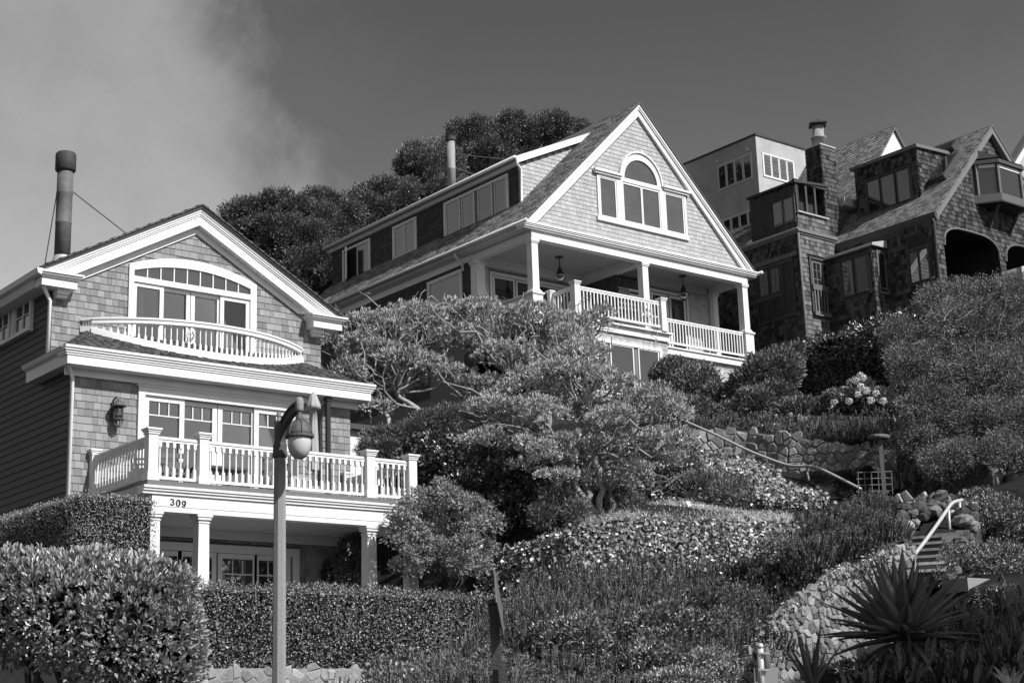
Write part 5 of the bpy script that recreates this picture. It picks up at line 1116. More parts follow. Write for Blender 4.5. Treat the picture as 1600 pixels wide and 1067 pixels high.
def clumpy(lobes, n, f, up=-.3):
    out = []
    for c, q in lobes:
        q = np.array(q) * np.ones(3); u = sph(n * 4); u = u[u[:, 2] > up][:n]
        out += [(c + v * q * rng.uniform(.62, .9), q * f * rng.uniform(.75, 1.25) * np.array([1, 1, .8])) for v in u]
    return out
# 1 glossy shrub, bottom left ------------------------------------------------
c = P(140, 1180, 13); sh = plant('glossy_shrub', 'big glossy broad leaved shrub with bare stems at the lower left corner', 'shrub', (c[0], c[1], tz1(c[0], c[1])))
lob = [(P(0, 940, 13), (.6, .6, .42)), (P(110, 945, 12.9), (.6, .6, .46)), (P(215, 970, 12.8), (.5, .55, .52)), (P(262, 1020, 12.8), (.32, .5, .55)), (P(-120, 945, 13.2), (.75, .7, .46)), (P(60, 915, 13.1), (.5, .5, .32)), (P(205, 1070, 12.9), (.42, .4, .3)), (P(160, 905, 13), (.4, .4, .28)), (P(250, 925, 12.9), (.34, .4, .3)), (P(282, 905, 12.9), (.2, .3, .2)), (P(292, 960, 12.8), (.17, .3, .3)), (P(285, 1030, 12.8), (.2, .3, .3)), (P(300, 1000, 12.8), (.14, .25, .25)), (P(210, 895, 13), (.34, .4, .22)), (P(20, 895, 13.1), (.4, .4, .22)), (P(100, 895, 13.1), (.4, .4, .22))]
lob = [(l[0] - cu * .075 - cr * (.09 if k_ in (2, 3, 6, 8, 9, 10, 11, 12) else 0), l[1]) for k_, l in enumerate(lob)]
p, d = lobes_surface(lob, 230, (.74, 1.06), .18, 2.8); q, dd = tufts(p, d, 6, .025, .5, .8)
leaves('leaf_mass', sh, 'leaf_gloss', q, dd, unit(np.repeat(d, 6, 0) * .6 + .9 * sph(len(q)) + np.array([.1, -.5, .4])), rng.uniform(.036, .066, len(q)), rng.uniform(.018, .03, len(q)), .18, True, 'stuff')
p, d = lobes_surface([(l[0], np.array(l[1]) * .66) for l in lob], 60, (.7, 1.0)); q, dd = tufts(p, d, 5, .05, .2, 1.2); leaves('inner_leaves', sh, 'leaf_gloss', q, dd, sph(len(q)), .075, .03, .15, False, 'stuff')
b = MB()
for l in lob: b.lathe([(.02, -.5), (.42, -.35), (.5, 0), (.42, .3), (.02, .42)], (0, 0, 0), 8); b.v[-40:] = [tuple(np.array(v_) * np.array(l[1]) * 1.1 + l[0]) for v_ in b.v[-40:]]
b.build('shaded_core', 'shade_core', sh, kind='stuff')
b = MB()
for x0, x1, y1 in ((-60, -30, 1000), (20, -10, 960), (40, 70, 980), (95, 40, 950), (120, 150, 990), (118, 110, 970), (-20, 60, 1010), (150, 220, 1000), (130, 30, 1010)): limb(b, P(x0 * .6 + 45, 1190, 13.0), P(x1, y1, 12.95), .035, .015, .1, 8, 7)
b.build('stems', 'bark_dark', sh, True)
# 2/3 clipped hedges ---------------------------------------------------------
def hedge_box(o, x0, x1, y0, y1, z0, z1, dens, L, m, jit=.05, faces='fltrb', core='shade_core', round_=0.0):
    PP, DD = [], []
    def face(n, f, nn):
        uv = rng.uniform(0, 1, (int(n), 2)); p = f(uv[:, 0], uv[:, 1]); PP.append(p); DD.append(np.broadcast_to(np.array(nn, float), p.shape))
    X = lambda u: x0 + (x1 - x0) * u; Y = lambda u: y0 + (y1 - y0) * u; Zf = lambda u: z0 + (z1 - z0) * u
    if 'f' in faces: face(dens * (x1 - x0) * (z1 - z0), lambda u, v: np.stack([X(u), np.full_like(u, y0), Zf(v)], 1), (0, -1, 0))
    if 'l' in faces: face(dens * (y1 - y0) * (z1 - z0), lambda u, v: np.stack([np.full_like(u, x0), Y(u), Zf(v)], 1), (-1, 0, 0))
    if 'r' in faces: face(dens * (y1 - y0) * (z1 - z0), lambda u, v: np.stack([np.full_like(u, x1), Y(u), Zf(v)], 1), (1, 0, 0))
    if 't' in faces: face(dens * (y1 - y0) * (x1 - x0) * .7, lambda u, v: np.stack([X(u), Y(v), np.full_like(u, z1)], 1), (0, 0, 1))
    if 'b' in faces: face(dens * (x1 - x0) * (z1 - z0) * .3, lambda u, v: np.stack([X(u), np.full_like(u, y1), Zf(v)], 1), (0, 1, 0))
    p, d = np.concatenate(PP), np.concatenate(DD)
    p = p + d * (rng.uniform(-jit * 1.6, jit, (len(p), 1)) + jit * 1.3 * lump(p, 2.2)[:, None]) + rng.normal(size=p.shape) * .015
    if round_ > 0:
        e = np.minimum(p[:, 2] - z1, 0); t = np.clip(1 + e / round_, 0, 1); cx, cy = (x0 + x1) / 2, (y0 + y1) / 2
        p[:, 2] -= round_ * .35 * (np.clip(np.abs(p[:, 0] - cx) / ((x1 - x0) / 2), 0, 1) ** 6 + np.clip(np.abs(p[:, 1] - cy) / ((y1 - y0) / 2), 0, 1) ** 6) * t
    dirs = unit(d * .6 + sph(len(p)) + np.array([0, 0, .35])); leaves('foliage', o, m, p, dirs, unit(d + .7 * sph(len(p))), rng.uniform(.75, 1.25, len(p)) * L, rng.uniform(.45, .65, len(p)) * L, .18, False, 'stuff')
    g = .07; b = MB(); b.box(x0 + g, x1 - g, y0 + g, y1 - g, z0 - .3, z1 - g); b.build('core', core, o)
h = plant('clipped_hedge', 'tall square clipped hedge beside the left corner of house 309', 'hedge', (11.7, 27, 3.0)); hedge_box(h, 10.98, 12.42, 25.42, 35, 3.2, 5.98, 2500, .034, 'leaf_box', .045, 'flt', round_=.12)
h = plant('low_hedge', 'long low clipped hedge in front of the porch of house 309', 'hedge', (15, 24, 3.0)); hedge_box(h, 11.9, 18.5, 23.45, 24.7, 2.95, 4.27, 2200, .045, 'leaf_low', .07)
b = MB()
for k in range(10): x = rng.uniform(12.5, 18); z = rng.uniform(3.3, 4.1); limb(b, (x, 23.55, z - .3), (x + rng.uniform(-.2, .25), 23.38, z + .15), .01, .006, .1, 4, 4)
b.build('twigs', 'bark', h, kind='stuff')
# 4 japanese maple -----------------------------------------------------------
def shrub(name, label, cat, base, lob, dens, nt, L, W, m, bark='bark_dark', up=.4, spread=.8, rad=.05, bump=.14, freq=2.0, r0=.05, stems=4, inner=True, shell=(.72, 1.05), six=False, group=None, wob=.12, upper=-1, ntar=None):
    o = plant(name, label, cat, base, group); p, d = lobes_surface(lob, dens, shell, bump, freq, upper); q, dd = tufts(p, d, nt, rad, up, spread)
    leaves('foliage', o, m, q, dd, unit(np.repeat(d, nt, 0) + .8 * sph(len(q)) + np.array([0, 0, .3])), rng.uniform(.7, 1.25, len(q)) * L, rng.uniform(.8, 1.2, len(q)) * W, .15, six, 'stuff')
    if inner:
        p2, d2 = lobes_surface([(l[0], np.array(l[1]) * .72) for l in lob], dens * .5, (.75, 1.0)); q, dd = tufts(p2, d2, max(3, nt // 2), rad * 1.3, .1, 1.2); leaves('inner_foliage', o, m, q, dd, sph(len(q)), L * 1.2, W * 1.4, .1, False, 'stuff')
    if r0 > 0:
        sel = p[rng.permutation(len(p))[:ntar or min(26, max(6, len(p) // 12))]]; branching(o, base, sel, bark, r0, stems, wob)
    return o
def LB(*L): return [(P(x, y, D), (np.array(r) if hasattr(r, '__len__') else np.array((r, r, r))) * D / F_PX) for x, y, D, r in L]
bx = P(690, 925, 31.5)
shrub('japanese_maple', 'feathery pale leaved maple bush at the right end of the deck of house 309', 'shrub', (bx[0], bx[1], 3.4), clumpy(LB((680, 810, 31.5, (62, 62, 48)), (655, 845, 31.4, (40, 42, 40)), (725, 850, 31.4, (48, 48, 50)), (680, 880, 31.3, (50, 50, 36)), (720, 890, 31.5, (44, 44, 32)), (700, 785, 31.6, (42, 42, 26)), (625, 800, 31.2, (25, 25, 14)), (622, 850, 31.1, (22, 22, 24)), (632, 885, 31.2, (22, 22, 20)), (760, 820, 31.6, (26, 26, 20)), (690, 765, 31.6, (22, 22, 16)), (650, 785, 31.3, (22, 22, 12)), (745, 790, 31.7, (22, 22, 14))), 7, .36), 105, 9, .06, .028, 'leaf_maple', 'bark_dark', .15, .9, .08, .3, 4.0, .035, 5, shell=(.7, 1.08))
bx = P(550, 925, 33.4)
shrub('porch_shrub', 'dark shrub inside the right end of the lower porch of house 309', 'shrub', (bx[0], bx[1], 3.4), LB((545, 862, 33.4, (20, 18, 26)), (556, 895, 33.3, (24, 20, 26)), (535, 880, 33.5, (16, 16, 20)), (565, 850, 33.2, (14, 14, 16))), 120, 8, .07, .035, 'leaf_oak', 'bark_dark', .3, .9, .06, .25, 3, .02, 4)
# 5 dark ivy mass -------------------------------------------------------------
bx = P(760, 840, 35)
shrub('ivy_covered_bush', 'dark ivy smothered bush in shade between the maple and the front pittosporum', 'bush', (bx[0], bx[1], tz1(bx[0], bx[1])), LB((740, 730, 37, (75, 70, 50)), (820, 760, 36, (75, 70, 60)), (680, 715, 38, (60, 60, 40)), (790, 815, 35, (60, 60, 45)), (860, 800, 35, (50, 50, 45)), (730, 790, 36, (45, 45, 60))), 95, 6, .1, .075, 'leaf_ivy_dark', 'bark_dark', .2, .9, .07, .18, 1.6, .05, 4)
bx = P(690, 690, 41)
shrub('juniper_bush', 'dark spreading conifer bush under the rear pittosporum trees', 'bush', (bx[0], bx[1], tz1(bx[0], bx[1])), LB((640, 690, 41, (70, 60, 24)), (720, 665, 41, (80, 70, 28)), (780, 650, 41, (60, 60, 30)), (600, 705, 40, (40, 40, 16))), 130, 9, .09, .02, 'leaf_oak', 'bark_dark', .7, .6, .06, .2, 2.0, .04, 3)
# 6 pittosporum trees ---------------------------------------------------------
def pitt(label, base, lob, dens, stems, r0, ntar=34, nt=12, sc=1.0):
    o = plant('pittosporum_tree', label, 'tree', base, 'twisted pittosporum trees on the slope'); lob0 = lob; lob = clumpy(lob, 7, .42, -.1) + [(l[0], np.array(l[1]) * .7) for l in lob]; p, d = lobes_surface(lob, dens * .92, (.74, 1.16), .34, 2.8, -.2); lob = lob0
    q, dd = tufts(p, d, nt, .05, .8, .85)
    leaves('crown', o, 'leaf_pitt', q, dd, unit(np.repeat(d, nt, 0) + .8 * sph(len(q))), rng.uniform(.045, .1, len(q)) * sc, rng.uniform(.018, .032, len(q)) * sc, .15, False, 'stuff')
    p2, d2 = lobes_surface([(l[0] + np.array([0, 0, -.05]), np.array(l[1]) * .72) for l in lob], dens * .22, (.8, 1.0), .1, 2, .0); q, dd = tufts(p2, d2, 8, .09, .4, 1.0); leaves('inner_foliage', o, 'leaf_pitt', q, dd, sph(len(q)), .1, .035, .1, False, 'stuff')
    tg = p[rng.permutation(len(p))[:ntar]]; tg = np.array([lc + (t - lc) * .8 for t, lc in ((t, lob[int(np.argmin([np.linalg.norm(t - l[0]) for l in lob]))][0]) for t in tg)])
    branching(o, base, tg, 'bark', r0, stems, .2, .3, .35, .75, 'trunk', .02); return o
bA = P(925, 805, 33.6); bA[2] = tz1(bA[0], bA[1])
pitt('front pittosporum tree with many bare twisted limbs, rooted by the dry grass', bA, LB((900, 590, 34, (62, 60, 40)), (945, 614, 34, (50, 50, 32)), (820, 610, 34, (52, 52, 34)), (850, 650, 33, (45, 45, 28)), (780, 640, 33.6, (42, 42, 26)), (1010, 636, 34, (46, 46, 28)), (1045, 650, 34, (40, 40, 26)), (760, 690, 33.2, (40, 40, 22)), (830, 700, 32.6, (34, 34, 18)), (950, 660, 32.8, (44, 44, 26)), (1010, 690, 33, (40, 40, 22)), (900, 555, 34.5, (42, 42, 22)), (870, 745, 32.4, (30, 30, 14)), (990, 740, 33, (34, 34, 18)), (930, 650, 34.5, (60, 55, 30)), (985, 655, 34.6, (50, 50, 26)), (1050, 690, 34, (40, 40, 20)), (960, 700, 34.4, (44, 40, 22)), (898, 540, 35.5, (38, 38, 40)), (915, 600, 35.5, (40, 40, 40)), (920, 568, 35.5, (28, 28, 30)), (880, 695, 33.8, (36, 36, 20)), (935, 705, 33.6, (36, 36, 18)), (1040, 725, 34.4, (38, 38, 20)), (965, 765, 33.8, (30, 30, 18)), (855, 720, 33, (32, 32, 16)), (905, 750, 33.4, (26, 26, 14)), (820, 730, 33, (30, 30, 14))), 82, 9, .085, 70)
bB = P(800, 690, 42.5); bB[2] = tz1(bB[0], bB[1])
pitt('broad rear pittosporum tree just below the porch of the middle house', bB, LB((760, 500, 43, (60, 60, 30)), (830, 510, 43, (58, 58, 34)), (890, 530, 43.5, (50, 50, 34)), (720, 540, 42.5, (50, 50, 32)), (800, 560, 42, (50, 50, 26)), (925, 505, 44, (30, 40, 24)), (690, 590, 42, (42, 42, 26)), (760, 610, 42, (40, 40, 22)), (860, 590, 43, (40, 40, 24))), 62, 7, .1, 60, sc=1.25)
bC = P(625, 690, 41.5); bC[2] = tz1(bC[0], bC[1])
pitt('rear pittosporum tree next to the right eave of house 309', bC, LB((600, 520, 42, (60, 60, 34)), (660, 505, 42.5, (55, 55, 32)), (560, 550, 41.5, (45, 45, 36)), (540, 590, 41, (36, 36, 30)), (630, 570, 41.5, (48, 48, 26)), (580, 640, 41, (36, 36, 22)), (700, 495, 43, (38, 38, 22)), (520, 540, 42, (30, 30, 32))), 62, 6, .09, 52, sc=1.25)
# 7 trees behind the middle house ------------------------------------------------
def bigtree(label, base, lob, dens, nt, L, W, m, lean=(0, 0, .3), group=None, tips=0):
    o = plant('evergreen_tree', label, 'tree', base, group); lob = clumpy(lob, 12, .27, -.5) + [(l[0], np.array(l[1]) * .8) for l in lob]; p, d = lobes_surface(lob, dens, (.78, 1.06), .22, .9, -.75); q, dd = tufts(p, d, nt, .28, .35, .9)
    dd = unit(dd + np.array(lean)); leaves('crown', o, m, q, dd, unit(np.repeat(d, nt, 0) + .9 * sph(len(q))), rng.uniform(.7, 1.3, len(q)) * L, rng.uniform(.8, 1.2, len(q)) * W, .15, False, 'stuff')
    p2, d2 = lobes_surface([(l[0], np.array(l[1]) * .75) for l in lob], dens * .6, (.75, 1.0)); q, dd = tufts(p2, d2, nt // 2, .3, .1, 1.2); leaves('inner_foliage', o, m, q, dd, sph(len(q)), L * 1.3, W * 1.4, .1, False, 'stuff')
    sel = p[rng.permutation(len(p))[:22]]; sel = sel * .75 + np.mean([l[0] for l in lob], 0) * .25; branching(o, base, sel, 'bark', .2, 3, .1, .3, .3, .6, 'trunk'); return o
bx = P(500, 520, 74); bx[2] = tz1(bx[0], bx[1])
bigtree('round dark evergreen tree rising just right of the gable of house 309', bx, LB((430, 350, 75, (62, 60, 56)), (475, 400, 74, (70, 65, 70)), (400, 370, 75, (50, 50, 50)), (500, 350, 75, (40, 40, 36)), (450, 450, 73, (60, 60, 40)), (375, 345, 76, (34, 34, 34)), (520, 430, 73, (36, 36, 60)), (390, 420, 75, (46, 46, 40)), (530, 350, 76, (40, 40, 44)), (500, 320, 76, (34, 34, 30)), (545, 400, 75, (36, 36, 50))), 22, 25, .12, .048, 'leaf_oak', group='evergreen trees behind the middle house')
bx = P(720, 420, 80); bx[2] = tz1(bx[0], bx[1])
bigtree('long wind swept evergreen tree climbing along the roof line of the middle house', bx, LB((570, 350, 78, (36, 36, 50)), (620, 320, 79, (52, 50, 56)), (680, 270, 81, (54, 50, 56)), (740, 240, 83, (58, 55, 54)), (800, 222, 84, (54, 52, 46)), (855, 208, 85, (46, 46, 36)), (900, 215, 86, (34, 34, 26)), (700, 320, 80, (60, 55, 50)), (790, 270, 83, (60, 55, 50)), (600, 400, 77, (46, 46, 50)), (545, 380, 77, (30, 30, 50)), (830, 250, 85, (60, 50, 40)), (590, 310, 79, (40, 40, 36)), (650, 262, 81, (40, 40, 34)), (560, 330, 78, (30, 30, 40))), 19, 24, .125, .05, 'leaf_oak', (.25, -.1, .55), 'evergreen trees behind the middle house')
# 8 beds below the middle house ------------------------------------------------
bx = P(1055, 620, 56); bx[2] = tz1(bx[0], bx[1])
shrub('round_bush', 'round clipped bush against the lower wall of the middle house bay', 'bush', bx, LB((1052, 586, 56, (36, 36, 28)), (1060, 610, 56, (34, 34, 30))), 160, 10, .08, .04, 'leaf_low', 'bark_dark', .2, .9, .04, .04, 2, .05, 3)
bx = P(1120, 650, 51); bx[2] = tz1(bx[0], bx[1])
shrub('mixed_shrub', 'loose mid green shrub left of the tall leafy shrub, under the right porch bay', 'shrub', bx, LB((1090, 610, 52, (40, 40, 40)), (1120, 630, 51, (36, 36, 34)), (1080, 645, 50, (36, 36, 24)), (1150, 650, 49, (34, 34, 22)), (1040, 640, 50, (30, 30, 30))), 80, 8, .11, .05, 'leaf_grey', 'bark_dark', .4, .8, .1, .2, 2, .04, 4)
bx = P(1205, 650, 50); bx[2] = tz1(bx[0], bx[1])
shrub('leafy_shrub', 'tall loose shrub with upright leafy shoots in front of the right porch pedestal', 'shrub', bx, LB((1190, 590, 50, (34, 34, 36)), (1225, 580, 50, (26, 26, 34)), (1165, 605, 50, (28, 28, 28)), (1215, 620, 49.5, (34, 34, 26)), (1180, 630, 49, (34, 34, 22)), (1240, 555, 51, (14, 14, 18)), (1250, 640, 48, (36, 36, 16))), 75, 8, .13, .06, 'leaf_grey', 'bark', .8, .7, .12, .25, 2, .03, 5)
h = plant('ivy_hedge', 'dark ivy covered hedge at the foot of the dark shingled house', 'hedge', (40.5, 32, 12)); hedge_box(h, 39.9, 41.6, 29.3, 36.2, 11.2, 14.2, 520, .13, 'leaf_ivy_dark', .16)
bx = P(1340, 650, 46.5); bx[2] = tz1(bx[0], bx[1])
hy = shrub('hydrangea_bush', 'hydrangea bush crowded with white flower heads above the timber bed edge', 'bush', bx, LB((1320, 630, 46.5, (36, 36, 22)), (1370, 630, 46, (30, 30, 24)), (1300, 645, 46.5, (28, 28, 16)), (1345, 610, 46.6, (22, 22, 18)), (1390, 640, 46, (20, 20, 18))), 110, 7, .12, .07, 'leaf_grey', 'bark_dark', .4, .8, .06, .12, 2, .03, 3)
def flowers(o, pts, r, name='flower_head', m='flower', n=70, limit=60):
    b = MB(); u = sph(n); pos = u * r; V, Fc = leaf_arrays(pos, unit(np.cross(u, sph(n))), u, r * .55, r * .5, .1); me = np_mesh(name, V, Fc, M[m])
    for p in pts[:limit]: fo = place(name, me, o, tuple(map(float, p))); fo.scale = (1, 1, rng.uniform(.7, 1.0)); fo.rotation_euler = (0, 0, rng.uniform(0, 6))
p, d = lobes_surface(clumpy(LB((1320, 632, 46.2, (38, 36, 24)), (1370, 630, 45.6, (32, 30, 26)), (1345, 610, 46.2, (24, 24, 20)), (1298, 645, 46.2, (24, 24, 16))), 6, .35), 9, (1, 1.2), .1); p = p + d * .1; vis = (d @ np.array([-.5, -.8, .45])) > .15; flowers(hy, p[vis][rng.permutation(vis.sum())], .1, limit=46)
bx = P(1240, 680, 43); bx[2] = tz1(bx[0], bx[1])
rs = shrub('rose_bush', 'low rose bush with a few pale blooms below the timber bed edge', 'bush', bx, LB((1225, 668, 43.5, (30, 26, 14)), (1260, 672, 43, (28, 26, 12)), (1200, 672, 43, (22, 20, 10))), 110, 7, .09, .04, 'leaf_low', 'bark_dark', .6, .8, .08, .2, 2, .02, 3); p, d = lobes_surface(LB((1235, 664, 43.2, (40, 26, 15))), 12, (1, 1.1), .05, 2, .0); flowers(rs, p, .06, 'bloom', 'flower', 40, 14)
# 9 big airy shrub on the right -------------------------------------------------
bx = P(1540, 790, 36); bx[2] = tz1(bx[0], bx[1])
o9 = shrub('airy_shrub', 'huge fine leaved arching shrub filling the right side below the dark house', 'shrub', bx, clumpy(LB((1500, 520, 38, (85, 80, 60)), (1560, 480, 39, (80, 75, 55)), (1430, 580, 37, (60, 60, 50)), (1540, 590, 37, (85, 80, 60)), (1610, 560, 38, (60, 60, 70)), (1450, 640, 36.5, (62, 60, 40)), (1540, 670, 36, (80, 75, 50)), (1480, 470, 39.5, (50, 50, 34)), (1620, 680, 36, (60, 60, 60)), (1410, 530, 38.5, (36, 36, 36)), (1500, 720, 35, (70, 60, 34)), (1580, 720, 34.5, (60, 60, 40)), (1440, 690, 36, (44, 44, 24))), 8, .34) + [(l[0], np.array(l[1]) * .86) for l in LB((1500, 520, 38, (85, 80, 60)), (1560, 480, 39, (80, 75, 55)), (1430, 580, 37, (60, 60, 50)), (1540, 590, 37, (85, 80, 60)), (1610, 560, 38, (60, 60, 70)), (1450, 640, 36.5, (62, 60, 40)), (1540, 670, 36, (80, 75, 50)), (1480, 470, 39.5, (50, 50, 34)), (1620, 680, 36, (60, 60, 60)), (1410, 530, 38.5, (36, 36, 36)), (1500, 720, 35, (70, 60, 34)), (1580, 720, 34.5, (60, 60, 40)), (1440, 690, 36, (44, 44, 24)))], 60, 13, .062, .022, 'leaf_grey', 'bark_dark', .25, .9, .14, .26, 1.5, .07, 6, ntar=60)
b = MB()
for k in range(46): a = P(rng.uniform(1400, 1580), rng.uniform(470, 660), 36.2); e = a + np.array([rng.normal() * .25 - .15, -.25, rng.uniform(-.15, .5)]); limb(b, a, e, .012, .004, .1, 5, 4)
b.build('twigs', 'bark', o9, kind='stuff')
bx = P(1560, 790, 31); bx[2] = tz1(bx[0], bx[1])
shrub('trailing_shrub', 'low dark trailing shrub right of the upper end of the lower handrail', 'shrub', bx, LB((1550, 800, 31, (46, 46, 24)), (1600, 815, 30.5, (46, 46, 28)), (1530, 780, 32, (30, 30, 18))), 120, 8, .06, .026, 'leaf_low', 'bark_dark', .3, .9, .07, .2, 2.5, .025, 3)
bx = P(1560, 930, 26); bx[2] = tz1(bx[0], bx[1])
shrub('shaded_shrub', 'dark low shrub beside the concrete block right of the steps', 'shrub', bx, LB((1560, 880, 27, (50, 46, 34)), (1600, 900, 26.5, (46, 46, 40)), (1520, 870, 27.5, (30, 30, 20)), (1570, 940, 25.5, (60, 50, 26))), 130, 8, .05, .024, 'leaf_low', 'bark_dark', .3, .9, .06, .2, 2.5, .025, 3)
bx = P(1540, 1010, 23); bx[2] = tz1(bx[0], bx[1])
shrub('shaded_groundcover', 'spreading dark plant in deep shade right of the agave', 'shrub', bx, LB((1530, 990, 23.5, (60, 50, 18)), (1590, 1000, 23, (50, 50, 24)), (1480, 1030, 22, (70, 50, 20)), (1560, 1060, 21.5, (70, 50, 24)), (1380, 1062, 20.8, (70, 40, 16)), (1340, 1045, 21.2, (46, 40, 14)), (1440, 1040, 21, (60, 40, 18)), (1400, 1030, 21.8, (60, 40, 12))), 130, 8, .05, .024, 'leaf_low', 'bark_dark', .3, .9, .06, .2, 2.5, 0, 3)
# 10 ivy bank and slope plants ---------------------------------------------------
def quad_patch(C, n):
    """random points on a bilinear patch given by its four corners (tl, tr, br, bl)"""
    u, v = rng.uniform(0, 1, (2, n)); A, B, Cc, D_ = (np.array(c_, float) for c_ in C)
    return (A[None] * ((1 - u) * (1 - v))[:, None] + B[None] * (u * (1 - v))[:, None] + Cc[None] * (u * v)[:, None] + D_[None] * ((1 - u) * v)[:, None])
def patch_leaves(o, name, C, n, nrm, m, L, W, jit, hang=-.5, kind='stuff'):
    p = quad_patch(C, n); nrm = unit(np.array(nrm, float)); p = p + nrm * (rng.uniform(-jit, jit, (n, 1)) + 1.6 * jit * lump(p, 1.6)[:, None]) + rng.normal(size=p.shape) * .06
    d = unit(sph(n) * .8 + nrm * .35 + np.array([0, 0, hang])); leaves(name, o, m, p, d, unit(nrm + .6 * sph(n)), rng.uniform(.7, 1.25, n) * L, rng.uniform(.8, 1.2, n) * W, .2, True, kind)
def core_patch(o, C, back, m='shade_core'):
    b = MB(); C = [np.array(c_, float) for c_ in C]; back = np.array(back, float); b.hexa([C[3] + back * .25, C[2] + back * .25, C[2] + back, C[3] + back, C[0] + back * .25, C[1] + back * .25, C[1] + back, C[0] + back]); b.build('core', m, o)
C = [P(752, 862, 33.4), P(905, 832, 30.4), P(905, 925, 29.2), P(752, 935, 32.4)]
iv = plant('ivy_bank', 'bank of large leaved ivy between the low hedge and the dry grass, left half', 'ivy', P(880, 920, 29.3)); patch_leaves(iv, 'leaf_mass', C, 8000, (-.85, -.25, .3), 'leaf_ivy', .09, .085, .1); core_patch(iv, C, (.7, .5, -.3))
C = [P(890, 832, 30.4), P(1015, 818, 31), P(1005, 915, 29.3), P(890, 925, 29.2)]; patch_leaves(iv, 'leaf_mass', C, 6500, (-.1, -.85, .45), 'leaf_ivy', .085, .08, .1); core_patch(iv, C, (.25, .7, -.4))
C = [P(1000, 820, 31), P(1265, 815, 31), P(1200, 870, 29.5), P(1000, 915, 29.3)]
iv = plant('ivy_bank', 'pale leaved ivy spilling over the edge of the dry grass, right half', 'ivy', P(1120, 880, 29.8)); patch_leaves(iv, 'leaf_mass', C, 6500, (-.25, -.8, .45), 'leaf_ivy', .085, .075, .12); core_patch(iv, C, (.25, .7, -.4))
C = [P(1085, 700, 39), P(1180, 725, 38.5), P(1290, 800, 33.5), P(1080, 790, 35)]
iv = plant('ivy_bank', 'dark ivy climbing the bank under the upper handrail', 'ivy', P(1160, 790, 35)); patch_leaves(iv, 'leaf_mass', C, 8500, (-.3, -.75, .55), 'leaf_ivy', .1, .085, .2); core_patch(iv, C, (.3, .6, -.45))
C = [P(850, 700, 37), P(1090, 690, 38.5), P(1085, 785, 35.2), P(880, 800, 34.6)]
iv = plant('ivy_bank', 'dark ivy on the bank behind the front pittosporum trunk', 'ivy', P(960, 800, 35)); patch_leaves(iv, 'leaf_mass', C, 9000, (-.3, -.75, .55), 'leaf_ivy_dark', .1, .085, .2); core_patch(iv, C, (.3, .6, -.45))
for lbl, L_ in (('bushy mound on the ivy bank right of the front pittosporum trunk', LB((1060, 735, 36.5, (42, 40, 30)), (1030, 720, 37, (36, 36, 28)), (1085, 765, 35.5, (40, 36, 26)))), ('feathery mound beside the white crate on the dry grass', LB((1140, 775, 35, (40, 36, 28)), (1165, 790, 34.5, (30, 30, 20)), (1115, 760, 35.5, (26, 26, 18)))), ('ragged bush on the shaded side of the front pittosporum trunk', LB((872, 785, 33.2, (32, 28, 28)), (900, 800, 32.8, (22, 20, 18)), (850, 805, 32.8, (26, 22, 16)))), ('grassy clump at the foot of the front pittosporum', LB((960, 775, 34, (30, 26, 24)), (985, 790, 33.8, (22, 22, 14))))):
    bx = L_[0][0].copy(); bx[2] = tz1(bx[0], bx[1]); shrub('slope_bush', lbl, 'bush', bx, L_, 95, 9, .1, .026, 'leaf_grey', 'bark_dark', .6, .8, .08, .22, 2.2, .025, 3, group='bushes on the slope')
# dry grass on the terrace
def in_poly(q, poly):
    inside = np.zeros(len(q), bool); k = len(poly)
    for i in range(k):
        a, b_ = poly[i], poly[(i + 1) % k]; inside ^= ((a[1] > q[:, 1]) != (b_[1] > q[:, 1])) & (q[:, 0] < (b_[0] - a[0]) * (q[:, 1] - a[1]) / (b_[1] - a[1] + 1e-12) + a[0])
    return q[inside]
def scatter_ground(poly, n):
    poly = np.array(poly)[:, :2]; lo, hi = poly.min(0), poly.max(0); q = rng.uniform(lo, hi, (n, 2)); inside = np.zeros(n, bool); k = len(poly)
    for i in range(k):
        a, b_ = poly[i], poly[(i + 1) % k]; cnd = ((a[1] > q[:, 1]) != (b_[1] > q[:, 1])) & (q[:, 0] < (b_[0] - a[0]) * (q[:, 1] - a[1]) / (b_[1] - a[1] + 1e-12) + a[0]); inside ^= cnd
    q = q[inside]; return np.column_stack([q, TZ(q[:, 0], q[:, 1])])
pg = scatter_ground([P(840, 835, 32.5), P(1240, 822, 31.6), P(1230, 785, 34.6), P(1050, 775, 35.2), P(900, 780, 34.5)], 46000)
dg = leaves('dry_grass', None, 'straw', pg - np.array([0, 0, .02]), unit(sph(len(pg)) * np.array([1, 1, .35]) + np.array([0, 0, .22])), unit(sph(len(pg)) * .4 + np.array([0, -.3, 1])), rng.uniform(.05, .14, len(pg)), .016, .1, False, 'stuff'); dg['label'] = 'dry pale grass on the terrace under the pittosporum'
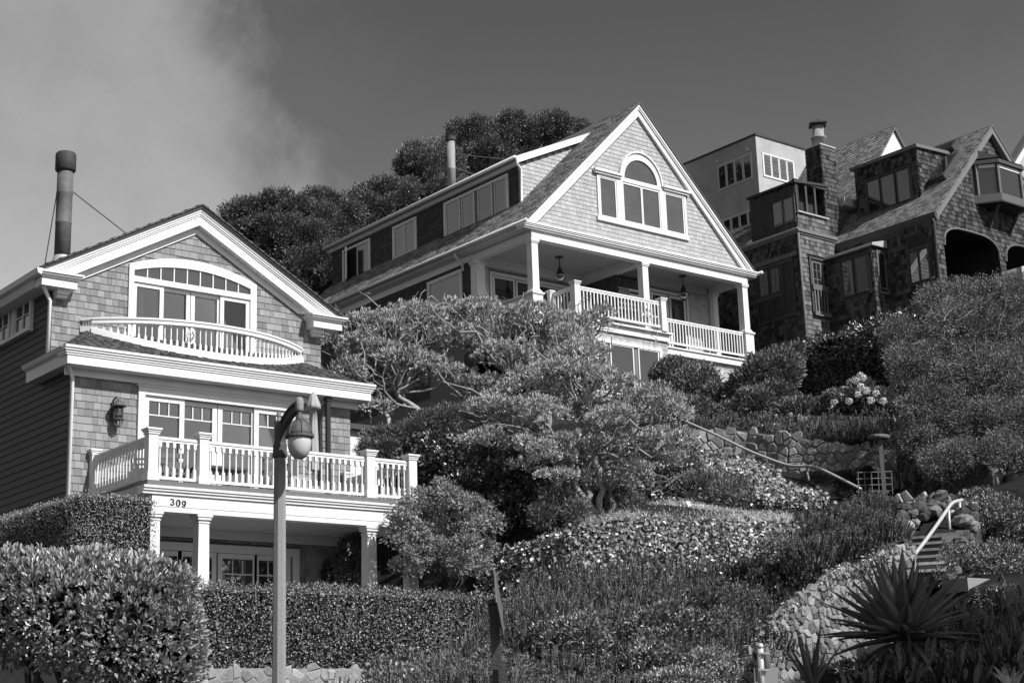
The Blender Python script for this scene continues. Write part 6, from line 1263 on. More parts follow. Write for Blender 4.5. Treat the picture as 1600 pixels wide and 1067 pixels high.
# rosemary: upright sprigs with needles
def sprigs(o, name, pts, h, m='needle', lean=(0, 0, 1), nn=5, w=.05, nl=.05, kind='stuff', wild=.3):
    """upright shoots: three crossed lance blades each, with a fuzz of needles round them"""
    k = len(pts); H = (rng.uniform(.5, 1.25, k) * h)[:, None]; ax = unit(np.atleast_2d(np.array(lean, float)) + wild * sph(k)); ax = np.broadcast_to(ax, (k, 3)); W_ = (w * rng.uniform(.7, 1.2, k))[:, None]
    ref = unit(np.cross(ax, sph(k))); bend = sph(k) * .12 * np.array([1, 1, .2]) * H; V = [pts, pts + ax * H + bend]
    for q in range(3):
        a = q * math.pi / 3; sd = ref * math.cos(a) + np.cross(ax, ref) * math.sin(a)
        for t, f in ((.3, .42), (.68, .5)):
            for sg in (-1, 1): V.append(pts + ax * H * t + bend * t * t + sg * sd * W_ * f)
    V = np.stack(V, 1).reshape(-1, 3); b = np.arange(k)[:, None] * 14; Fc = []
    for q in range(3): c = 2 + q * 4; Fc += [b + np.array([[0, c, c + 2, 1]]), b + np.array([[0, 1, c + 3, c + 1]])]
    c = V.mean(0); ob = place(name, np_mesh(name, V - c, np.concatenate(Fc), M[m]), o, c); ob['kind'] = kind
    t = rng.uniform(.15, 1, (k * nn, 1)); p = np.repeat(pts, nn, 0) + np.repeat(ax * H, nn, 0) * t + np.repeat(bend, nn, 0) * t * t; r_ = sph(k * nn); leaves('needles', o, m, p, unit(np.repeat(ax, nn, 0) + .9 * r_), sph(k * nn), nl * rng.uniform(.7, 1.3, k * nn), .014, .1, False, kind)
def mounds(name, label, poly, step, r, h, m='needle', nn=5, nl=.05, w=.05, dens=70, seed=1, lean=(0, -.1, 1), wild=.22):
    """low bushes side by side over a stretch of ground, each throwing its sprigs up and out"""
    A = np.array(poly)[:, :2]; lo, hi = A.min(0), A.max(0); gx_, gy2 = np.meshgrid(np.arange(lo[0], hi[0], step), np.arange(lo[1], hi[1], step)); c = np.stack([gx_.ravel(), gy2.ravel()], 1) + rng.uniform(-.3, .3, (gx_.size, 2)) * step; c = in_poly(c, A); c = np.column_stack([c, TZ(c[:, 0], c[:, 1])]); PP, DD = [], []
    for q in c:
        rr_ = rng.uniform(.7, 1.35) * r; hh = rng.uniform(.6, 1.1) * r * (1.1 + .9 * float(lump(q[None] * .8, 1.2)[0])); n = int(dens * rr_ * rr_ * 5); u = sph(n); u = u[u[:, 2] > -.05]; PP.append(q + u * np.array([rr_, rr_, hh]) * rng.uniform(.75, 1, (len(u), 1)) - np.array([0, 0, .06])); DD.append(u)
    p, d = np.concatenate(PP), np.concatenate(DD); o = plant(name, label, 'ground cover', p.mean(0)); o['kind'] = 'stuff'
    k = len(p); ax = unit(np.array(lean, float)[None] + .4 * d + wild * sph(k)); sprigs(o, 'sprigs', p, h, m, ax, nn, w, nl, 'stuff', 0); return o
mounds('rosemary_mounds', 'mounded rosemary on the bank right of the low hedge, lower left part', [P(470, 1100, 19.2), P(840, 1100, 19.5), P(870, 990, 24), P(790, 935, 27.3), P(700, 970, 25), P(560, 1030, 21.5)], .8, .62, .22, nn=13, nl=.036, w=.024, dens=115, wild=.24)
mounds('rosemary_mounds', 'mounded rosemary over the middle of the bank under the ivy', [P(830, 1100, 19.5), P(1120, 1100, 20.2), P(1165, 1000, 23), P(1185, 930, 25.5), P(1120, 905, 28.6), P(1000, 905, 29.2), P(770, 930, 28.2), P(860, 990, 24)], .8, .62, .22, nn=13, nl=.036, w=.024, dens=115, wild=.24)
mounds('creeping_mounds', 'darker creeping plants along the top of the curved stone wall', [P(1120, 1090, 22.4), P(1152, 1040, 22.9), P(1174, 1000, 23.3), P(1240, 922, 24.6), P(1300, 886, 25.4), P(1420, 842, 26.6), P(1420, 838, 28.5), P(1280, 800, 32), P(1200, 850, 31), P(1090, 910, 28.8)], .42, .32, .2, 'leaf_low', 9, .045, .04)
mounds('lavender_edging', 'low lavender along the top of the stone retaining wall', [P(1080, 664, 42), P(1160, 666, 41.9), P(1240, 676, 41.1), P(1400, 698, 39), P(1400, 668, 43), P(1250, 664, 44), P(1100, 655, 45)], .5, .3, .22, 'needle', 9, .045, .036, 90)
mounds('shade_plants', 'dark low plants in deep shade around the foot of the agave', [P(1280, 1100, 19.6), P(1640, 1100, 19), P(1640, 940, 24.5), P(1480, 950, 24), P(1400, 1035, 21)], .6, .34, .28, 'leaf_low', 9, .06, .05, 60)
mounds('shade_plants', 'dark low plants in the shade under the big arching shrub', [P(1390, 700, 38), P(1560, 735, 33.5), P(1640, 760, 33), P(1640, 690, 38), P(1480, 660, 40), P(1390, 670, 42)], .7, .4, .3, 'leaf_low', 9, .07, .06, 60)
rb = plant('rosemary_bush', 'tall upright rosemary bush below the upper handrail, over the curved stone wall', 'bush', P(1330, 880, 30)); pl, dl = lobes_surface(LB((1365, 822, 31.5, (46, 42, 30)), (1330, 845, 30.6, (50, 46, 36)), (1290, 860, 30, (40, 40, 34)), (1375, 850, 30.4, (40, 40, 34)), (1260, 885, 26.5, (36, 36, 26)), (1320, 870, 27.4, (46, 40, 26)), (1385, 845, 27.5, (30, 30, 22)), (1360, 808, 31.8, (30, 30, 22)), (1300, 840, 31, (30, 30, 24))), 230, (.8, 1.02), .22, 2.4, -.5)
sprigs(rb, 'sprigs', pl, .28, 'needle', unit(np.array([0, -.1, 1]) + .45 * dl), 12, .026, .04, 'stuff', .2); p2, d2 = lobes_surface(LB((1365, 805, 31.7, (36, 34, 28)), (1330, 845, 30.8, (40, 38, 32)), (1290, 865, 30.2, (32, 32, 26)), (1260, 895, 29.2, (28, 28, 20))), 70, (.8, 1), .1); q, dd = tufts(p2, d2, 8, .08, .4, 1); leaves('inner_foliage', rb, 'leaf_oak', q, dd, sph(len(q)), .07, .02, .1, False, 'stuff')
rs_ = random.Random(9); BUSH = {}
for x, y, D, m_, L_, w_ in ((1010, 925, 27.4, 'leaf_low', .06, .035), (1090, 955, 25.4, 'leaf_ivy_dark', .07, .05), (1150, 945, 25.6, 'leaf_low', .06, .035), (1060, 1000, 23.2, 'leaf_low', .055, .03), (1120, 985, 23.9, 'leaf_grey', .06, .02), (960, 985, 24.2, 'leaf_grey', .06, .02), (900, 1010, 22.6, 'leaf_low', .055, .03), (1010, 1035, 21.6, 'leaf_low', .055, .03), (700, 1040, 21, 'leaf_grey', .055, .02), (600, 1045, 20.4, 'leaf_low', .05, .028), (840, 965, 25.4, 'leaf_ivy_dark', .065, .045), (780, 1045, 20.9, 'leaf_grey', .05, .02), (1190, 905, 27, 'leaf_ivy_dark', .065, .045), (1220, 870, 29, 'leaf_low', .06, .035), (650, 985, 23.4, 'leaf_low', .055, .03)):
    q = P(x, y, D); z_ = tz1(q[0], q[1]); c_ = np.array([q[0], q[1], z_ + .36]); R_ = rs_.uniform(.36, .62)
    BUSH.setdefault(m_, [L_, w_, []])[2].extend(clumpy([(c_, np.array([R_, R_, R_ * .7]))], 7, .5) + [(c_, np.array([R_, R_, R_ * .7]) * .8)])
for (m_, (L_, w_, LL_)), lbl in zip(BUSH.items(), ('dark small leaved growth scattered through the rosemary on the bank', 'ivy growing through the rosemary on the bank', 'feathery grey plants scattered through the rosemary on the bank')):
    o_ = shrub('bank_growth', lbl, 'ground cover', LL_[0][0] - np.array([0, 0, .3]), LL_, 100, 8, L_, w_, m_, 'bark_dark', .5, .8, .05, .25, 3, 0); o_['kind'] = 'stuff'
for lbl, LL_ in (('dark shrub crowding the left side of the stone steps', LB((1398, 868, 26.6, (22, 20, 20)), (1412, 855, 27.2, (16, 16, 14)), (1404, 888, 26.0, (16, 16, 16)))), ('dark shrub crowding the right side of the stone steps', LB((1478, 880, 26.8, (15, 16, 16)), (1486, 862, 27.4, (16, 16, 14)), (1470, 900, 26.2, (14, 14, 12))))):
    b_ = LL_[0][0].copy(); b_[2] = tz1(b_[0], b_[1]); shrub('step_shrub', lbl, 'shrub', b_, LL_, 150, 8, .05, .026, 'leaf_low', 'bark_dark', .3, .9, .05, .25, 3, .012, 3, ntar=6)
# lit leafy plants low on the bank, in front of the curved wall
bx = P(1080, 1075, 20.6); bx[2] = tz1(bx[0], bx[1])
shrub('small_leaved_bush', 'small leaved bush at the bottom of the bank, left of the stone wall foot', 'bush', bx, LB((1060, 1060, 20.4, (60, 46, 16)), (1110, 1030, 21.2, (44, 36, 18)), (1135, 1055, 20.6, (24, 24, 20))), 140, 8, .045, .024, 'leaf_ivy', 'bark_dark', .4, .9, .05, .15, 3, .015, 3)
bx = P(540, 1062, 19.7); bx[2] = tz1(bx[0], bx[1])
# creepers hanging over the top of the curved wall
cw = np.array(WALLS['curved'][0]); tt = rng.uniform(0, len(cw) - 1.001, 2200); k0 = tt.astype(int); q = cw[k0] + (cw[k0 + 1] - cw[k0]) * (tt - k0)[:, None]; dens_ = lump(q * 1.0, 3.0) + rng.normal(size=len(q)) * .25
q = q[dens_ > .3]; q = q + rng.normal(size=q.shape) * np.array([.1, .1, .05]) + np.array([-.05, -.12, -.0]) - np.array([0, 0, 1.0]) * rng.exponential(.07, (len(q), 1))
cp = plant('wall_creeper', 'small leaved creeper hanging over the top of the curved stone wall', 'creeper', q.mean(0)); leaves('foliage', cp, 'leaf_low', q, unit(sph(len(q)) + np.array([-.2, -.5, -.2])), unit(sph(len(q)) * .7 + np.array([0, -.6, .6])), rng.uniform(.04, .075, len(q)), rng.uniform(.025, .045, len(q)), .15, True, 'stuff')
# 11 agave -----------------------------------------------------------------------
ag = plant('agave', 'large spiky agave in the shade at the foot of the stone steps', 'agave', P(1410, 1010, 21)); AC = P(1412, 1000, 21); rA = random.Random(2)
def agave_leaf(o, c, az, el, L, W, droop):
    n = 9; ax = np.array([math.cos(az) * math.cos(el), math.sin(az) * math.cos(el), math.sin(el)]); sd = np.array([-math.sin(az), math.cos(az), 0]); nn = np.cross(ax, sd); nn = nn if nn[2] > 0 else -nn; V, Fc = [], []
    for i in range(n + 1):
        t = i / n; w = W * (.62 + .75 * t * (1 - t) * 1.6) * (1 - t ** 2.6) + .002; p = c + ax * L * t + np.array([0, 0, -droop * L * t * t]); V += [p - sd * w + nn * w * .5, p, p + sd * w + nn * w * .5, p - nn * .018 * (1 - t)]
    for i in range(n): a = i * 4; Fc += [(a, a + 1, a + 5, a + 4), (a + 1, a + 2, a + 6, a + 5), (a + 3, a, a + 4, a + 7), (a + 2, a + 3, a + 7, a + 6)]
    b = MB(); b.add(V, Fc); return b.build('leaf', 'agave', o, True)
for k in range(84):
    t_ = k / 83; el = math.radians(87 - 84 * t_ ** .85); az = k * 2.39996 + rA.uniform(-.12, .12); agave_leaf(ag, AC + np.array([math.cos(az), math.sin(az), 0]) * .07, az, el + rA.uniform(-.1, .1), rA.uniform(.82, 1.15) * (1.16 if el > .5 else 1.02), rA.uniform(.1, .135), .02 + rA.uniform(.04, .2) * t_)
for k in range(22):
    az = k * 2.39996; agave_leaf(ag, AC + np.array([math.cos(az), math.sin(az), -.6]) * .06, az, rA.uniform(-.35, .0), rA.uniform(.5, .8), .06, rA.uniform(.3, .6))
sa = plant('small_agave', 'small upright agave left of the large one, dark against the stone wall', 'agave', P(1265, 1062, 20.5)); SA = P(1268, 1055, 20.5)
for k in range(13): az = k * 2.4; agave_leaf(sa, SA + np.array([.05 * math.cos(az), .05 * math.sin(az), -.1]), az, math.radians(84 - 3.2 * k), rA.uniform(.5, .85), .04, .02)
fe = plant('fern', 'pale feathery fern at the bottom right corner', 'fern', P(1585, 1085, 19)); FC = P(1582, 1080, 19)
for k in range(12):
    az = k * 2.4; L = rA.uniform(.28, .42); pts = np.array([FC + np.array([math.cos(az) * .22 * t, math.sin(az) * .22 * t, L * t - .12 * t * t]) for t in np.linspace(0, 1, 22)]); ax = unit(np.gradient(pts, axis=0)); sd = unit(np.cross(ax, np.array([.1, .2, 1.0]))); tt = np.linspace(0, 1, 22)
    q = np.concatenate([pts, pts]); d = np.concatenate([unit(sd + ax * .5), unit(-sd + ax * .5)]); l_ = np.concatenate([.07 * (1 - tt) + .008] * 2); leaves('frond', fe, 'fern', q, d, np.concatenate([unit(np.cross(sd, ax))] * 2), l_, .014, .1)
# leafy cover on the slope further right
pc = scatter_ground([(27, 9), (62, 4), (64, 33), (46, 31), (36, 24), (30, 18)], 52000); pc = pc[lump(pc * np.array([1, 1, .2]), .9) + rng.normal(size=len(pc)) * .3 > -.35]; pc[:, 2] += rng.uniform(0, .5, len(pc)) * (1 + lump(pc, 1.1))
gc = leaves('ground_ivy', None, 'leaf_ivy_dark', pc, unit(sph(len(pc)) + np.array([0, -.2, .6])), unit(sph(len(pc)) * .7 + np.array([-.2, -.4, .8])), rng.uniform(.12, .26, len(pc)), .14, .15, False, 'stuff'); gc['label'] = 'ivy covering the slope right of the steps'
# vine on the middle house rail
bx = (39.3, 40.2, 16.0); shrub('potted_vine', 'thin leafy vine behind the balusters of the middle house bay railing', 'vine', bx, [(np.array((38.6, 40.75, 16.5)), (.5, .15, .4)), (np.array((39.3, 40.7, 16.6)), (.2, .12, .45)), (np.array((37.7, 40.8, 16.35)), (.5, .15, .3))], 30, 5, .1, .05, 'leaf_grey', 'bark', .5, .9, .05, .2, 2, .012, 3, inner=False)
# unseen tree added off to the right so its crown shades the agave bed
bx = (20.2, 5.5, 0.9); LT = [(np.array((19.0, 6.6, 9.0)), (2.3, 2.0, 1.7)), (np.array((20.6, 6.0, 9.6)), (2.2, 2.2, 1.7)), (np.array((21.8, 7.0, 8.6)), (1.9, 1.9, 1.5)), (np.array((20.2, 8.3, 8.2)), (1.6, 1.5, 1.2)), (np.array((23.6, 6.0, 9.2)), (2.2, 2.2, 1.7)), (np.array((25.6, 7.2, 8.6)), (2.0, 2.0, 1.6)), (np.array((22.5, 4.2, 8.6)), (2.0, 2.0, 1.5))]
bigtree('unseen tree added right of the view to shade the agave bed', bx, LT, 14, 22, .16, .09, 'leaf_oak')
# ================================================================== STONE WALLS
def clip_poly(poly, n, c):   # keep points with p.n <= c
    out = []
    for i in range(len(poly)):
        a, b_ = poly[i], poly[(i + 1) % len(poly)]; da, db = a @ n - c, b_ @ n - c
        if da <= 0: out.append(a)
        if da * db < 0: out.append(a + (b_ - a) * (da / (da - db)))
    return out
def cells(L, z0, z1, s, r, asp=.75):
    nu, nv = max(2, int(L / s)), max(2, int((z1 - z0) / (s * asp))); su, sv_ = L / nu, (z1 - z0) / nv; G = {}
    for i in range(-2, nu + 2):
        for j in range(-2, nv + 2): G[i, j] = np.array([(i + .5 + .5 * (j % 2) + r.uniform(-.5, .5)) * su, z0 + (j + .5 + r.uniform(-.5, .5)) * sv_])
    out = []
    for i in range(nu):
        for j in range(nv):
            p = G[i, j]; poly = [p + np.array(q) * s * 2 for q in ((-1, -1), (1, -1), (1, 1), (-1, 1))]
            for di in (-2, -1, 0, 1, 2):
                for dj in (-2, -1, 0, 1, 2):
                    if (di or dj) and (i + di, j + dj) in G:
                        q = G[i + di, j + dj]; n = q - p; poly = clip_poly(poly, n, (q @ q - p @ p) / 2)
                        if len(poly) < 3: break
            if len(poly) >= 3: out.append(np.array(poly))
    return out
def stone_wall(name, label, path, H, s, m, seed, thick=.35, gap=.93, face=None, proud=.05, limit=300, flatz=None, top_rough=.02, mortar='mortar'):
    """path: 3D points along the top edge"""
    r = random.Random(seed); T = np.array(path, float); seg = np.linalg.norm(np.diff(T[:, :2], axis=0), axis=1); U = np.r_[0, np.cumsum(seg)]; L = U[-1]
    xy = lambda u: np.array([np.interp(u, U, T[:, 0]), np.interp(u, U, T[:, 1])]); zt = lambda u: float(np.interp(u, U, T[:, 2]))
    def nrm(u):
        a, b_ = xy(max(0, u - .3)), xy(min(L, u + .3)); d = (b_ - a) / np.linalg.norm(b_ - a); n = np.array([d[1], -d[0]])
        ref = -xy(u) if face is None else np.array(face); return n if n @ ref > 0 else -n
    S = lambda u, z, n: np.array([*(xy(u) + nrm(min(max(u, 0), L)) * n), z])
    o = thing(name, label, 'wall', tuple(T[len(T) // 2] - np.array([0, 0, H])))
    b = MB(); k = max(8, int(L / .4))
    for i in range(k):
        u0, u1 = L * i / k, L * (i + 1) / k; z0a, z0b = zt(u0) - .05, zt(u1) - .05
        b.hexa([S(u0, z0a - H - .4, 0), S(u1, z0b - H - .4, 0), S(u1, z0b - H - .4, -thick), S(u0, z0a - H - .4, -thick), S(u0, z0a, 0), S(u1, z0b, 0), S(u1, z0b, -thick), S(u0, z0a, -thick)])
    b.build('mortar', mortar, o)
    made = []
    for poly in cells(L, T[:, 2].min() - H, T[:, 2].max() + .1, s, r):
        c = poly.mean(0)
        if not (0 <= c[0] <= L) or c[1] > zt(c[0]) + r.uniform(-.02, top_rough) or c[1] < zt(c[0]) - H: continue
        if flatz and c[1] < flatz: continue
        made.append(poly)
    made.sort(key=lambda q: np.linalg.norm(S(*q.mean(0), 0) - CAM)); extra = MB()
    for kx, poly in enumerate(made):
        nx_ = np.roll(poly, -1, 0); poly = np.stack([poly * .87 + nx_ * .13, poly * .13 + nx_ * .87], 1).reshape(-1, 2); c = poly.mean(0); n = len(poly); h = proud * r.uniform(.5, 1.3); tu, tv_ = r.uniform(-.25, .25), r.uniform(-.25, .25); V = []
        for sc, hh in ((gap, -.06), (gap * .97, .45), (gap * .78, 1.0)):
            for q in poly: w = c + (q - c) * sc; V.append(S(w[0], w[1], hh if hh < 0 else h * hh + (tu * (w[0] - c[0]) + tv_ * (w[1] - c[1])) * .5))
        Fs = [(i, (i + 1) % n, n + (i + 1) % n, n + i) for i in range(n)] + [(n + i, n + (i + 1) % n, 2 * n + (i + 1) % n, 2 * n + i) for i in range(n)] + [tuple(range(2 * n, 3 * n))]
        if kx < limit: MB().add(V, Fs).build('stone', m, o)
        else: extra.add(V, Fs)
    if extra.v: extra.build('stones', m, o, kind='stuff')
    return o
stone_wall('stone_wall', 'sunlit curved rubble wall rising beside the steps, behind the agaves', *WALLS['curved'][:2], .14, 'stone_pale', 21, proud=.028, gap=.94, thick=.1)
stone_wall('stone_wall', 'rough stone retaining wall behind the upper handrail, under the flower bed', *WALLS['upper'][:2], .27, 'stone', 22, gap=.93, proud=.035, thick=.15)
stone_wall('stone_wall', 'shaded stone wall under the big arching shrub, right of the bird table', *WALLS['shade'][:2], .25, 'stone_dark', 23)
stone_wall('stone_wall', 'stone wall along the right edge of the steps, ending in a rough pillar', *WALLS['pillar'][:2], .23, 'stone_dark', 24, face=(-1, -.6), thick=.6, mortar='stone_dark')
stone_wall('stone_wall', 'stone wall at the top of the steps with dappled light on it', *WALLS['top'][:2], .22, 'stone', 25)
stone_wall('stone_wall', 'low stone wall under the long clipped hedge, at the bottom edge', [(10.9, 23.35, 2.98), (13, 23.33, 3.0), (15.6, 23.3, 3.0)], 1.1, .2, 'stone', 26, thick=.2, proud=.02, gap=.94, top_rough=-.06)
# loose rocks by the steps
rk = random.Random(6)
def rock(o, name, c, r, m='stone_dark'):
    b = MB(); n = 8; V = []; c = np.array(c)
    rows = ((-.9, .5), (-.5, .85), (0, 1), (.45, .85), (.8, .5))
    for z, q in rows: V += [c + r * np.array([q * math.cos(2 * math.pi * j / n) * rk.uniform(.68, 1.2), q * math.sin(2 * math.pi * j / n) * rk.uniform(.68, 1.2), z * .8 + rk.uniform(-.16, .16)]) for j in range(n)]
    b.add(V, [(i * n + j, i * n + (j + 1) % n, (i + 1) * n + (j + 1) % n, (i + 1) * n + j) for i in range(4) for j in range(n)] + [tuple(range(32, 40)), tuple(range(8))[::-1]]); return b.build(name, m, o)
rp = thing('rock_pile', 'heap of rough dark rocks under the top of the lower handrail', 'rocks', tuple(P(1470, 850, 29)))
for k in range(46):
    t = rk.random(); x = 1408 + 112 * t + rk.uniform(-6, 6); y = 838 - 62 * math.sin(math.pi * (.15 + .7 * t)) + rk.uniform(-4, 26); D = 30.6 - (y - 780) * .03 + rk.uniform(-.2, .2)
    if 1418 < x < 1468 and y > 838: continue
    rock(rp, 'rock', P(x, y, D), rk.uniform(.1, .19), 'stone' if k % 3 == 0 else 'stone_dark')
for x, y, D, r in ((1500, 848, 28.6, .16), (1496, 870, 27.6, .15), (1490, 892, 26.8, .14), (1508, 884, 27.2, .15), (1480, 905, 26.3, .12), (1412, 852, 27.0, .15), (1405, 866, 26.4, .13)): rock(rp, 'rock', P(x, y, D), r)
tag(rock(None, 'boulder', P(1220, 792, 34.4), .36, 'stone_pale'), 'pale flat boulder set in the ivy right of the dry grass', 'boulder')
# steps
st = thing('stone_steps', 'narrow stone steps climbing away above the agave', 'steps', tuple(P(1440, 905, 26)))
s0, s1 = P(1443, 906, 26.2), P(1440, 842, 29.4); dr = s1 - s0; k = int(dr[2] / .17); dh = np.array([dr[0], dr[1], 0]); dl = np.linalg.norm(dh); dh /= dl; sd = np.array([dh[1], -dh[0], 0])
for i in range(k):
    a = s0 + dh * dl * i / k; z = s0[2] + .17 * (i + 1); b = MB(); e = a + dh * (dl / k + .1); w = .36
    b.hexa([(*(a - sd * w)[:2], z - .3), (*(a + sd * w)[:2], z - .3), (*(e + sd * w)[:2], z - .3), (*(e - sd * w)[:2], z - .3), (*(a - sd * w)[:2], z - .045), (*(a + sd * w)[:2], z - .045), (*(e + sd * w)[:2], z - .045), (*(e - sd * w)[:2], z - .045)]); b.build('riser', 'stone_dark', st)  # shade on the risers comes from the dark stone colour
    b = MB(); a2 = a - dh * .03; b.hexa([(*(a2 - sd * w)[:2], z - .044), (*(a2 + sd * w)[:2], z - .044), (*(e + sd * w)[:2], z - .044), (*(e - sd * w)[:2], z - .044), (*(a2 - sd * w)[:2], z), (*(a2 + sd * w)[:2], z), (*(e + sd * w)[:2], z), (*(e - sd * w)[:2], z)]); b.build('tread', 'stone', st)
b = MB(); c = P(1511, 915, 26.0); b.box(c[0] - .32, c[0] + .32, c[1] - .25, c[1] + .25, c[2] - .12, c[2] + .1); o = b.build('concrete_block', 'concrete', None); tag(o, 'pale concrete block at the foot of the pillar right of the steps', 'block')
# handrails
def smooth(pts, n=5):
    pts = [np.array(p, float) for p in pts]; out = []
    for i in range(len(pts) - 1):
        p0, p1, p2, p3 = pts[max(i - 1, 0)], pts[i], pts[i + 1], pts[min(i + 2, len(pts) - 1)]
        for j in range(n): t = j / n; out.append(.5 * (2 * p1 + (p2 - p0) * t + (2 * p0 - 5 * p1 + 4 * p2 - p3) * t * t + (3 * p1 - p0 - 3 * p2 + p3) * t ** 3))
    return out + [pts[-1]]
def handrail(label, top, posts):
    o = thing('handrail', label, 'handrail', tuple(top[0])); b = MB(); b.tube(smooth(top), .034, 8); b.build('rail', 'rail', o, True)
    for p, q in posts: b = MB(); b.tube([p, q], .026, 8); b.build('post', 'rail', o, True)
handrail('upper pale pipe handrail running down past the stone retaining wall', [P(1070, 658, 40.5), P(1120, 680, 39.6), P(1170, 704, 38.8), P(1222, 724, 38.0), P(1245, 728, 37.7), P(1272, 729, 37.3), P(1300, 741, 36.7), P(1345, 764, 35.8)], [(P(1148, 694, 39.15), P(1149, 722, 39.1)), (P(1260, 729, 37.5), P(1266, 766, 37.4))])
handrail('lower pale pipe handrail beside the stone steps', [P(1412, 886, 26.6), P(1440, 852, 27.8), P(1465, 818, 28.9), P(1480, 796, 29.5), P(1489, 785, 29.8), P(1503, 781, 30.1)], [(P(1482, 795, 29.55), P(1485, 843, 29.4)), (P(1499, 783, 30.0), P(1502, 814, 29.9))])
# bird table, trellis, bed edge, crate
bt = thing('bird_table', 'wooden post with a flat oval top, standing in front of the stone retaining wall', 'bird table', tuple(P(1380, 775, 36.5)))
c = P(1373, 682, 35.5); b = MB(); b.lathe([(.26, -.05), (.28, -.02), (.28, .02), (.24, .03)], c, 14, .75); b.build('top', 'brown_wood', bt); b = MB(); b.beam(P(1375, 686, 35.5), P(1383, 785, 35.3), .085); b.build('post', 'brown_wood', bt)
tr = thing('wire_trellis', 'small square wire trellis at the foot of the bird table', 'trellis', tuple(P(1366, 770, 36))); b = MB()
for k in range(6): x = 1340 + k * 10.5; b.tube([P(x, 736, 35.6), P(x + 2, 772, 35.6)], .012, 4)
for k in range(4): y = 737 + k * 10; b.tube([P(1338, y + 1, 35.6), P(1394, y - 1, 35.6)], .012, 4)
b.build('wires', 'steel_pale', tr)
be = thing('timber_bed_edge', 'weathered timber edging of the flower bed below the hydrangea', 'bed edging', tuple(P(1280, 665, 44.5)))
pp = [P(1178, 656, 45.5), P(1245, 653, 45), P(1325, 653, 44.6), P(1392, 655, 44)]
for a, c in zip(pp[:-1], pp[1:]):
    for k in range(2): b = MB(); b.beam(a - np.array([0, 0, .18 * k + .05]), c - np.array([0, 0, .18 * k + .05]), .05, .165); b.build('board', 'brown_wood', be)
    b = MB(); b.beam(a + np.array([0, 0, .03]), c + np.array([0, 0, .03]), .12, .03); b.build('cap_board', 'brown_wood', be)
for a in pp: b = MB(); a = a + np.array([0, -.06, 0]); b.box(a[0] - .06, a[0] + .06, a[1] - .06, a[1] + .06, a[2] - .75, a[2] + .03); b.build('post', 'brown_wood', be)
cr_ = thing('crate', 'small white slatted crate lying tilted on the dry grass', 'crate', tuple(P(1086, 795, 34.2)))
for a, c, w, h in ((P(1074, 784, 34.2), P(1080, 797, 34.0), .09, .04), (P(1080, 788, 34.3), P(1099, 791, 34.4), .05, .03), (P(1080, 796, 34.0), P(1099, 798, 34.1), .05, .05), (P(1097, 789, 34.4), P(1100, 798, 34.1), .05, .04)): b = MB(); b.beam(a, c, w, h); b.build('slat', 'white_shade', cr_)
# ================================================================== STREET LAMP
LD = 22.0; lz = lambda y: float(P(437, y, LD)[2]); lp = P(437, 800, LD); lx, ly = lp[0], lp[1]
lamp = thing('street_lamp', 'old concrete street lamp with curved iron arm and milky globe before house 309', 'street lamp', (lx, ly, tz1(lx, ly)))
def octo(b, z0, z1, r0, r1): b.lathe([(r0, z0), (r1, z1)], (lx, ly, 0), 8)
b = MB(); octo(b, tz1(lx, ly) - .2, lz(708), .1, .083); b.build('post', 'concrete', lamp)
b = MB(); b.lathe([(.085, lz(712)), (.105, lz(710)), (.11, lz(706)), (.1, lz(702)), (.1, lz(690)), (.085, lz(686)), (.075, lz(652)), (.06, lz(650))], (lx, ly, 0), 8); b.build('collar', 'iron_old', lamp)
b = MB(); b.box(lx - .05, lx + .05, ly - .02, ly + .08, lz(662), lz(650)); b.lathe([(.045, lz(650)), (.03, lz(647)), (.026, lz(643)), (.036, lz(642)), (.036, lz(637)), (.03, lz(636))], (lx, ly + .03, 0), 10); b.build('finial', 'concrete', lamp)
pa = smooth([(0, lz(692)), (.035, lz(674)), (.13, lz(656)), (.28, lz(644)), (.43, lz(638)), (.52, lz(637))], 4)
b = MB()
for (a, c) in zip(pa[:-1], pa[1:]):
    d = np.array(c) - np.array(a); L_ = np.linalg.norm(d); d /= L_; nv = np.array([-d[1], d[0]])
    for w, h0, h1 in ((.075, .05, .075), (.03, -.05, .05), (.075, -.075, -.05)):
        q = lambda s_, h: (ly - s_[0] - nv[0] * h, s_[1] + nv[1] * h)
        a2 = np.array(a) - d * .004; c2 = np.array(c) + d * .004
        P0, P1, P2, P3 = q(a2, h0), q(c2, h0), q(c2, h1), q(a2, h1)
        b.hexa([(lx - w / 2, *P0), (lx + w / 2, *P0), (lx + w / 2, *P1), (lx - w / 2, *P1), (lx - w / 2, *P3), (lx + w / 2, *P3), (lx + w / 2, *P2), (lx - w / 2, *P2)])
b.build('arm', 'iron_old', lamp)
gy_ = ly - .52
b = MB(); b.lathe([(.04, lz(646)), (.058, lz(644)), (.055, lz(640)), (.058, lz(636)), (.058, lz(627)), (.04, lz(623)), (.015, lz(622))], (lx, gy_, 0), 12); b.build('arm_end', 'concrete', lamp, True)
b = MB(); b.lathe([(.035, lz(646)), (.03, lz(650)), (.05, lz(653)), (.06, lz(660)), (.05, lz(662))], (lx, gy_, 0), 12); b.build('neck', 'iron_old', lamp, True)
b = MB(); b.lathe([(.05, lz(660)), (.1, lz(663)), (.145, lz(670)), (.17, lz(680)), (.172, lz(684))], (lx, gy_, 0), 20); b.build('hood', 'iron_old', lamp, True)
b = MB(); b.lathe([(.17, lz(683)), (.2, lz(684)), (.2, lz(688)), (.17, lz(689))], (lx, gy_, 0), 20)
for k in range(6):
    a = k * math.pi / 3 + .2; b.tube([(lx + r_ * math.cos(a), gy_ + r_ * math.sin(a), z_) for r_, z_ in ((.06, lz(660)), (.108, lz(662.5)), (.152, lz(670)), (.178, lz(680)), (.185, lz(685)))], .009, 5)
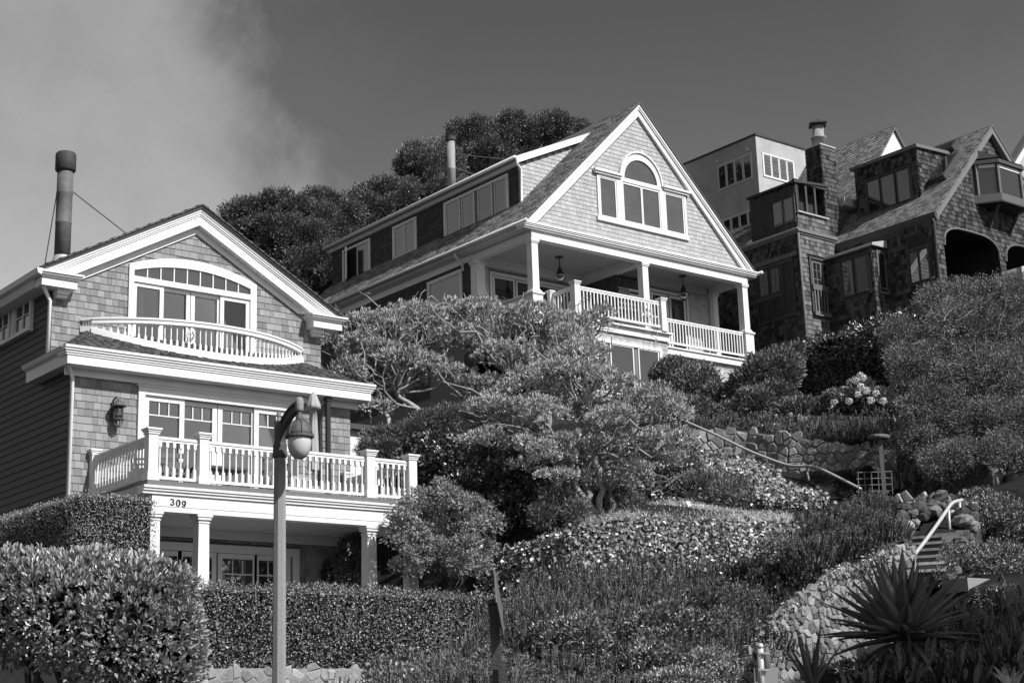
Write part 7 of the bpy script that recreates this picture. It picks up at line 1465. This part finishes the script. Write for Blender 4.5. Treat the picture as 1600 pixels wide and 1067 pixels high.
b.build('rim', 'iron_old', lamp)
b = MB(); b.lathe([(.158, lz(688)), (.165, lz(694)), (.16, lz(702)), (.14, lz(711)), (.105, lz(718)), (.06, lz(722)), (.01, lz(723.5))], (lx, gy_, 0), 24); b.build('globe', 'globe', lamp, True)
# ================================================================== STREET SIGNS
sg = thing('sign_post', 'dark street sign post with a diamond plate seen edge on, at the bottom centre', 'sign', tuple(P(778, 1090, 14)))
b = MB(); b.beam(P(780, 1110, 14), P(771, 944, 14), .085, .085, up=tuple(cd)); b.lathe([(.05, 0), (.055, .03), (.03, .05)], P(771, 944, 14), 10); b.build('post', 'iron_old', sg)
e1 = unit(cr * .06 + cd * .99); e1 = e1 - np.array([0, 0, e1[2]]); e1 = unit(e1); cz_ = P(779, 945, 13.95); hgt = .30; b = MB(); lean = np.array([.03, 0, 0])
pl_ = [cz_ + np.array([-.04, 0, hgt]), cz_ + e1 * hgt, cz_ + np.array([.04, 0, -hgt]), cz_ - e1 * hgt]; nn_ = np.cross(e1, (0, 0, 1)); b.prism(pl_, nn_ * .012); b.build('plate', 'steel', sg)
b = MB(); b.beam(P(789, 1110, 13.9), P(786.5, 1030, 13.9), .04, .05, up=tuple(cd)); b.build('lower_plate', 'iron_old', sg)
s2_ = thing('pipe_sign_post', 'pale pipe post with a dark canister and a blank sign plate below the curved wall', 'sign post', tuple(P(1190, 1090, 16)))
b = MB(); b.tube([P(1191, 1110, 16), P(1188, 1012, 16)], .033, 10); b.lathe([(.033, 0), (.036, .02), (.025, .045), (.005, .05)], P(1188, 1012, 16), 10); b.build('pipe', 'rail', s2_, True)
b = MB(); cc = P(1198.5, 1042, 16.05); b.lathe([(.035, -.01), (.036, 0), (.036, .19), (.02, .2)], cc, 12); b.build('canister', 'iron_old', s2_, True)
b = MB(); b.beam(P(1179, 1042, 16.12), P(1179.1, 1110, 16.12), .001, .001) if False else None
pr = unit(np.array([cr[0], cr[1], 0])); q0 = P(1196, 1042, 16.1); b.prism([q0 - pr * .118, q0 + pr * .118, q0 + pr * .118 - np.array([0, 0, .5]), q0 - pr * .118 - np.array([0, 0, .5])], np.array([cd[0], cd[1], 0]) * .012); b.build('plate', 'steel_pale', s2_)
b = MB()
for y in (1020, 1046): b.beam(P(1184, y, 15.95), P(1202, y, 15.98), .03, .02)
b.build('clamps', 'steel_pale', s2_)
